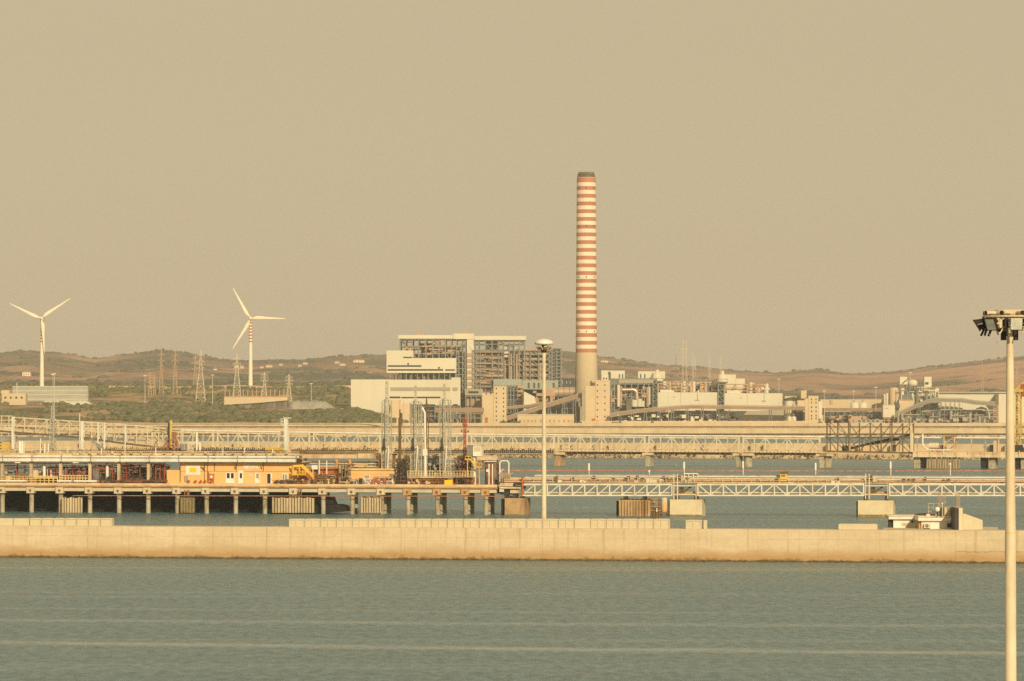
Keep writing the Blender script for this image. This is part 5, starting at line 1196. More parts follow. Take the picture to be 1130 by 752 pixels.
# ================================================================== oil boom and navigation posts on the water
OB = Line(1284, -.05)
m = MB(); r = random.Random(2)
for i in range(64): 
    x0, x1 = 525 + 11*i, 525 + 11*(i+1); f = lambda x: 2.5*math.sin(x*.013) + 1.2*math.sin(x*.031)
    m.cyl((OB.U(x0), f(x0), .12), (OB.U(x1)-.3, f(x1), .12), .22, n=8)
solo('floating_boom', 'thin red floating oil boom stretched across the inner water', 'boom', OB, 'pale_red', m, 850, v=0, z=0)
t = TP('seagull', 'small white gull flying low over the inner water', 'bird', Line(1150), 746, 513.6)
L_ = Line(1150); ux, vx, zx = t.off
m = MB(); pr = [(.01, -.28), (.05, -.25), (.08, -.15), (.09, 0), (.06, .15), (.03, .3), (.01, .36)]
vs_ = [(ux + y*.8 + 0, vx + r_*math.cos(2*math.pi*i/8), zx + r_*math.sin(2*math.pi*i/8) + y*.25) for r_, y in pr for i in range(8)]
m._a(vs_, [(j*8+i, j*8+(i+1) % 8, (j+1)*8+(i+1) % 8, (j+1)*8+i) for j in range(6) for i in range(8)], True)
t.add('body', 'white_paint', m)
for s in (-1, 1):
    m = MB(); m._a([(ux-.14, vx+s*.05, zx+.02), (ux+.12, vx+s*.05, zx+.02), (ux+.1, vx+s*.45, zx+.32), (ux-.12, vx+s*.42, zx+.34), (ux-.02, vx+s*.95, zx+.26)], [(0,1,2,3), (3,2,4)]); m._a([(ux-.14, vx+s*.05, zx), (ux+.12, vx+s*.05, zx), (ux+.1, vx+s*.45, zx+.3), (ux-.12, vx+s*.42, zx+.32), (ux-.02, vx+s*.95, zx+.24)], [(3,2,1,0), (4,2,3)]); t.add('wing', 'white_paint', m)
# ================================================================== front jetty (P1)
DK = 6.5
t = TP('front_jetty', 'wide concrete jetty platform on square-headed piles, nearer of the two', 'jetty', P1, 280, v=0, z=0)
UE = P1.U(548.5)
m = MB(); m.box(-170, P1.U(364, 25.5)+.5, 0, 26, 5.6, DK); m.box(P1.U(364, 25.5)+.504, UE, 0, 12, 5.6, DK); t.add('deck', 'deck_concrete', m)
m = MB(); m.box(-170, UE-.2, .35, 1.6, 4.75, 5.55); t.add('edge_beam', 'pale_concrete', m)
m = MB(); m.box(-170, UE, -.25, -.02, 5.75, 6.05); t.add('rub_rail', 'rust_concrete', m)
m = MB(); m.box(-170, P1.U(364, 25.5), 9, 25.5, -.95, 5.58); t.add('quay_wall', 'deep_shade_concrete', m)
piles = [1.5+32.2*k for k in range(-3, 14)] + [449.5, 482, 513, 535.5]
cap0 = pil0 = soc0 = None
for i, x in enumerate(piles):
    u = P1.U(x); wr = x > 430
    m = MB(); m.box(u-.85, u+.85, -.15, 2.2, 4.25, 5.56); cp = t.add('pile_head', 'rust_concrete' if wr else 'pale_concrete', m)
    m = MB(); m.box(u-.25, u+.25, -.2, -.14, 4.6, 5.1); t.add('socket', 'brown_steel', m, parent=cp)
    m = MB(); m.cyl((u, 1.0, -.9), (u, 1.0, 4.25), .5, n=14); t.add('pile', 'pile_concrete', m)
    if x > 340:
        for v in (6.5, 11):
            if v == 11 and x < 395: continue
            m = MB(); m.cyl((u-.5, v, -.9), (u-.5, v, 5.58), .5, n=12); t.add('rear_pile', 'pile_concrete', m)
m = MB(); m.box(P1.U(368), UE-.3, 6, 7.2, 4.5, 5.58); m.box(P1.U(368), UE-.3, 10.6, 11.6, 4.5, 5.58)
for x in (400, 425, 460, 500): u = P1.U(x); m.box(u-.4, u+.4, 1.7, 11, 4.9, 5.58)
t.add('cross_beam', 'deep_shade_concrete', m)
m = MB(); z = P1.Z(300, 548.2, -1.0); m.cyl((P1.U(82), -1.0, z), (P1.U(558), -1.0, z+.3), .09, n=6)
for x in piles:
    if 80 < x: u = P1.U(x); m.bar((u, -1.0, z), (u, -.1, z+.25), .12); m.bar((u, -.1, z+.25), (u, -.1, 5.0), .12)
t.add('service_pipe', 'pale_red', m)
for x0, x1, mt, nb in ((68, 91.5, 'timber', 8), (199, 215, 'moss_timber', 5), (300, 347, 'timber', 15), (398, 421.5, 'timber', 8)):
    m = MB(); m.pb(P1, x0, x1, 549.5, 564.5, -.7, -.35); f = t.add('fender', 'deep_shade_concrete' if mt == 'timber' else mt, m); m = MB()
    for k in range(nb):
        x = x0 + (x1-x0)*(k+.5)/nb; wv = (x1-x0)/nb*(.36, .3, .38)[k % 3]; m.pb(P1, x-wv, x+wv, 549+((k*7) % 3)*.4, 566, -1.0, -.71)
    t.add('fender_rib', 'timber_rib' if mt == 'timber' else mt, m, parent=f)
    m = MB()
    for k in range(3): x = x0+(x1-x0)*(k+.5)/3; m.pb(P1, x-1.2, x+1.2, 547.8, 549.4, -.7, .3)
    t.add('fender_bracket', 'dark_steel', m, parent=f)
m = MB(); m.pb(P1, 207, 209, 541, 566, -.5, -.3); m.pb(P1, 203.5, 204.3, 541, 566, -.5, -.3)
for k in range(12): m.pb(P1, 204.3, 207, 542+2*k, 542.4+2*k, -.5, -.4)
t.add('ladder', 'rust_steel', m)
m = MB()
for x in (330, 332.6): m.pb(P1, x-.3, x+.3, 539, 552, -.5, -.3)
for k in range(6): m.pb(P1, 330, 332.6, 540+2*k, 540.4+2*k, -.5, -.4)
t.add('ladder', 'rust_steel', m)
# black rounded pontoon end below the deck
t = TP('pontoon', 'black pontoon with rounded end moored under the front jetty', 'pontoon', P1, 366, v=4, z=0)
pp_ = [(330, 556), (350, 556), (360, 556.8), (372, 557.0), (377.5, 558), (381, 560.2), (383, 563), (382.6, 564.3), (376, 565), (362, 566.5), (330, 566.5)]
m = MB(); m.prism([(P1.U(x, 3), P1.Z(x, y, 3)) for x, y in pp_], 3, 8.6); t.add('hull', 'rubber', m)
m = MB(); m.prism([(P1.U(355, 3), P1.Z(355, 549, 3)), (P1.U(364, 3), P1.Z(364, 549, 3)), (P1.U(367, 3), P1.Z(367, 556.7, 3)), (P1.U(355, 3), P1.Z(355, 556.2, 3))], 4, 8); t.add('fairing', 'rubber', m)

# --- pipe rack / canopy in front of the building
t = TP('canopy_rack', 'long white canopy beam and pipe carried on columns above the front jetty', 'canopy', P1, 140, v=.8, z=DK)
m = MB(); m.pb(P1, -110, 327, 506.2, 509.5, .6, 3.4); t.add('beam', 'white_paint', m)
m = MB(); z = P1.Z(140, 504.2, 1); m.cyl((P1.U(-110, 1), 1, z), (P1.U(330, 1), 1, z), .24, n=10); t.add('pipe', 'white_paint', m)
m = MB()
for k in range(-3, 11): x = 3+32.4*k; m.pb(P1, x-.6, x+.6, 502.8, 506.3, .7, 1.4); m.pb(P1, x-.4, x+.4, 506.0, 509.7, .45, .62)
t.add('brackets', 'grey_steel', m)
for x in (3, 35, 67.5, 99.8, 131.5, 164.3, -29, -61):
    m = MB(); u = P1.U(x, 2); m.box(u-.3, u+.3, 1.6, 2.4, DK-.02, P1.Z(x, 509.4, 2)); t.add('column', 'beige_steel', m)
for x in (19.5, 83.5):
    m = MB(); m.pb(P1, x-3, x+3, 509.9, 511.2, .9, 1.4); m.pb(P1, x-.4, x+.4, 509.4, 510, 1, 1.3); t.add('lamp_strip', 'white_paint', m)
m = MB(); m.pb(P1, -110, 79, 500.4, 503, 2.4, 6); m.pb(P1, 80, 330, 500.8, 502.6, 3.6, 8)
for k in range(13): x = -100+34*k; m.pb(P1, x-.6, x+.6, 502.5, 506.3, 2.5, 3.2)
t.add('upper_deck', 'beige_steel', m)
m = MB(); r = random.Random(77)
for x, y, w in ((22, 487, .3), (24.5, 487, .2), (26.6, 488, .1), (45, 484, .12), (49.5, 490, .2), (53.5, 490, .14), (75, 494, .1), (112, 495, .12), (138, 493, .1), (172, 494, .12), (246, 496, .12), (270, 494, .1), (301, 496, .12)):
    u = P1.U(x, 4); m.cyl((u, 4, P1.Z(x, 502, 4)), (u, 4, P1.Z(x, y, 4)), w, n=6)
t.add('vent_pipes', 'white_paint', m)
m = MB()
for k in range(34):
    x = -60 + 11.4*k + r.uniform(-2, 2); u = P1.U(x, 3); h = r.uniform(.2, .8); m.box(u-.12, u+r.uniform(.05, .4), 2.8, 3.3, P1.Z(x, 501, 3), P1.Z(x, 501, 3)+h*.8)
t.add('deck_fittings', 'beige_steel', m)
m = MB()
for y in (500.2, 498.4): m.cyl((P1.U(-60, 7), 7, P1.Z(100, y, 7)), (P1.U(330, 7), 7, P1.Z(100, y, 7)), .1, n=6)
for k in range(40): u = P1.U(-60+10*k, 7); m.box(u-.05, u+.05, 6.95, 7.05, P1.Z(100, 502.5, 7), P1.Z(100, 498.2, 7))
t.add('rear_railing', 'beige_steel', m)
m = MB(); m.pb(P1, 326.4, 329, 506.4, 510.4, .8, 3); m.pb(P1, 329.4, 331.6, 507, 511, 1.0, 2.6); t.add('end_boxes', 'dark_steel', m)
m = MB(); m.box(P1.U(-110, 8), P1.U(183, 8), 7.6, 8.0, P1.Z(40, 511.8, 8), P1.Z(40, 510.6, 8)); m.box(P1.U(-110, 8), P1.U(183, 8), 7.6, 7.9, P1.Z(40, 516.2, 8), P1.Z(40, 515.2, 8)); 
for k in range(10): u = P1.U(-100+30*k, 8); m.box(u-.12, u+.12, 7.7, 7.9, DK-.02, P1.Z(40, 510.6, 8))
t.add('rear_rails', 'red_paint', m)
# --- large beige pipe / girder, centre
t = TP('beige_girder', 'long beige girder pipe on legs behind the orange shed and loading masts', 'girder', P1, 440, v=9, z=DK)
m = MB(); m.pb(P1, 330, 399, 501.6, 506, 9, 10.2); m.pb(P1, 395, 413, 500.8, 506, 8.6, 10.4); m.pb(P1, 413, 548, 502.8, 507.2, 9, 10.2); t.add('girder', 'beige_steel', m)
m = MB(); m.pb(P1, 330, 530, 511.2, 512.4, 9.6, 10); m.pb(P1, 330, 530, 514.2, 515.6, 9.4, 9.9); t.add('lower_pipes', 'beige_steel', m)
m = MB()
for x in (372, 386.5, 419, 447, 478, 505, 540): u = P1.U(x, 9.5); m.box(u-.28, u+.28, 9.2, 9.8, DK-.02, P1.Z(x, 502.5, 9.5))
t.add('legs', 'rust_concrete', m)
m = MB(); m.pb(P1, 332, 425, 509.6, 511, 10.4, 11); t.add('rear_pipe', 'brown_steel', m)
# --- process manifolds on the left of the deck
def manifold(label, x0, x1, yt, v0, v1, mats_, seed, n=40):
    n = int(n*1.45)
    t = TP('pipe_manifold', label, 'pipe manifold', P1, (x0+x1)/2, v=v0, z=DK); r = random.Random(seed)
    zt = P1.Z((x0+x1)/2, yt, v0); m = MB(); u0, u1 = P1.U(x0, v0), P1.U(x1, v0)
    hh_ = zt - DK
    for i in range(n):
        v = r.uniform(v0, v1); z = DK + .25 + (hh_-.35) * r.random() ** 1.7; a = r.uniform(u0, u1-.4); b = min(u1, a + r.uniform(.5, 4.0)); rd_ = r.choice((.05, .08, .1, .16))
        if i == n*3//5: t.add('pipes', mats_[0], m); m = MB()
        m.cyl((a, v, z), (b, v, z), rd_, n=6)
        if i % 2: m.cyl((a, v, DK), (a, v, z), rd_*.8, n=6)
        else: m.cyl((a, v, z), (a, min(v1+.4, v+r.uniform(.5, 2)), z), rd_, n=6)
        if r.random() < .35: m.cyl((b, v, z), (b, v, min(zt, z+r.uniform(.2, 1.0))), rd_, n=6)
        if r.random() < .3: m.bar((a, v, z), (b, v, max(DK, z-r.uniform(.3, 1.2))), rd_*1.2)
    t.add('pipes', 'brown_steel' if mats_[0] in ('tank_red', 'rust_steel') else 'rust_steel', m)
    m = MB()
    for i in range(n//2):
        v = r.uniform(v0, v1); z = DK + .3 + (zt-DK-.5) * r.random() ** 1.6; u = r.uniform(u0, u1); s = r.uniform(.14, .32); m.ball((u, v, z), s, 6, 4); m.cyl((u, v-.3, z), (u, v-.36, z), s*1.3, n=8); m.cyl((u, v-.3, z), (u, v, z), .05, n=5); m.cyl((u, v, DK), (u, v, z), .07, n=5)
    t.add('valves', mats_[1], m)
    m = MB()
    for i in range(4):
        u = u0 + (u1-u0)*(i+.5)/4; m.box(u-.07, u+.07, v0-.07, v0+.07, DK, zt)
    m.box(u0, u1, v0-.08, v0+.08, zt-.2, zt-.1); t.add('frame', mats_[2], m)
    if len(mats_) > 3:
        m = MB()
        for i in range(n//4):
            u = r.uniform(u0+.3, u1-.3); v = r.uniform(v0, v1); hh = r.uniform(.3, 1.4); w = r.uniform(.15, .5); m.box(u-w, u+w, v, v+.5, DK-.02, DK+hh)
        t.add('valve_boxes', mats_[3], m)
manifold('dull red pipe manifold at the left edge of the front jetty', -60, 30, 513, 4, 9, ('tank_red', 'beige_steel', 'tank_red', 'beige_steel'), 1, 34)
manifold('red and white pipe manifold between the second and third canopy columns', 38, 66, 512.5, 4, 8, ('tank_red', 'white_paint', 'red_paint', 'beige_steel'), 2, 36)
manifold('reddish pipe manifold between the third and fourth canopy columns', 70, 98, 513.5, 4, 9, ('tank_red', 'dark_steel', 'red_paint', 'white_paint'), 3, 42)
manifold('dense red pipe manifold with dark valves left of the orange building', 102, 162, 512.5, 3.5, 10, ('tank_red', 'dark_steel', 'red_paint', 'rust_steel'), 4, 100)
manifold('dark rusty pipe manifold right beside the orange building', 165, 184, 512, 3, 8, ('rust_steel', 'dark_steel', 'red_paint', 'dark_steel'), 5, 50)
for x, yt, lb in ((49, 512, 'white upright vessel under the canopy, leftmost'), (118.5, 512, 'white upright vessel under the canopy among red pipes'), (39.8, 519, 'cream cabinet beside the second canopy column')):
    t = TP('upright_vessel', lb, 'vessel', P1, x, v=3.2, z=DK); u = P1.U(x, 3.2); zt = P1.Z(x, yt, 3.2)
    m = MB()
    if yt > 515: m.box(u-.55, u+.55, 2.8, 3.5, DK-.02, zt)
    else: m.cyl((u, 3.2, DK-.02), (u, 3.2, zt-.4), .34, n=12); m.ball((u, 3.2, zt-.42), .34, 12, 6)
    t.add('shell', 'cream_paint' if yt > 515 else 'white_paint', m)
    m = MB(); m.box(u-.4, u+.4, 2.6, 2.78, DK+.9, DK+1.0); t.add('clamp', 'rust_steel', m)
rail('yellow railing along the left part of the front jetty deck', P1, -60, 64, 525.5, 0, 1.2, 26, 'pale_yellow', .1, DK, 2)
rail('yellow railing with close posts between the third and fourth canopy columns', P1, 66, 98, 525, 0, 1.3, 10, 'pale_yellow', .13, DK, 2)
t = TP('yellow_platform', 'low yellow work platform under the canopy, left of the white pipes', 'platform', P1, 52, v=2.4, z=DK)
m = MB(); m.pb(P1, 38, 64, 526.4, 527.4, 2.4, 3.6); 
for k in range(6): x = 38.5+5*k; m.pb(P1, x-.4, x+.4, 527.4, 0, 2.4, 2.7, zb=DK-.02)
t.add('platform', 'pale_yellow', m)
m = MB(); 
for k in range(5): m.pb(P1, 40+5*k, 42.5+5*k, 529, 0, 2.8, 3.4, zb=DK-.02)
t.add('machinery', 'dark_steel', m)
for x0, x1, lb in ((-12, 29.5, 'long white pipe lying on the deck edge at the far left'), (63.5, 80, 'short white pipe lying on the deck edge, left piece with green collar'), (82, 107, 'white pipe lying on the deck edge, right piece beside green collar')):
    t = TP('deck_pipe', lb, 'pipe', P1, (x0+x1)/2, v=.5, z=DK); m = MB(); m.cyl((P1.U(x0, .5), .5, DK+.42), (P1.U(x1, .5), .5, DK+.42), .23, n=10); t.add('pipe', 'white_paint', m)
    m = MB()
    for f in (.15, .5, .85): u = P1.U(x0+(x1-x0)*f, .5); m.box(u-.12, u+.12, .3, .7, DK-.02, DK+.25)
    if x0 == 63.5: m.cyl((P1.U(79.4, .5), .5, DK+.42), (P1.U(81.6, .5), .5, DK+.42), .3, n=10)
    t.add('saddles', 'grey_steel', m)
# --- orange building
t = TP('orange_building', 'orange control building with white doors and yellow sign on the front jetty', 'building', P1, 265, v=2.5, z=DK)
VB_ = 2.6
m = MB(); m.pb(P1, 199, 327, 510.6, 0, VB_, 12, zb=DK); t.add('wall', 'orange_wall', m)
m = MB(); m.pb(P1, 184.2, 198.9, 518.8, 0, VB_+.2, 9, zb=DK); t.add('annex', 'orange_wall', m)
m = MB(); m.pb(P1, 197.5, 334, 509.55, 510.6, VB_-.3, 12.3); t.add('roof', 'cream_paint', m)
m = MB(); m.pb(P1, 199, 327, 520.1, 520.5, VB_-.06, VB_+.02); t.add('trim_line', 'orange_red', m)
m = MB(); m.pb(P1, 205, 221, 514, 524.2, VB_-.1, VB_+.05); sg = t.add('sign_panel', 'white_paint', m)
m = MB(); m.pb(P1, 209.2, 216.8, 516.4, 521.4, VB_-.13, VB_-.08); t.add('yellow_square', 'pure_yellow', m, parent=sg)
m = MB(); m.pb(P1, 268.5, 285, 514.2, 517.2, VB_-.1, VB_+.05); sb = t.add('name_board', 'white_paint', m)
m = MB()
for x0, x1 in ((269.3, 271.8), (274, 277.4), (278.6, 280.4), (281.2, 283.4)):
    n = int((x1-x0)/.55)
    for k in range(n): xx = x0 + k*.55; m.pb(P1, xx, xx+.28, 515.3, 516.3, VB_-.12, VB_-.1)
t.add('faded_lettering', 'plant_pink', m, parent=sb)
m = MB(); m.pb(P1, 274.5, 279, 523.6, 525, VB_-.08, VB_+.02); t.add('small_plate', 'white_paint', m)
def door(x0, x1, y0, v, glass=None, mt='white_paint', gm='glass_dark', name='door'):
    m = MB(); m.pb(P1, x0, x1, y0, 0, v-.09, v+.05, zb=DK+.02); d = t.add(name, mt, m)
    for g in glass or ():
        m = MB(); m.pb(P1, g[0], g[1], g[2], g[3], v-.12, v-.08); t.add('pane', gm, m, parent=d)
    m = MB(); m.pb(P1, x1-.9, x1-.5, 528.5, 529.2, v-.16, v-.08); t.add('handle', 'dark_steel', m, parent=d)
    return d
door(249.3, 259, 521.7, VB_, ((250.5, 253.5, 522.3, 528), (255, 258, 522.3, 528)))
door(263, 268.4, 519.6, VB_, ((264.8, 267.2, 522.4, 528),))
door(281.2, 287, 522, VB_, ((282.8, 285.8, 522.8, 528),), gm='clad_grey')
door(294.4, 300.2, 522.3, VB_, ((295, 298.6, 523, 533.5),))
m = MB(); m.pb(P1, 311.6, 317.4, 522.8, 529.6, VB_-.08, VB_+.05); wn = t.add('window', 'white_paint', m)
for a in (312.4, 315.0):
    m = MB(); m.pb(P1, a, a+1.5, 523.6, 529, VB_-.11, VB_-.07); t.add('pane', 'glass_grey', m, parent=wn)
m = MB(); m.pb(P1, 204, 207.2, 525.4, 531.3, VB_-.4, VB_+.02); t.add('switch_box', 'grey_steel', m)
m = MB(); 
for x in (198.8, 225.5, 229, 260.6, 290.5, 236.5): m.pb(P1, x, x+.5, 511, 520 if x > 230 else 532, VB_-.16, VB_-.0)
for x in (199.5, 226.5, 260.8, 290): m.bar(P1.P(x, 511.5, .9), P1.P(x-1.2, 518, VB_-.1), .12)
m.bar(P1.P(221.5, 515, VB_-.3), P1.P(226.5, 519.5, VB_-.3), .12)
t.add('downpipes', 'brown_steel', m)
m = MB(); m.pb(P1, 230.5, 236, 523, 529, VB_-.7, VB_-.1); m.pb(P1, 229.8, 230.6, 521, 0, VB_-.6, VB_-.3, zb=DK); m.pb(P1, 235.6, 236.2, 524, 0, VB_-.6, VB_-.3, zb=DK); t.add('hose_cabinet', 'orange_red', m)
m = MB(); m.pb(P1, 232, 234.6, 525, 527.4, VB_-.74, VB_-.69); t.add('cabinet_plate', 'white_paint', m)
# red valves in a row in front
for i, (x, lb) in enumerate(((208.5, 'red hydrant valve under the yellow square sign, leftmost of the row'), (215.8, 'red hydrant valve below the right edge of the yellow sign'), (221.8, 'red hydrant valve in the middle of the row before the orange wall'), (226.4, 'red hydrant valve next to the hose cabinet'), (233.5, 'red hydrant valve right below the hose cabinet'))):
    u = P1.U(x, 1.6)
    if i == 0:
        t = TP('hydrant', lb, 'hydrant', P1, x, v=1.6, z=DK, group='red hydrant valves in front of the orange building')
        m = MB(); m.cyl((u, 1.6, DK), (u, 1.6, DK+.65), .13, n=8); m.cyl((u-.35, 1.6, DK+.4), (u+.35, 1.6, DK+.4), .12, n=8); t.add('body', 'red_paint', m)
        m = MB(); m.cyl((u, 1.6, DK+.65), (u, 1.6, DK+.75), .22, n=10); t.add('handwheel', 'rust_steel', m); h0 = t.o
    else: c = copy_tree(h0); c.location = P1.W(u, 1.6, DK); c['label'] = lb
# --- yellow gangway, rust shed
t = TP('yellow_gangway', 'yellow loading gangway with sloping arm beside the orange building', 'gangway', P1, 330, v=1.0, z=DK)
m = MB(); m.pb(P1, 322, 337.5, 523.6, 524.6, .6, 2.4); t.add('platform', 'yellow_paint', m)
m = MB()
for x in (322.5, 327, 331, 334, 337.2): m.pb(P1, x-.3, x+.3, 518.5, 523.8, .6, .75)
m.pb(P1, 322, 337.5, 520.6, 521.2, .62, .74); m.pb(P1, 322, 337.5, 522.2, 522.7, .62, .74); t.add('railing', 'yellow_paint', m)
m = MB(); m.bar(P1.P(323.5, 514.6, 1.2), P1.P(335, 514.0, 1.2), .42, .5); m.bar(P1.P(333.5, 514.0, 1.2), P1.P(346.5, 526.5, 1.2), .5, .62); m.bar(P1.P(333.5, 515.8, 1.6), P1.P(345.5, 527.5, 1.6), .2); t.add('arm', 'yellow_paint', m)
m = MB(); m.bar(P1.P(330.6, 514, 1.3), (P1.U(330.6, 1.3), 1.3, DK+1.9), .3); m.bar(P1.P(325, 515, 1.3), P1.P(322.5, 523.5, 1.3), .2); m.bar(P1.P(321, 514, 1.4), P1.P(324, 520, 1.4), .2); m.bar(P1.P(346.5, 526.5, 1.2), (P1.U(346.5, 1.2), 1.2, DK), .35); t.add('posts', 'yellow_paint', m)
m = MB(); m.bar((P1.U(330.6, 1.3), 1.3, DK), (P1.U(330.6, 1.3), 1.3, DK+2.0), .25); m.pb(P1, 327.5, 332, 531, 0, .8, 1.8, zb=DK-.01); t.add('pedestal', 'dark_steel', m)
m = MB(); m.cyl((P1.U(333.6, 1), 1, DK+.15), (P1.U(334.4, 1), 1, DK+1.0), .35, .3, 10); t.add('winch', 'pure_yellow', m)
t = TP('small_machines', 'jumble of small rusty pumps at the right end of the orange building', 'pumps', P1, 318, v=1.2, z=DK)
m = MB(); r = random.Random(6)
for k in range(9): x = r.uniform(312, 327); hh = r.uniform(.4, 1.1); u = P1.U(x, 1.2); m.box(u-.3, u+.3, 1.0, 1.6, DK-.01, DK+hh)
t.add('pumps', 'brown_steel', m)
m = MB()
for k in range(6): u = P1.U(314+2.2*k, 1); m.cyl((u, .9, DK), (u, .9, DK+r.uniform(.5, 1.4)), .08, n=6)
t.add('pipes', 'beige_steel', m)
t = TP('rust_shed', 'rust red shed with faded white lettering behind the yellow gangway', 'shed', P1, 355, v=4, z=DK)
m = MB(); m.pb(P1, 327.5, 345, 519, 0, 4.2, 8, zb=DK); m.pb(P1, 344, 375, 518, 0, 4.6, 8, zb=DK); t.add('wall', 'rust_wall', m)
m = MB(); r = random.Random(9)
for k, x in enumerate((325.6, 327.6, 329.2, 331.6, 333.6, 335.4, 337, 339.2)):
    x += 2.0
    m.pb(P1, x, x+.45, 527.6, 531, 4.12, 4.22); 
    if k % 3 != 2: m.pb(P1, x+.9, x+1.3, 527.6+(k % 2)*1.2, 531, 4.12, 4.22)
    if k % 2 == 0: m.pb(P1, x, x+1.3, 527.6, 528.2, 4.13, 4.22)
t.add('faded_lettering', 'plant_pink', m)
m = MB(); m.pb(P1, 326.8, 376, 517, 517.9, 3.9, 8.3); t.add('roof', 'orange_red', m)
for a in (347, 361, 368):
    m = MB(); m.pb(P1, a, a+.6, 518.4, 533, 4.45, 4.62); t.add('rib', 'orange_red', m)
t = TP('white_board', 'blank white board on posts above the rust red shed', 'board', P1, 348.5, v=3.4, z=DK)
m = MB(); m.pb(P1, 344, 353, 513.6, 518.2, 3.4, 3.5); t.add('board', 'white_paint', m)
m = MB(); 
for x in (345.5, 351.6): u = P1.U(x, 3.6); m.box(u-.08, u+.08, 3.52, 3.68, DK-.01, P1.Z(x, 514, 3.6))
t.add('posts', 'white_paint', m)
for x, yt, lb in ((352.4, 508, 'thin white post right of the blank white board'), (360.6, 508.5, 'thin white post in front of the rust red shed')):
    t = TP('vent_post', lb, 'post', P1, x, v=2.6, z=DK, group='thin white posts by the rust red shed'); u = P1.U(x, 2.6); m = MB(); m.cyl((u, 2.6, DK), (u, 2.6, P1.Z(x, yt, 2.6)), .12, n=8); t.add('post', 'white_paint', m)
    m = MB(); m.box(u-.2, u+.2, 2.4, 2.8, DK-.01, DK+.2); t.add('foot', 'grey_steel', m)
manifold('low row of rusty valves along the deck edge before the dense red manifold', 108, 183, 529.5, .6, 2.4, ('tank_red', 'dark_steel', 'brown_steel', 'dark_steel'), 51, 50)
manifold('brown pipes and boxes along the deck edge below the yellow gangway', 300, 345, 529.5, .4, 1.6, ('rust_steel', 'dark_steel', 'brown_steel', 'beige_steel'), 52, 26)
manifold('beige and dark pipes above the pale orange cabin roof', 388, 446, 509, 9.8, 12, ('beige_steel', 'dark_steel', 'brown_steel', 'dark_steel'), 53, 50)
manifold('pale and rusty pipe manifold with crane foot in front of the rust red shed', 346, 368, 523, .8, 3.2, ('beige_steel', 'brown_steel', 'brown_steel', 'beige_steel'), 15, 26)
manifold('tall dark manifold between rust red shed and pale orange cabin', 372, 386, 512, 2, 5.5, ('beige_steel', 'dark_steel', 'brown_steel', 'dark_steel'), 16, 46)
# --- pale orange cabin
t = TP('orange_cabin', 'pale orange flat cabin with one window left of the loading masts', 'cabin', P1, 405, v=4, z=DK)
m = MB(); m.pb(P1, 387, 446, 519.2, 0, 4.2, 9, zb=DK); t.add('wall', 'orange_wall', m)
m = MB(); m.pb(P1, 386.6, 446.4, 517.3, 519.19, 3.9, 9.3); t.add('roof', 'pale_yellow', m)
m = MB(); m.pb(P1, 387, 446, 522.6, 523.2, 4.1, 4.22); t.add('trim_line', 'pale_yellow', m)
m = MB(); m.pb(P1, 402.6, 407.6, 524, 528.6, 4.08, 4.22); wn = t.add('window', 'white_paint', m)
for a in (403.2, 405.4):
    m = MB(); m.pb(P1, a, a+1.6, 524.6, 528.2, 4.04, 4.1); t.add('pane', 'glass_grey', m, parent=wn)
m = MB(); m.pb(P1, 430, 435.5, 523.5, 531, 4.06, 4.22); t.add('window', 'glass_grey', m)
manifold('white and grey valves in front of the pale orange cabin, left', 388, 408, 528.6, 1, 2.8, ('white_paint', 'dark_steel', 'grey_steel', 'white_paint'), 21, 30)
manifold('white and red valves in front of the pale orange cabin, right', 410, 432, 526, 1, 2.8, ('white_paint', 'tank_red', 'grey_steel', 'white_paint'), 22, 34)
manifold('dark tall manifold under the brown pole', 437, 449, 506, 2.5, 6, ('brown_steel', 'dark_steel', 'dark_steel', 'dark_steel'), 23, 46)
manifold('rusty manifold under the equipment deck behind the yellow panel', 450, 489, 528, 2, 7, ('rust_steel', 'beige_steel', 'rust_steel', 'dark_steel'), 24, 60)
manifold('dark manifold right of the yellow panel', 500, 522, 526.5, 2, 7, ('rust_steel', 'dark_steel', 'dark_steel', 'grey_steel'), 25, 44)
manifold('dark pipework between the two right lattice masts', 472, 487, 503.5, 5, 8, ('dark_steel', 'grey_steel', 'dark_steel', 'dark_steel'), 26, 50)
manifold('dark pipework behind the yellow stairs', 500, 517, 505, 5, 8, ('dark_steel', 'rust_steel', 'dark_steel', 'dark_steel'), 27, 40)
# --- equipment deck
t = TP('equipment_deck', 'raised steel deck with rusty posts carrying the two right lattice masts', 'platform', P1, 485, v=3, z=DK)
ZE = P1.Z(485, 527, 3)
m = MB(); m.pb(P1, 449.5, 523, 526.2, 527.6, 2.2, 8); t.add('floor', 'beige_steel', m)
m = MB()
for k in range(9): u = P1.U(450.4+9*k, 2.5); m.box(u-.16, u+.16, 2.3, 2.7, DK-.01, ZE); m.box(u-.16, u+.16, 7.3, 7.7, DK-.01, ZE)
t.add('legs', 'rust_steel', m)
m = MB(); z0 = P1.Z(485, 526.2, 2.2); z1 = P1.Z(485, 519.6, 2.2)
for k in range(25): u = P1.U(449.8+3.04*k, 2.3); m.box(u-.06, u+.06, 2.24, 2.36, z0, z1)
for z in (z1, (z0+z1)/2, z0+.25): m.box(P1.U(449.6, 2.3), P1.U(522.8, 2.3), 2.22, 2.38, z-.1, z)
t.add('railing', 'pale_yellow', m)
m = MB(); m.box(P1.U(449.6, 7.8), P1.U(522.8, 7.8), 7.7, 7.9, z1-.1, z1+.1); t.add('rear_rail', 'red_paint', m)
t = TP('yellow_sign', 'bright yellow square panel under the equipment deck', 'panel', P1, 495, v=1.6, z=DK)
m = MB(); m.pb(P1, 490.6, 499.4, 529.8, 535, 1.6, 1.75); t.add('panel', 'pure_yellow', m)
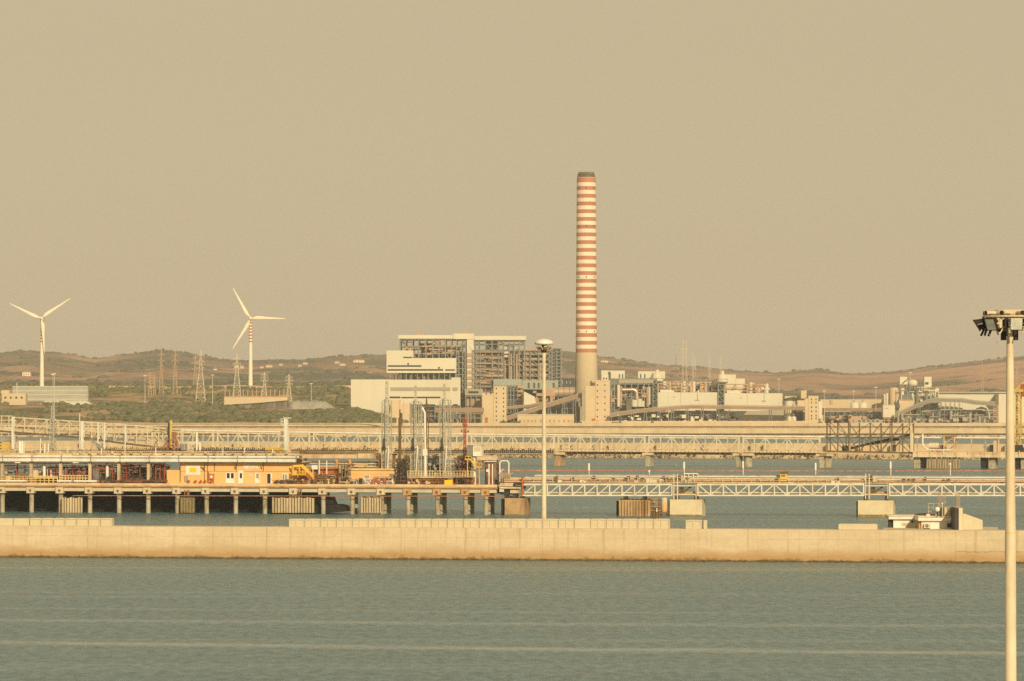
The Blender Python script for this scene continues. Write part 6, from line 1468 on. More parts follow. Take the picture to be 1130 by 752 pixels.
m = MB(); m.pb(P1, 489.8, 490.5, 528, 0, 1.62, 1.8, zb=DK-.01); m.pb(P1, 499.5, 500.2, 528, 0, 1.62, 1.8, zb=DK-.01); t.add('posts', 'red_paint', m)
# --- loading arms: lattice masts
def loading_mast(label, xl, xm, xr, ym, yl, v, zb, yb):
    t = TP('loading_mast', label, 'loading arm', P1, xm, v=v, z=zb, group='grey lattice loading masts of the front jetty')
    zl_ = P1.Z(xm, yl, v); zm = P1.Z(xm, ym, v)
    for xc in (xl, xr):
        m = MB(); u = P1.U(xc, v); m.lattice(u-.3, u+.3, v-.3, v+.3, zb, zl_, 13, .095); t.add('lattice_leg', 'mast_steel', m)
    m = MB(); um = P1.U(xm, v); m.lattice(um-.24, um+.24, v-.92, v-.44, zb, zm, 22, .09, taper=.7); t.add('centre_mast', 'mast_steel', m)
    m = MB(); a, b = P1.U(xl, v), P1.U(xr, v)
    for k in range(7): z = zb + (zl_-zb)*(k+1)/7; m.bar((a, v, z), (b, v, z), .12); 
    m.bar((a, v, zl_), (um, v-.68, zl_+.5), .12); m.bar((b, v, zl_), (um, v-.68, zl_+.5), .12); t.add('ties', 'mast_steel', m)
    m = MB(); zk = P1.Z(xm, 491, v); u = P1.U(xl+1, v-.8); m.cyl((u, v-.8, zk-1.2), (u, v-.8, zk+1.4), .32, .2, 10); m.box(u-.5, u+.3, v-1.1, v-.5, zk-1.3, zk-.4); t.add('counterweight', 'dark_steel', m)
    m = MB(); u = P1.U(xm+1.5, v-1); m.tube([(um, v-.9, zk-.6), (u, v-1, zk-.4), (u, v-1, zk-1.4), (um+.1, v-1, zb+.1)], .14, 8); t.add('swivel_pipe', 'white_paint', m)
loading_mast('leftmost grey lattice loading mast before the white turbine hall', 423, 427.3, 430.6, 421, 442.5, 6, DK, 505)
loading_mast('middle grey lattice loading mast, on the left of the equipment deck', 455, 459.2, 463.5, 425.5, 444, 4.6, ZE, 520)
loading_mast('right grey lattice loading mast, on the equipment deck', 487, 491, 496, 424, 442, 4.6, ZE, 520)
t = TP('brown_pole', 'thick brown pole with thinner tip between the left and middle loading masts', 'pole', P1, 441.5, v=5, z=DK)
m = MB(); u = P1.U(441.3, 5); m.cyl((u, 5, DK), (u, 5, P1.Z(441, 461, 5)), .32, n=10); m.cyl((u, 5, P1.Z(441, 461, 5)), (u, 5, P1.Z(441, 452, 5)), .15, n=8); m.cyl((u+.35, 5, P1.Z(441, 470, 5)), (u+.35, 5, P1.Z(441, 456, 5)), .22, n=8); t.add('pole', 'brown_steel', m)
m = MB(); m.box(u-.7, u-.3, 4.8, 5.2, P1.Z(441, 470, 5), P1.Z(441, 461, 5)); m.cyl((u+.9, 5, DK), (u+.9, 5, P1.Z(441, 442, 5)), .07, n=6); t.add('cable', 'beige_steel', m)
t = TP('white_vent_pipe', 'bent-topped white vent pipe right of the middle loading mast', 'vent pipe', P1, 466.3, v=5.4, z=ZE)
u = P1.U(466.3, 5.4); m = MB(); m.tube([(u+.6, 5.4, P1.Z(466, 500, 5.4)), (u+.5, 5.4, P1.Z(466, 456, 5.4)), (u, 5.4, P1.Z(466, 450.5, 5.4)), (u-.35, 5.4, P1.Z(466, 452, 5.4))], .24, 8); m.cyl((u+.6, 5.4, ZE), (u+.6, 5.4, P1.Z(466, 500, 5.4)), .34, n=8); t.add('pipe', 'white_paint', m)
m = MB(); m.box(u+.1, u+1.1, 5.0, 5.8, P1.Z(466, 503, 5.4), P1.Z(466, 496, 5.4)); t.add('valve_box', 'white_paint', m)
t = TP('rusty_vent_pipe', 'rusty vent pipe with hooked tip right of the white vent pipe', 'vent pipe', P1, 470.5, v=5.8, z=ZE)
u = P1.U(470.3, 5.8); m = MB(); m.cyl((u, 5.8, ZE), (u, 5.8, P1.Z(470, 447, 5.8)), .2, n=8); m.cyl((u+.1, 5.8, P1.Z(470, 448, 5.8)), (u+.1, 5.8, P1.Z(470, 439.5, 5.8)), .24, .12, 8); m.cyl((u+.5, 5.8, ZE), (u+.5, 5.8, P1.Z(470, 446, 5.8)), .09, n=6); t.add('pipe', 'brown_steel', m)
m = MB(); m.cyl((u, 5.8, P1.Z(470, 490, 5.8)), (u, 5.8, P1.Z(470, 481, 5.8)), .3, n=8); t.add('flange', 'rust_steel', m)
t = TP('red_mast', 'slim red lattice signal mast with cross arms beside the white cabin', 'mast', P1, 513, v=6, z=DK)
u = P1.U(513, 6); m = MB(); m.lattice(u-.28, u+.28, 5.7, 6.3, DK, P1.Z(513, 463, 6), 22, .12, taper=.7); m.cyl((u, 6, P1.Z(513, 463, 6)), (u, 6, P1.Z(513, 459.5, 6)), .1, n=6); t.add('lattice', 'red_paint', m)
m = MB()
for y, a in ((477, .75), (465.5, .42), (470, .42)): m.bar((u-a, 6, P1.Z(513, y, 6)), (u+a, 6, P1.Z(513, y, 6)), .16); m.box(u-a-.1, u-a+.2, 5.8, 6.2, P1.Z(513, y, 6), P1.Z(513, y, 6)+.5); m.box(u+a-.2, u+a+.1, 5.8, 6.2, P1.Z(513, y, 6), P1.Z(513, y, 6)+.4)
t.add('cross_arms', 'red_paint', m)
# --- control cabin on a column
t = TP('control_cabin', 'white control cabin with grey windows on a white column above the deck', 'cabin', P1, 525, v=3.5, z=DK)
m = MB(); m.pb(P1, 522, 531.3, 492.2, 503.6, 3, 5.4); t.add('body', 'white_paint', m)
m = MB(); m.pb(P1, 515.2, 521.9, 491.6, 503.4, 3.1, 5.3); t.add('glazing', 'glass_grey', m)
m = MB(); m.pb(P1, 514.6, 521.9, 490.2, 491.5, 2.9, 5.5); m.pb(P1, 521.95, 532, 490.6, 492.1, 2.8, 5.6); t.add('roof', 'cream_paint', m)
m = MB(); m.pb(P1, 523, 530.4, 493.6, 498.2, 2.94, 3.02); t.add('window', 'tower_tan', m)
m = MB(); u = P1.U(523.6, 4); m.cyl((u, 4, DK), (u, 4, P1.Z(523, 503.5, 4)), .28, n=10); m.cyl((u, 4, DK), (u, 4, DK+2.2), .36, n=10); m.cyl((u-.9, 4.4, DK), (u-.9, 4.4, DK+1.6), .2, n=8); t.add('column', 'white_paint', m)
m = MB(); m.bar(P1.P(513, 507, 2.2), P1.P(521, 507, 2.2), .5, .3); m.bar(P1.P(520, 508, 2.2), P1.P(525, 514.5, 2.2), .5, .35); m.bar(P1.P(525, 515.5, 2.2), P1.P(532, 515.5, 2.2), .5, .3)
for x, y in ((513.5, 507), (517, 507), (520.5, 508), (526, 515), (529, 515), (531.6, 515)): m.bar(P1.P(x, y, 1.9), P1.P(x, y-3.6, 1.9), .1)
m.bar(P1.P(513.5, 503.4, 1.9), P1.P(520.5, 504.4, 1.9), .12); m.bar(P1.P(520.5, 504.4, 1.9), P1.P(526, 511.4, 1.9), .12); m.bar(P1.P(526, 511.4, 1.9), P1.P(531.6, 511.4, 1.9), .12); m.bar(P1.P(516, 507, 2.2), (P1.U(516, 2.2), 2.2, ZE), .16); m.bar(P1.P(529, 516, 2.2), (P1.U(529, 2.2), 2.2, DK), .16)
t.add('stairs', 'yellow_paint', m)
# --- pipe gantry at the right end
t = TP('pipe_gantry', 'rusty pipe gantry with beige canopy at the right end of the front jetty', 'gantry', P1, 541, v=3, z=DK)
m = MB(); m.pb(P1, 526, 548.5, 503.8, 508, 3.2, 8); t.add('canopy', 'beige_steel', m)
m = MB()
for x in (537.6, 541.4, 545, 549.8): u = P1.U(x, 3); m.cyl((u, 3, DK), (u, 3, P1.Z(x, 509+(x-537)*.1, 3)), .13, n=8)
for x in (536, 543, 548.6): u = P1.U(x, 6); m.cyl((u, 6, DK), (u, 6, P1.Z(x, 508, 6)), .16, n=8)
for y in (510.5, 513.5): m.bar(P1.P(535, y, 2.9), P1.P(547.5, y, 2.9), .2)
t.add('pipes', 'rust_steel', m)
m = MB()
for x in (539.6, 543.4): u = P1.U(x, 2.6); m.cyl((u, 2.6, DK), (u, 2.6, P1.Z(x, 512, 2.6)), .15, n=8)
m.bar(P1.P(535, 509.4, 2.5), P1.P(548, 509.4, 2.5), .18); m.pb(P1, 536.5, 539, 518, 521, 2.4, 3); t.add('white_pipes', 'white_paint', m)
m = MB(); r = random.Random(14)
for k in range(12): x = r.uniform(535, 549); u = P1.U(x, 3.5); m.box(u-.2, u+.2, 3.3, 4, DK-.01, DK+r.uniform(.5, 2)); 
t.add('valve_boxes', 'dark_steel', m)
# ================================================================== pipe bridge to the right
def span(label, x0, x1, n, pat):
    t = TP('truss_span', label, 'truss bridge', P1, x0, v=0, z=4.3, group='white truss spans of the front pipe bridge')
    ty, by = (lambda x: 534.6), (lambda x: 546.8)
    m = MB()
    for v in (0, 3): m.bar(P1.P(x0, 534.7 - v*.1, v), P1.P(x1, 534.7 - v*.1, v), .34, .36)
    t.add('top_chord', 'off_white', m)
    m = MB()
    for v in (0, 3): m.bar(P1.P(x0, 546.8, v), P1.P(x1, 546.8, v), .3, .3)
    t.add('bottom_chord', 'off_white', m)
    m = MB(); m.bar(P1.P(x0, 544.0, .05), P1.P(x1, 544.0, .05), .14, .14); m.bar(P1.P(x0, 544.0, 3), P1.P(x1, 544.0, 3), .14, .14); t.add('side_rail', 'off_white', m)
    m = MB(); m.box(P1.U(x0), P1.U(x1), .3, 2.8, P1.Z(x0, 546.2), P1.Z(x0, 545.8)); t.add('walkway', 'brown_steel', m)
    m = MB(); truss_side(m, P1, x0+.6, x1-.6, ty, by, 0, n, .26, pat, .2); truss_side(m, P1, x0+.6, x1-.6, lambda x: 534.4, lambda x: 546.6, 3, n, .2, pat, .13)
    for i in range(n+1):
        x = x0+.6+(x1-x0-1.2)*i/n; m.bar(P1.P(x, 546.6, 0), P1.P(x, 546.6, 3), .16); m.pb(P1, x-1.3, x+1.3, 545.2, 546.4, -.13, .13) if i % 2 else None
    t.add('web', 'off_white', m)
    m = MB(); z = P1.Z((x0+x1)/2, 543.8, 1); m.cyl((P1.U(x0, 1), 1, z), (P1.U(x1, 1), 1, z), .2, n=8); m.cyl((P1.U(x0, 2), 2, z), (P1.U(x1, 2), 2, z), .16, n=8); t.add('inner_pipes', 'beige_steel', m)
    m = MB(); m.box(P1.U(x0, 0), P1.U(x1, 0), .2, 3.4, P1.Z(x0, 534.3), P1.Z(x0, 533.6)); t.add('deck', 'orange_red', m)
    return t
span('white truss span from the jetty end to the cream concrete block', 576, 742, 12, '/')
span('white truss span between the two cream concrete blocks', 769.5, 953.5, 13, '\\/\\///')
span('white truss span running off behind the near lamp mast at right', 981, 1400, 29, '\\/')
t = TP('pipe_bridge_lines', 'bundle of grey, yellow and orange pipes along the top of the front bridge', 'pipeline', P1, 850, v=1, z=P1.Z(850, 533.6))
zb_ = t.off[2]
def line(nm, mt, y, v, r, x0=556, x1=1400, cl=True):
    m = MB(); z = P1.Z(850, y, v); m.cyl((P1.U(x0, v), v, z), (P1.U(x1, v), v, z), r, n=8); t.add(nm, mt, m)
line('grey_pipe', 'grey_steel', 525.4, 2.9, .2, 590); line('white_pipe', 'white_paint', 526.4, 2.4, .13, 590); line('yellow_pipe', 'cream_paint', 529.0, 1.6, .15); line('orange_pipe', 'pale_red', 531.8, .7, .17); line('beige_pipe', 'beige_steel', 530.4, 1.1, .2); line('tan_pipe', 'beige_steel', 532.9, .2, .14); line('rust_pipe', 'rust_steel', 528.2, 2.2, .12)
m = MB()
for k in range(78):
    x = 580 + 10.4*k; 
    if 742 < x < 752: continue
    u = P1.U(x, 1.5); m.box(u-.1, u+.1, .1, 3, zb_, zb_+.22); m.box(u-.09, u+.09, 2.7, 3.1, zb_, P1.Z(x, 525.2, 2.9)); m.box(u-.08, u+.08, .0, .16, zb_, zb_+1.1)
t.add('supports', 'beige_steel', m)
m = MB(); m.box(P1.U(580), P1.U(1400), .02, .12, zb_+1.08, zb_+1.16); m.box(P1.U(580), P1.U(1400), .02, .12, zb_+.55, zb_+.62); t.add('handrail', 'cream_paint', m)
m = MB(); r = random.Random(17)
for k in range(46): 
    x = r.choice((r.uniform(708, 770), r.uniform(580, 708), r.uniform(770, 1120), r.uniform(1000, 1060))); u = P1.U(x, 1.4); hh = r.uniform(.4, 1.5); m.box(u-.25, u+.25, r.uniform(0, .8), r.uniform(1, 1.8), zb_, zb_+hh)
t.add('valve_boxes', 'brown_steel', m)
m = MB(); 
for k in range(16): 
    x = r.choice((r.uniform(712, 770), r.uniform(590, 1100))); u = P1.U(x, 1.4); m.box(u-.4, u+.4, -.02, .4, zb_, zb_+r.uniform(.3, .9))
t.add('pale_boxes', 'cream_paint', m)
# bays between spans
def bay(label, x0, x1):
    t = TP('bridge_bay', label, 'bridge bay', P1, (x0+x1)/2, v=0, z=P1.Z((x0+x1)/2, 551))
    m = MB()
    for x in (x0+1, x0+5, x1-1): m.pb(P1, x-.5, x+.5, 523 if x < x0+6 else 534, 551, 0, .4); m.pb(P1, x-.5, x+.5, 530, 551, 2.6, 3)
    m.pb(P1, x0, x1, 535.6, 536.8, .1, 2.9); m.pb(P1, x0, x1, 545, 546.4, .1, 2.9); t.add('frame', 'cream_paint', m)
    m = MB(); m.bar(P1.P(x0+9, 545, 1), P1.P(x0+20, 537, 1), .3, .4); m.pb(P1, x0+7, x0+11, 538, 544, 1.2, 2.4); m.pb(P1, x0+4, x0+8, 525, 531, .6, 2); t.add('machinery', 'brown_steel', m)
    m = MB(); z = P1.Z(x0, 543.6, 1); m.cyl((P1.U(x0, 1), 1.6, z), (P1.U(x1, 1), 1.6, z), .2, n=8); m.pb(P1, x0+9, x0+13, 527, 532, 0, .8); t.add('pipes', 'beige_steel', m)
bay('tangle of frames and pipes above the left cream concrete block', 742.5, 769)
bay('tangle of frames and pipes above the right concrete block', 954, 980.5)
rail('low white pipe railing arch above the left cream concrete block', P1, 755, 770, 522.8, 0, 2, 3, 'white_paint', .15, zb_, 0)
# yellow cabin, post etc on the bridge
t = TP('yellow_hut', 'small yellow hut with brown roof on the pipe bridge', 'hut', P1, 864.5, v=1, z=zb_)
m = MB(); m.pb(P1, 860.8, 868, 522.8, 0, .8, 2.4, zb=zb_); t.add('wall', 'yellow_paint', m)
m = MB(); m.pb(P1, 860.2, 868.6, 520.8, 522.79, .6, 2.6); t.add('roof', 'brown_steel', m)
m = MB(); m.pb(P1, 862, 866.5, 523.8, 526.2, .72, .82); t.add('window', 'glass_grey', m)
def marker(x, yt, v, lb, wide=True):
    t = TP('marker_post', lb, 'post', P1, x, v=v, z=zb_, group='thin white posts along the pipe bridge'); u = P1.U(x, v); zt = P1.Z(x, yt, v)
    m = MB(); m.cyl((u, v, zb_), (u, v, zt), .09, n=6); t.add('post', 'white_paint', m)
    m = MB(); m.box(u-.17, u+.17, v-.12, v+.12, zt-1.5 if wide else zt-.4, zt); t.add('head', 'white_paint', m)
for a in ((650, 511.5, 3, 'thin white post on the bridge, leftmost, right of the centre lamp mast'), (755, 510, 3, 'thin white post above the left cream concrete block'), (820, 509, 3, 'thin white post on the bridge below the twin piers'),
          (900, 511, 3, 'thin white post on the bridge left of the rusty trestle'), (982.8, 509.5, 3, 'thin white post on the bridge above the right concrete block'), (1048.5, 511, 3, 'thin white post on the bridge above the small white house', False), (716.5, 519, 3, 'short lamp post on the bridge under the slim pier', False)): marker(*a)
t = TP('white_pipe_loop', 'white pipe loop standing at the start of the pipe bridge', 'pipe loop', P1, 556, v=2, z=DK-.9)
u0, u1 = P1.U(551.5, 2), P1.U(561.5, 2); m = MB(); zt = P1.Z(556, 508.8, 2); m.tube([(u0, 2, 5.6), (u0, 2, zt-.4), (u0+.35, 2, zt), (u1-.35, 2, zt), (u1, 2, zt-.4), (u1, 2, 5.6)], .16, 8); m.tube([(u0, 2, zt-2.6), (u0+.8, 2, zt-1.7)], .08, 6); t.add('pipe', 'white_paint', m)
m = MB()
for k in range(6): u = P1.U(552+2.2*k, 1); m.box(u-.08, u+.08, .9, 1.1, 5.6, P1.Z(556, 522, 1))
m.pb(P1, 550, 566, 522, 523, .9, 1.1); m.pb(P1, 550, 566, 534, 537, .4, 3.5); t.add('fence', 'beige_steel', m)
t = TP('red_valve_post', 'rusty red valve post at the left end of the pipe bridge', 'valve', P1, 576.6, v=-.3, z=P1.Z(576, 546))
u = P1.U(576.6, -.5); m = MB(); m.cyl((u, -.5, P1.Z(576, 546)), (u, -.5, P1.Z(576, 527)), .2, n=8); m.cyl((u-.5, -.5, P1.Z(576, 532)), (u+.5, -.5, P1.Z(576, 532)), .25, n=8); m.cyl((u-.4, -.5, P1.Z(576, 544)), (u+.4, -.5, P1.Z(576, 544)), .2, n=8); t.add('body', 'rust_wall', m)
m = MB(); m.cyl((u, -.5, P1.Z(576, 527)), (u, -.5, P1.Z(576, 526.4)), .4, n=12); t.add('handwheel', 'rust_steel', m)
manifold('mass of dark and cream flanges where jetty and bridge meet', 548.8, 574, 533, .5, 4, ('cream_paint', 'dark_steel', 'beige_steel', 'dark_steel'), 33, 50)
t = TP('hinge_frame', 'dark rusty hinge frame under the jetty end', 'frame', P1, 560, v=.5, z=P1.Z(560, 549.6))
m = MB(); m.pb(P1, 549, 576, 536.9, 540, .3, 5); m.pb(P1, 552, 570, 540, 546, .6, 4); m.pb(P1, 556, 560, 546, 549.6, .6, 3); m.pb(P1, 566, 570, 546, 549.6, .6, 3); t.add('frame', 'dark_steel', m)
m = MB(); m.pb(P1, 551, 556, 537.5, 543, .0, .55); m.pb(P1, 563, 573, 541, 544.5, .1, .55); m.cyl(P1.P(552, 538.6, -.1), P1.P(575, 538.9, -.1), .25, n=8); t.add('flanges', 'cream_paint', m)
# --- mooring blocks
def block(label, x0, x1, y0, mt, ribs=0, dv=5, side=None):
    t = TP('mooring_block', label, 'block', P1, (x0+x1)/2, v=-1, z=0, group='concrete blocks carrying the pipe bridge')
    m = MB(); m.pb(P1, x0, x1, y0, 0, -1, dv, zb=-.9); t.add('body', mt, m)
    if ribs:
        m = MB()
        for k in range(ribs): x = x0+(x1-x0)*(k+.5)/ribs; wv = (x1-x0)/ribs*.36; m.pb(P1, x-wv, x+wv, y0+.8, 0, -1.3, -1.02, zb=-.5)
        t.add('planking', mt, m)
        m = MB()
        for k in range(8): x = x0+2+(x1-x0-4)*k/7; m.pb(P1, x-.5, x+.5, y0-1.2, y0, -.9, 1)
        t.add('bollards', 'dark_steel', m)
    if side:
        m = MB(); m.pb(P1, x0-side, x0-.1, y0+.8, 0, 0, dv-.5, zb=-.7); t.add('side_fender', 'rubber', m)
    m = MB()
    for x in (x0+(x1-x0)*.2, x0+(x1-x0)*.8):
        m.pb(P1, x-1.6, x+1.6, 548, 0, .2, 3, zb=P1.Z((x0+x1)/2, y0, -1)-.01)
    t.add('bearing', 'dark_steel', m)
    m = MB(); m.pb(P1, x0-.2, x1+.2, 567.4 if x0 < 600 else 568, 0, -1.08, -1.01, zb=-.8); t.add('waterline_growth', 'moss_timber', m)
    return t
block('brown stained concrete block under the jetty end', 557, 580, 550, 'dolphin_rust', side=4)
block('ribbed rusty concrete block with dark left fender', 682.5, 717.5, 552, 'dolphin_rust', 11, side=2.4)
block('smooth cream concrete block beside the yellow tank', 739, 774.5, 551.5, 'dolphin_cream', side=1)
block('cream concrete block beyond the right edge of the picture', 1180, 1220, 552.5, 'dolphin_cream', side=1.6)
block('cream concrete block far beyond the right edge of the picture', 1360, 1400, 552.5, 'dolphin_cream', side=1.6)
block('smooth cream concrete block at right with dark left side', 946.5, 985.5, 552.5, 'dolphin_cream', side=1.6)
t = TP('yellow_tank', 'cream and orange upright tank between the ribbed and cream blocks', 'tank', P1, 733, v=0, z=P1.Z(733, 566))
u = P1.U(733, 0); z0 = P1.Z(733, 566); z1 = P1.Z(733, 549.5); zm = P1.Z(733, 557.2)
m = MB(); m.rev([(.62, zm), (.62, z1-.2), (.5, z1), (.02, z1+.1)], (u, 0), 18); t.add('upper_shell', 'cream_paint', m)
m = MB(); m.rev([(.5, z0+.2), (.62, z0+.35), (.62, zm-.02)], (u, 0), 18); m.rev([(.66, zm-.25), (.68, zm-.1), (.66, zm)], (u, 0), 18); t.add('lower_shell', 'orange_wall', m)
m = MB(); m.box(u-1.2, u+1.0, -.6, 2, z0-.2, z0+.2); m.box(u+.72, u+.85, -.2, .2, z0, z1-.3); m.box(u-.85, u-.72, -.2, .2, z0, z1-.3); m.box(u-.9, u-.6, 0, .4, -.9, z0); m.box(u+.5, u+.8, 0, .4, -.9, z0); t.add('cradle', 'brown_steel', m)
t = TP('ladder_dolphin', 'rusty piled ladder stand between the ribbed block and the cream tank', 'stand', P1, 723, v=-22, z=0)
m = MB()
for x in (718.5, 727.5, 721.5, 725): u = P1.U(x, -22); m.cyl((u, -22, -.9), (u+(.1 if x < 722 else -.1), -22, P1.Z(x, 560 if x in (721.5, 725) else 549.5, -22)), .2 if x in (718.5, 727.5) else .34, n=8)
t.add('piles', 'brown_steel', m)
m = MB()
for y in (550.5, 554, 558.5, 563): m.pb(P1, 717.5, 729, y, y+.6, -22.3, -21.9)
for a_, b_ in ((550.5, 558), (558, 566)): m.pbar(P1, (718.5, a_, -22), (727.5, b_, -22), .16)
t.add('cross_beams', 'rust_concrete', m)
m = MB(); m.pb(P1, 724, 725.2, 561, 565, -22.7, -22.3); t.add('buoy', 'white_paint', m)

# ================================================================== near breakwater
ZB = 4.95
t = TP('breakwater', 'long tan concrete breakwater wall crossing the picture above the near water', 'breakwater', BW, 565, v=0, z=0)
m = bpy.data.materials.new('breakwater_wall'); m.use_nodes = True; nt = m.node_tree; N = nt.nodes; L = nt.links; b = N['Principled BSDF']; b.inputs['Roughness'].default_value = .9; b.inputs['Specular IOR Level'].default_value = .15
tc = N.new('ShaderNodeTexCoord'); sx = N.new('ShaderNodeSeparateXYZ'); L.new(tc.outputs['Object'], sx.inputs[0])
def nz_(st, sc, det=5):
    mp = N.new('ShaderNodeMapping'); mp.inputs['Scale'].default_value = st; L.new(tc.outputs['Object'], mp.inputs['Vector']); n = N.new('ShaderNodeTexNoise'); n.inputs['Scale'].default_value = sc; n.inputs['Detail'].default_value = det; n.inputs['Roughness'].default_value = .65; L.new(mp.outputs['Vector'], n.inputs['Vector']); return n.outputs['Fac']
def ma(op, a, b_):
    n = N.new('ShaderNodeMath'); n.operation = op
    for i, x in enumerate((a, b_)):
        if isinstance(x, (int, float)): n.inputs[i].default_value = x
        else: L.new(x, n.inputs[i])
    return n.outputs[0]
def rp(f, stops):
    r = N.new('ShaderNodeValToRGB'); e = r.color_ramp.elements
    for i, (p, c) in enumerate(stops):
        x = e[i] if i < 2 else e.new(p); x.position = p; x.color = (*c, 1)
    L.new(f, r.inputs['Fac']); return r.outputs['Color']
def mxc(f, a, b_, bt='MIX'):
    x = N.new('ShaderNodeMix'); x.data_type = 'RGBA'; x.blend_type = bt
    if isinstance(f, float): x.inputs['Factor'].default_value = f
    else: L.new(f, x.inputs['Factor'])
    for k, s_ in (('A', a), ('B', b_)):
        if isinstance(s_, tuple): x.inputs[k].default_value = (*s_, 1)
        else: L.new(s_, x.inputs[k])
    return x.outputs['Result']
patch = nz_((.10, 1, .35), 1.0, 6); fine = nz_((1, 1, 1), 1.6, 5); streak = nz_((1.3, 1, .05), 1.0, 5)
col = mxc(rp(patch, [(.35, (0,)*3), (.65, (1,)*3)]), (.585, .475, .315), (.695, .575, .39))
col = mxc(rp(streak, [(.54, (0,)*3), (.72, (.7,)*3)]), col, (.40, .27, .14))
zn = ma('ADD', sx.outputs['Z'], ma('MULTIPLY', ma('SUBTRACT', nz_((.25, 1, .8), 1.0, 6), .5), 1.8))
col = mxc(rp(ma('DIVIDE', zn, 5.0), [(.16, (1,)*3), (.42, (.1,)*3), (.62, (0,)*3)]), col, (.46, .29, .135))     # tide-stained foot
col = mxc(rp(ma('DIVIDE', ma('ADD', zn, ma('MULTIPLY', ma('SUBTRACT', nz_((.9, 1, .3), 1.0, 4), .5), 1.6)), 5.0), [(.035, (1,)*3), (.105, (0,)*3)]), col, (.25, .165, .06))   # weed at the waterline
col = mxc(rp(ma('DIVIDE', ma('ADD', sx.outputs['Z'], ma('MULTIPLY', ma('SUBTRACT', nz_((.5, 1, 0), 1.0, 5), .5), .9)), 5.0), [(.03, (1,)*3), (.06, (0,)*3)]), col, (.09, .055, .025))
ln = ma('ABSOLUTE', ma('SUBTRACT', ma('ADD', sx.outputs['Z'], ma('MULTIPLY', ma('SUBTRACT', nz_((.3, 1, 0), 1, 3), .5), .12)), 3.45), 0)
col = mxc(rp(ma('MULTIPLY', ln, 1.0), [(.02, (.28,)*3), (.06, (0,)*3)]), col, (.36, .25, .13))
vj = ma('ABSOLUTE', ma('SUBTRACT', ma('FRACT', ma('DIVIDE', ma('ADD', sx.outputs['X'], ma('MULTIPLY', ma('SUBTRACT', nz_((.02, 1, .6), 1, 3), .5), 1.5)), 10.68), 0), .5), 0)
col = mxc(rp(vj, [(.005, (.10,)*3), (.012, (0,)*3)]), col, (.38, .27, .14))     # casting joint
col = mxc(rp(fine, [(.3, (.3,)*3), (.6, (0,)*3)]), col, (.44, .33, .19))
L.new(col, b.inputs['Base Color'])
bp = N.new('ShaderNodeBump'); bp.inputs['Strength'].default_value = .25; bp.inputs['Distance'].default_value = .1; L.new(fine, bp.inputs['Height']); L.new(bp.outputs['Normal'], b.inputs['Normal'])
M['breakwater_wall'] = m
js = [BW.U(-320)] + [BW.U(142.5 + 152*k) for k in range(-2, 11)] 
r = random.Random(5)
for a, b_ in zip(js, js[1:]):
    m = MB(); px_ = (a/ (576/F)) + CX; low = a > BW.U(1050); dp = 4.2
    g = .02; dz = r.uniform(-.02, .02); dy = r.uniform(-.02, .02)
    if not low: m.box(a+g/2, b_-g/2, dy, dp, -.9, ZB+dz)
    else:
        m.box(a+g/2, b_-g/2, dy, dp, 1.75, ZB+dz); m.box(a+g/2, b_-g/2, .06, dp-.1, -.9, 1.6); m.box(a+g/2, b_-g/2, .12, dp-.2, 1.6, 1.75)
    if low:
        for k in range(14): q = a + (b_-a)*k/14; m.box(q, q+.9*r.random()+.4, .0, .4, 1.62, 1.73) if r.random() < .75 else None
    t.add('wall_segment', 'breakwater_wall', m)
m = MB(); m.box(js[0], js[-1], .3, 4, -.85, ZB-.12); t.add('core', 'deep_shade_concrete', m)
m = MB(); m.box(BW.U(972), BW.U(1100), 4.25, 17.5, -.9, ZB-.05); t.add('house_platform', 'pale_concrete', m)
# parapet blocks
def pblock(x0, x1, yt, label, grp, panels=1, y1=None):
    t = TP('parapet_block', label, 'concrete block', BW, (x0+x1)/2, v=1.2, z=ZB, group=grp)
    m = MB(); u0, u1 = BW.U(x0, 1.2)+.015, BW.U(x1, 1.2)-.01; zt = BW.Z((x0+x1)/2, yt, 1.2)
    m.box(u0, u1, 1.31, 2.6, ZB-.06, zt)
    rr_ = .13
    if not panels: m.box(u0, u1, 1.2, 1.309, ZB, zt-.02)
    for k in range(panels):
        a = u0 + (u1-u0)*k/panels; b_ = u0 + (u1-u0)*(k+1)/panels
        if panels: m.box(a, a+rr_, 1.2, 1.309, ZB, zt); m.box(b_-rr_, b_, 1.2, 1.309, ZB, zt); m.box(a+rr_, b_-rr_, 1.2, 1.309, zt-rr_, zt)
    t.add('block', 'pale_concrete', m)
    m = MB(); m.box(u0+.2, u1-.2, 1.5, 2.4, zt, zt+.04); t.add('cap', 'pale_concrete', m)
    return t
GL, GC = 'parapet blocks on the left of the breakwater', 'parapet blocks in the long central row on the breakwater'
pblock(-60, -22, 572.4, 'plain long parapet block outside the left edge', GL, 0); pblock(-21, 14.5, 572.4, 'plain long parapet block at the left edge of the breakwater', GL, 0); pblock(15, 32.5, 572.4, 'plain short parapet block, second from the left edge', GL, 0)
for k in range(7):
    x0 = 33.2 + 13.0*k; lb = 'panelled parapet block on the left row, %s one after the plain blocks' % ORD[k] if k < 6 else 'panelled parapet block at the right end of the left row'
    pblock(x0, x0+12.6, 572.2, lb, GL, 1)
for k in range(24):
    x0 = 319 + 17.5*k; lb = 'panelled parapet block in the central row, %s from its left end' % ORD[k]
    if k == 0: lb = 'panelled parapet block at the left end of the long central row'
    if k == 23: lb = 'panelled parapet block at the right end of the long central row'
    if k == 18: lb = 'plain smooth parapet block in the central row, right of the centre lamp mast'
    pblock(x0, x0+17.2, 573, lb, GC, 0 if k == 18 else 2)
pblock(756.5, 774.5, 574.3, 'two-panel parapet block standing alone right of the central row', 'single parapet blocks', 2)
pblock(776.2, 779.8, 574.3, 'narrow stub block beside the lone two-panel block', 'single parapet blocks', 0)
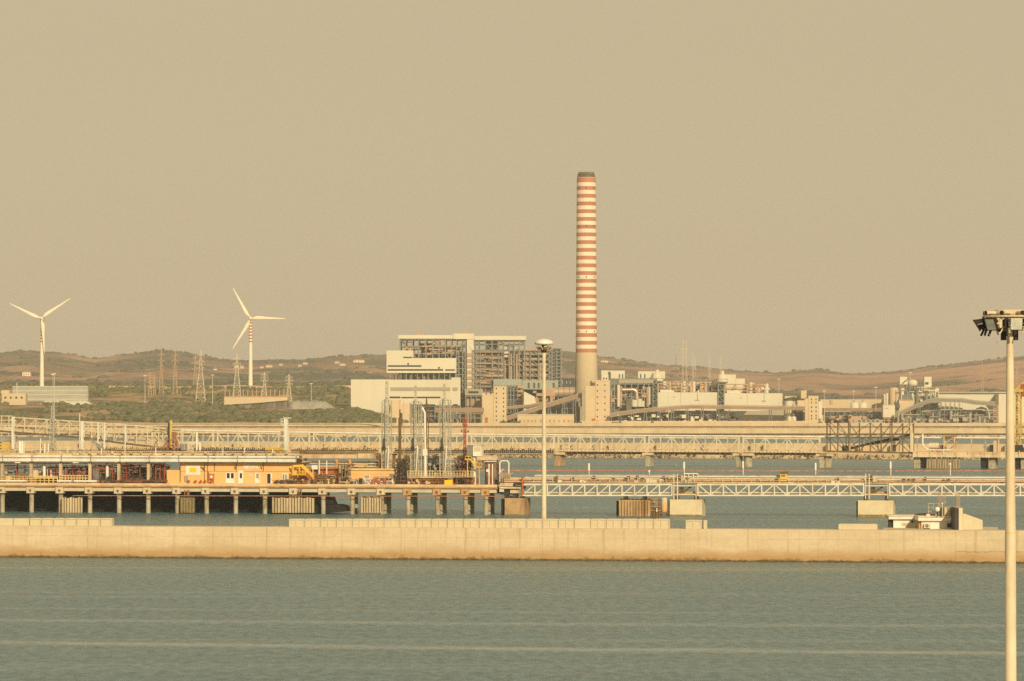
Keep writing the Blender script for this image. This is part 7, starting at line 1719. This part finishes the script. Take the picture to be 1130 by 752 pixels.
pblock(925, 968, 578.6, 'long low tan block left of the small white house', 'single parapet blocks', 0)

# --- small white house on the breakwater
HL = Line(568.4)
t = TP('breakwater_house', 'small white flat-roofed house with dish and dark fin wall on the breakwater', 'house', HL, 1020, v=2, z=ZB)
m = MB(); m.pb(HL, 985.6, 1013.5, 573.2, 0, 11.4, 14, zb=ZB-.05); t.add('left_wall', 'white_paint', m)
m = MB(); m.pb(HL, 1016.6, 1053.6, 575.0, 0, 6.4, 12.4, zb=ZB-.05); t.add('right_wall', 'white_paint', m)
m = MB(); m.pb(HL, 980.5, 1012.9, 569.6, 573.1, 10.8, 14.4); t.add('left_roof', 'white_paint', m)
m = MB(); m.pb(HL, 1013.2, 1053.4, 570.8, 574.9, 5.8, 12.9); t.add('right_roof', 'white_paint', m)
m = MB(); m.pb(HL, 979, 1013, 568.6, 569.5, 10.6, 14.5); m.pb(HL, 1013, 1053.2, 569.9, 570.7, 5.6, 13); t.add('roof_edge', 'cream_paint', m)
m = MB(); m.pb(HL, 981, 985.5, 574, 0, 12, 13.8, zb=ZB-.05); t.add('dark_porch', 'dark_steel', m)
m = MB(); m.pb(HL, 1013.7, 1016.5, 575, 0, 6.8, 10.3, zb=ZB-.05); t.add('brown_pier', 'rust_concrete', m)
m = MB(); m.pb(HL, 995, 1004.6, 577, 580.4, 11.32, 11.45); t.add('window', 'cream_paint', m)
m = MB(); m.pb(HL, 1005.5, 1007.5, 574.5, 577, 11.2, 11.4); t.add('wall_lamp', 'dark_steel', m)
m = MB(); m.pb(HL, 1044.8, 1049.2, 577.6, 582.2, 6.33, 6.45); t.add('window', 'glass_dark', m)
m = MB(); m.pb(HL, 1019.6, 1027, 578.3, 582.9, 5.7, 6.35); ac = t.add('air_conditioner', 'cream_paint', m)
u = HL.U(1022.6, 5.7); z = HL.Z(1022.6, 580.4, 5.7)
m = MB(); m.cyl((u, 5.68, z), (u, 5.7, z), .26, n=16); t.add('fan_grille', 'dark_steel', m, parent=ac)
m = MB(); m.cyl((u, 5.66, z), (u, 5.685, z), .09, n=10); t.add('fan_hub', 'cream_paint', m, parent=ac)
m = MB(); m.pb(HL, 1042, 1053.3, 560.2, 569.8, 6.6, 11); t.add('roof_block', 'pale_concrete', m)
m = MB(); m.pb(HL, 1057.8, 1062, 560.8, 0, .9, 9.5, zb=ZB-.02); t.add('fin_wall', 'dolphin_cream', m)
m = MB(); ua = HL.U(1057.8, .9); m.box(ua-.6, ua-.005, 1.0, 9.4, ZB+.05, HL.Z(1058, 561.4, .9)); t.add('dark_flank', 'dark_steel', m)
m = MB(); pl = [(1060.2, 586.2), (1082, 586.2), (1082, 574.2), (1063, 567.2), (1060.2, 567.2)]; m.prism([(HL.U(x+2, 2), max(ZB-.02, HL.Z(x, y, 2))) for x, y in pl], 2, 8); t.add('sloped_block', 'pale_concrete', m)
m = MB(); r = random.Random(3)
for k in range(16):
    x = r.uniform(1004, 1032); a = HL.U(x, 12); m.box(a-.25, a+.3, 11+r.random(), 12+r.random(), HL.Z(1000, 569.4, 12)-.3, HL.Z(1000, 569.4, 12)+r.uniform(.1, .42))
t.add('roof_clutter', 'dark_steel', m)
m = MB(); m.pb(HL, 1022, 1026, 567.4, 569.8, 6.2, 6.8); m.pb(HL, 1031, 1034, 566.8, 569.8, 6.2, 6.8); t.add('roof_boxes', 'cream_paint', m)
m = MB(); z0 = HL.Z(1030, 569.8, 6.6); 
for x in (1024.2, 1030, 1036.6): a = HL.U(x, 6.6); m.cyl((a, 6.6, z0-.1), (a, 6.6, HL.Z(x, 555.5, 6.6)), .05, n=6)
for y in (555.6, 560, 564.4): m.cyl((HL.U(1024.2, 6.6), 6.6, HL.Z(1030, y, 6.6)), (HL.U(1036.6, 6.6), 6.6, HL.Z(1030, y, 6.6)), .045, n=6)
t.add('roof_railing', 'beige_steel', m)
u = HL.U(1034.2, 5.2); z = HL.Z(1034, 562.3, 5.2); m = MB(); m.ball((u, 5.2, z), .4, 18, 12); t.add('radome', 'white_paint', m)
m = MB(); m.cyl((u, 5.3, HL.Z(1034, 569.8, 5.2)), (u, 5.3, z-.3), .12, n=8); m.box(u+.45, u+.9, 5.4, 6.0, HL.Z(1034, 569.8, 5.2), z+.2); t.add('radome_post', 'dark_steel', m)
u = HL.U(1039.6, 5.3); m = MB(); z = HL.Z(1039, 555.8, 5.3); m.ball((u, 5.3, z), .14, 12, 8); m.cyl((u, 5.3, HL.Z(1039, 570, 5.3)), (u, 5.3, z-.1), .05, n=6); t.add('lamp_ball', 'white_paint', m)
for x0, x1, vb, yb, lb in ((1035.6, 1043.4, 8.5, 569.7, 'thin rusty mesh mast standing on the white house roof, left'), (1055.0, 1058.9, 3.4, 561, 'thin rusty mesh mast standing on the dark fin wall, right')):
    t = TP('mesh_mast', lb, 'mast', HL, (x0+x1)/2, v=vb, z=HL.Z(x0, yb, vb) - .3, group='thin mesh masts on the breakwater house'); m = MB()
    m.lattice(HL.U(x0, vb), HL.U(x1, vb), vb, vb+.9, t.off[2], HL.Z(x0, 543.5, vb), 10, .036); t.add('lattice', 'mesh_rust', m)
    m = MB()
    for k in range(1, 9):
        a = HL.U(x0, vb) + (HL.U(x1, vb)-HL.U(x0, vb))*k/9; m.bar((a, vb, t.off[2]), (a, vb, HL.Z(x0, 543.5, vb)), .016)
    t.add('mesh', 'mesh_rust', m)

# ================================================================== lamp masts
t = TP('lamp_mast', 'tall cream lamp mast with white dome top on the breakwater, centre', 'lamp mast', BW, 600.3, v=3.6, z=ZB)
u = BW.U(600.3, 3.6); k = BW.XY(600.3, 3.6)[1]/F; zt = BW.Z(600, 381, 3.6)
m = MB(); m.cyl((u, 3.6, ZB-.05), (u, 3.6, zt), 2.75*k, 1.9*k, 20); m.cyl((u, 3.6, ZB-.05), (u, 3.6, ZB+.3), .75, n=20); t.add('pole', 'cream_paint', m)
m = MB(); z = lambda y: BW.Z(600, y, 3.6); R_ = 10.5*k
m.rev([(.05, z(374)), (R_*.35, z(374.3)), (R_*.72, z(375.6)), (R_*.97, z(377.6)), (R_, z(379)), (R_*.93, z(380.4)), (R_*.5, z(380.8)), (.05, z(380.8))], (u, 3.6), 36); t.add('dome', 'white_paint', m)
m = MB(); m.rev([(.42, z(380.8)), (.42, z(388.5)), (.3, z(389.5)), (.05, z(389.6))], (u, 3.6), 16); t.add('drum', 'dark_steel', m)
for i in range(8):
    a = 2*math.pi*i/8 + .35; d = Vector((math.cos(a), math.sin(a), 0)); c0 = Vector((u, 3.6, z(384.2))) + d*R_*.66; side = Vector((-d.y, d.x, 0)); nrm = (d*.55 + Vector((0, 0, -1))*.55).normalized(); upv = nrm.cross(side).normalized()
    m = MB()
    def obox(c, ax, hx, hy, hz):
        vs_ = [c + ax[0]*sx_*hx + ax[1]*sy_*hy + ax[2]*sz_*hz for sz_ in (-1, 1) for sx_, sy_ in ((-1,-1),(1,-1),(1,1),(-1,1))]
        m._a(vs_, [(0,3,2,1),(4,5,6,7),(0,1,5,4),(1,2,6,5),(2,3,7,6),(3,0,4,7)])
    obox(c0, (side, upv, nrm), .27, .33, .1); m.bar(c0 - nrm*.1, Vector((u, 3.6, z(381.5))) + d*R_*.6, .08); m.bar(c0 - nrm*.1, Vector((u, 3.6, z(388))) + d*.3, .07)
    fl = t.add('floodlight', 'beige_steel', m)
    m = MB(); obox(c0 + nrm*.115, (side, upv, nrm), .23, .28, .012); t.add('lens', 'glass_grey', m, parent=fl)
# near mast, right
NM = Line(158)
qz = 2.5
q = MB(); q.box(5, 60, -18, 40, -.9, qz); q.box(5, 60, 39.4, 40.0, qz, qz+.3)
tag(q.build('quay', 'pale_concrete', NM.W(0, 0, 0)), 'concrete quay below the picture carrying the near mast', kind='structure')
t = TP('floodlight_mast', 'near cream floodlight mast with a ring of square floodlights, right edge', 'lamp mast', NM, 1114.6, v=0, z=qz)
k = 158/F; u = NM.U(1114.6); z = lambda y: NM.Z(1114, y)
m = MB(); m.cyl((u, 0, qz), (u, 0, z(590)), .27, 6.0*k, 32); m.cyl((u, 0, z(590)), (u, 0, z(371)), 5.95*k, 3.75*k, 32); m.cyl((u, 0, z(371)), (u, 0, z(352)), .11, n=16); t.add('pole', 'cream_paint', m)
m = MB()
for y in (397.5, 588): m.cyl((u, 0, z(y)+.012), (u, 0, z(y)-.012), (4.0 if y < 400 else 6.05)*k, n=32)
t.add('pole_joint', 'beige_steel', m)
m = MB(); m.cyl((u, 0, qz-.01), (u, 0, qz+.06), .55, n=24)
for i in range(8): a = i*math.pi/4; m.cyl((u+.45*math.cos(a), .45*math.sin(a), qz), (u+.45*math.cos(a), .45*math.sin(a), qz+.14), .03, n=6)
t.add('base_plate', 'grey_steel', m)
RR = 1.12
m = MB(); zc = z(346); 
m.rev([(.62, z(343.0)), (.66, z(343.0)), (.66, z(348.8)), (.62, z(348.8)), (.62, z(343.0))], (u, 0), 40); m.cyl((u, 0, z(343.2)), (u, 0, z(342.3)), .64, n=32); t.add('housing', 'cream_paint', m)
m = MB()
m.rev([(RR, z(350.6)), (RR+.06, z(350.6)), (RR+.06, z(348.8)), (RR, z(348.8)), (RR, z(350.6))], (u, 0), 40)
for i in range(8): a = i*math.pi/4+.2; d = Vector((math.cos(a), math.sin(a), 0)); m.bar(Vector((u, 0, z(349.6))) + d*.1, Vector((u, 0, z(349.6))) + d*RR, .07, .05)
m.rev([(RR-.12, z(362)), (RR-.08, z(362)), (RR-.08, z(360.8)), (RR-.12, z(360.8)), (RR-.12, z(362))], (u, 0), 40)
for i in range(8): a = i*math.pi/4+.2; d = Vector((math.cos(a), math.sin(a), 0)); m.bar(Vector((u, 0, z(349.6))) + d*RR, Vector((u, 0, z(361.4))) + d*(RR-.1), .05)
t.add('ring', 'beige_steel', m)
m = MB()
for sgn in (-1, 1):
    m.pb(NM, 1114.6+sgn*6.6-2.6, 1114.6+sgn*6.6+2.6, 363, 375.6, -.02, .3)
m.cyl((u, .15, z(371)), (u, .15, z(363)), .22, n=12); m.bar((u-.3, .15, z(364)), (u+.3, .15, z(364)), .12); t.add('winch_box', 'rubber', m)
# ballast cans on top
for i in range(8):
    a = -math.pi/2 + .35 + i*math.pi/4; d = Vector((math.cos(a), math.sin(a), 0)); p = Vector((u, 0, z(345.8)))
    m = MB(); m.cyl(p + d*.68, p + d*1.12, .085, n=14); cn = t.add('ballast_can', 'cream_paint', m)
    m = MB(); m.cyl(p + d*1.121, p + d*1.17, .092, n=14); t.add('can_end', 'rubber', m, parent=cn)
    m = MB(); s_ = Vector((-d.y, d.x, 0)); q0 = p + d*.95 + s_*.22 - Vector((0, 0, .1)); m.bar(q0 - d*.12, q0 + d*.12, .1, .12); m.bar(q0, q0 - Vector((0, 0, .14)), .05); t.add('clamp', 'brown_steel', m)
for i in range(8):
    a = -math.pi/2 + .06 + i*math.pi/4 - (.0 if i else 0); d = Vector((math.cos(a), math.sin(a), 0)); tilt = (.16, .62, .8, .35, .5, .7, .55, .42)[i]; yw = (.0, .12, -.18, .2, 0, .1, -.2, -.1)[i]; d0 = d; d = Vector((math.cos(a+yw), math.sin(a+yw), 0))
    nrm = (d*math.cos(tilt) - Vector((0, 0, math.sin(tilt)))).normalized(); side = Vector((-d.y, d.x, 0)); upv = side.cross(nrm) * -1
    if upv.z < 0: upv = -upv
    c0 = Vector((u, 0, z(358.2 + (0, .8, 1.6, 0, 1, 0, 1.2, .4)[i]))) + d0*(RR+.3)
    m = MB()
    def obox(c, ax, hx, hy, hz, t0=1.0):
        vs_ = [c + ax[0]*sx_*hx*(t0 if sz_ < 0 else 1) + ax[1]*sy_*hy*(t0 if sz_ < 0 else 1) + ax[2]*sz_*hz for sz_ in (-1, 1) for sx_, sy_ in ((-1,-1),(1,-1),(1,1),(-1,1))]
        m._a(vs_, [(0,3,2,1),(4,5,6,7),(0,1,5,4),(1,2,6,5),(2,3,7,6),(3,0,4,7)])
    ax = (side, upv, nrm)
    obox(c0 - nrm*.09, ax, .27, .27, .085, .7); obox(c0 - nrm*.23, ax, .14, .16, .06)
    for s_ in (-1, 1): obox(c0 + side*s_*.265, ax, .015, .275, .03); obox(c0 + upv*s_*.265, ax, .25, .015, .03)
    fl = t.add('floodlight', 'rubber', m)
    m = MB(); obox(c0 + nrm*.012, ax, .248, .248, .006); t.add('reflector', 'silver_lens', m, parent=fl) if 'silver_lens' in M else None
    m = MB(); m.bar(c0 + side*.29 - nrm*.05, c0 + side*.29 - d*.22 + Vector((0, 0, .06)), .03, .05); m.bar(c0 - side*.29 - nrm*.05, c0 - side*.29 - d*.22 + Vector((0, 0, .06)), .03, .05); m.bar(c0 + side*.29 - d*.22 + Vector((0, 0, .06)), c0 - side*.29 - d*.22 + Vector((0, 0, .06)), .05); t.add('yoke', 'cream_paint', m, parent=fl)
    m = MB(); g0 = Vector((u, 0, z(362.5))) + d*(RR-.18) + side*.3; m.bar(g0, g0 + Vector((0, 0, .36)), .14, .12); m.bar(g0 + Vector((0, 0, -.02)) + side*.1, g0 + d*.1 - Vector((0, 0, .26)), .05); t.add('gear_box', 'cream_paint' if i % 2 else 'beige_steel', m)
    m = MB(); g1 = Vector((u, 0, z(351.5))) + d*(RR-.05) - side*.36; m.bar(g1, g1 - Vector((0, 0, .42)), .16, .14); m.bar(g1 - Vector((0, 0, .4)), g1 + d*.16 - Vector((0, 0, .74)), .05, .09); t.add('ballast_box', 'rubber', m)
m = MB(); m.tube([Vector((u-.95, -.2, z(368))), Vector((u-.45, -.25, z(382))), Vector((u-.1, -.16, z(394)))], .009, 5); m.tube([Vector((u+.6, -.2, z(362))), Vector((u+.8, -.25, z(378))), Vector((u+.75, -.2, z(392)))], .009, 5); t.add('cable', 'beige_steel', m)
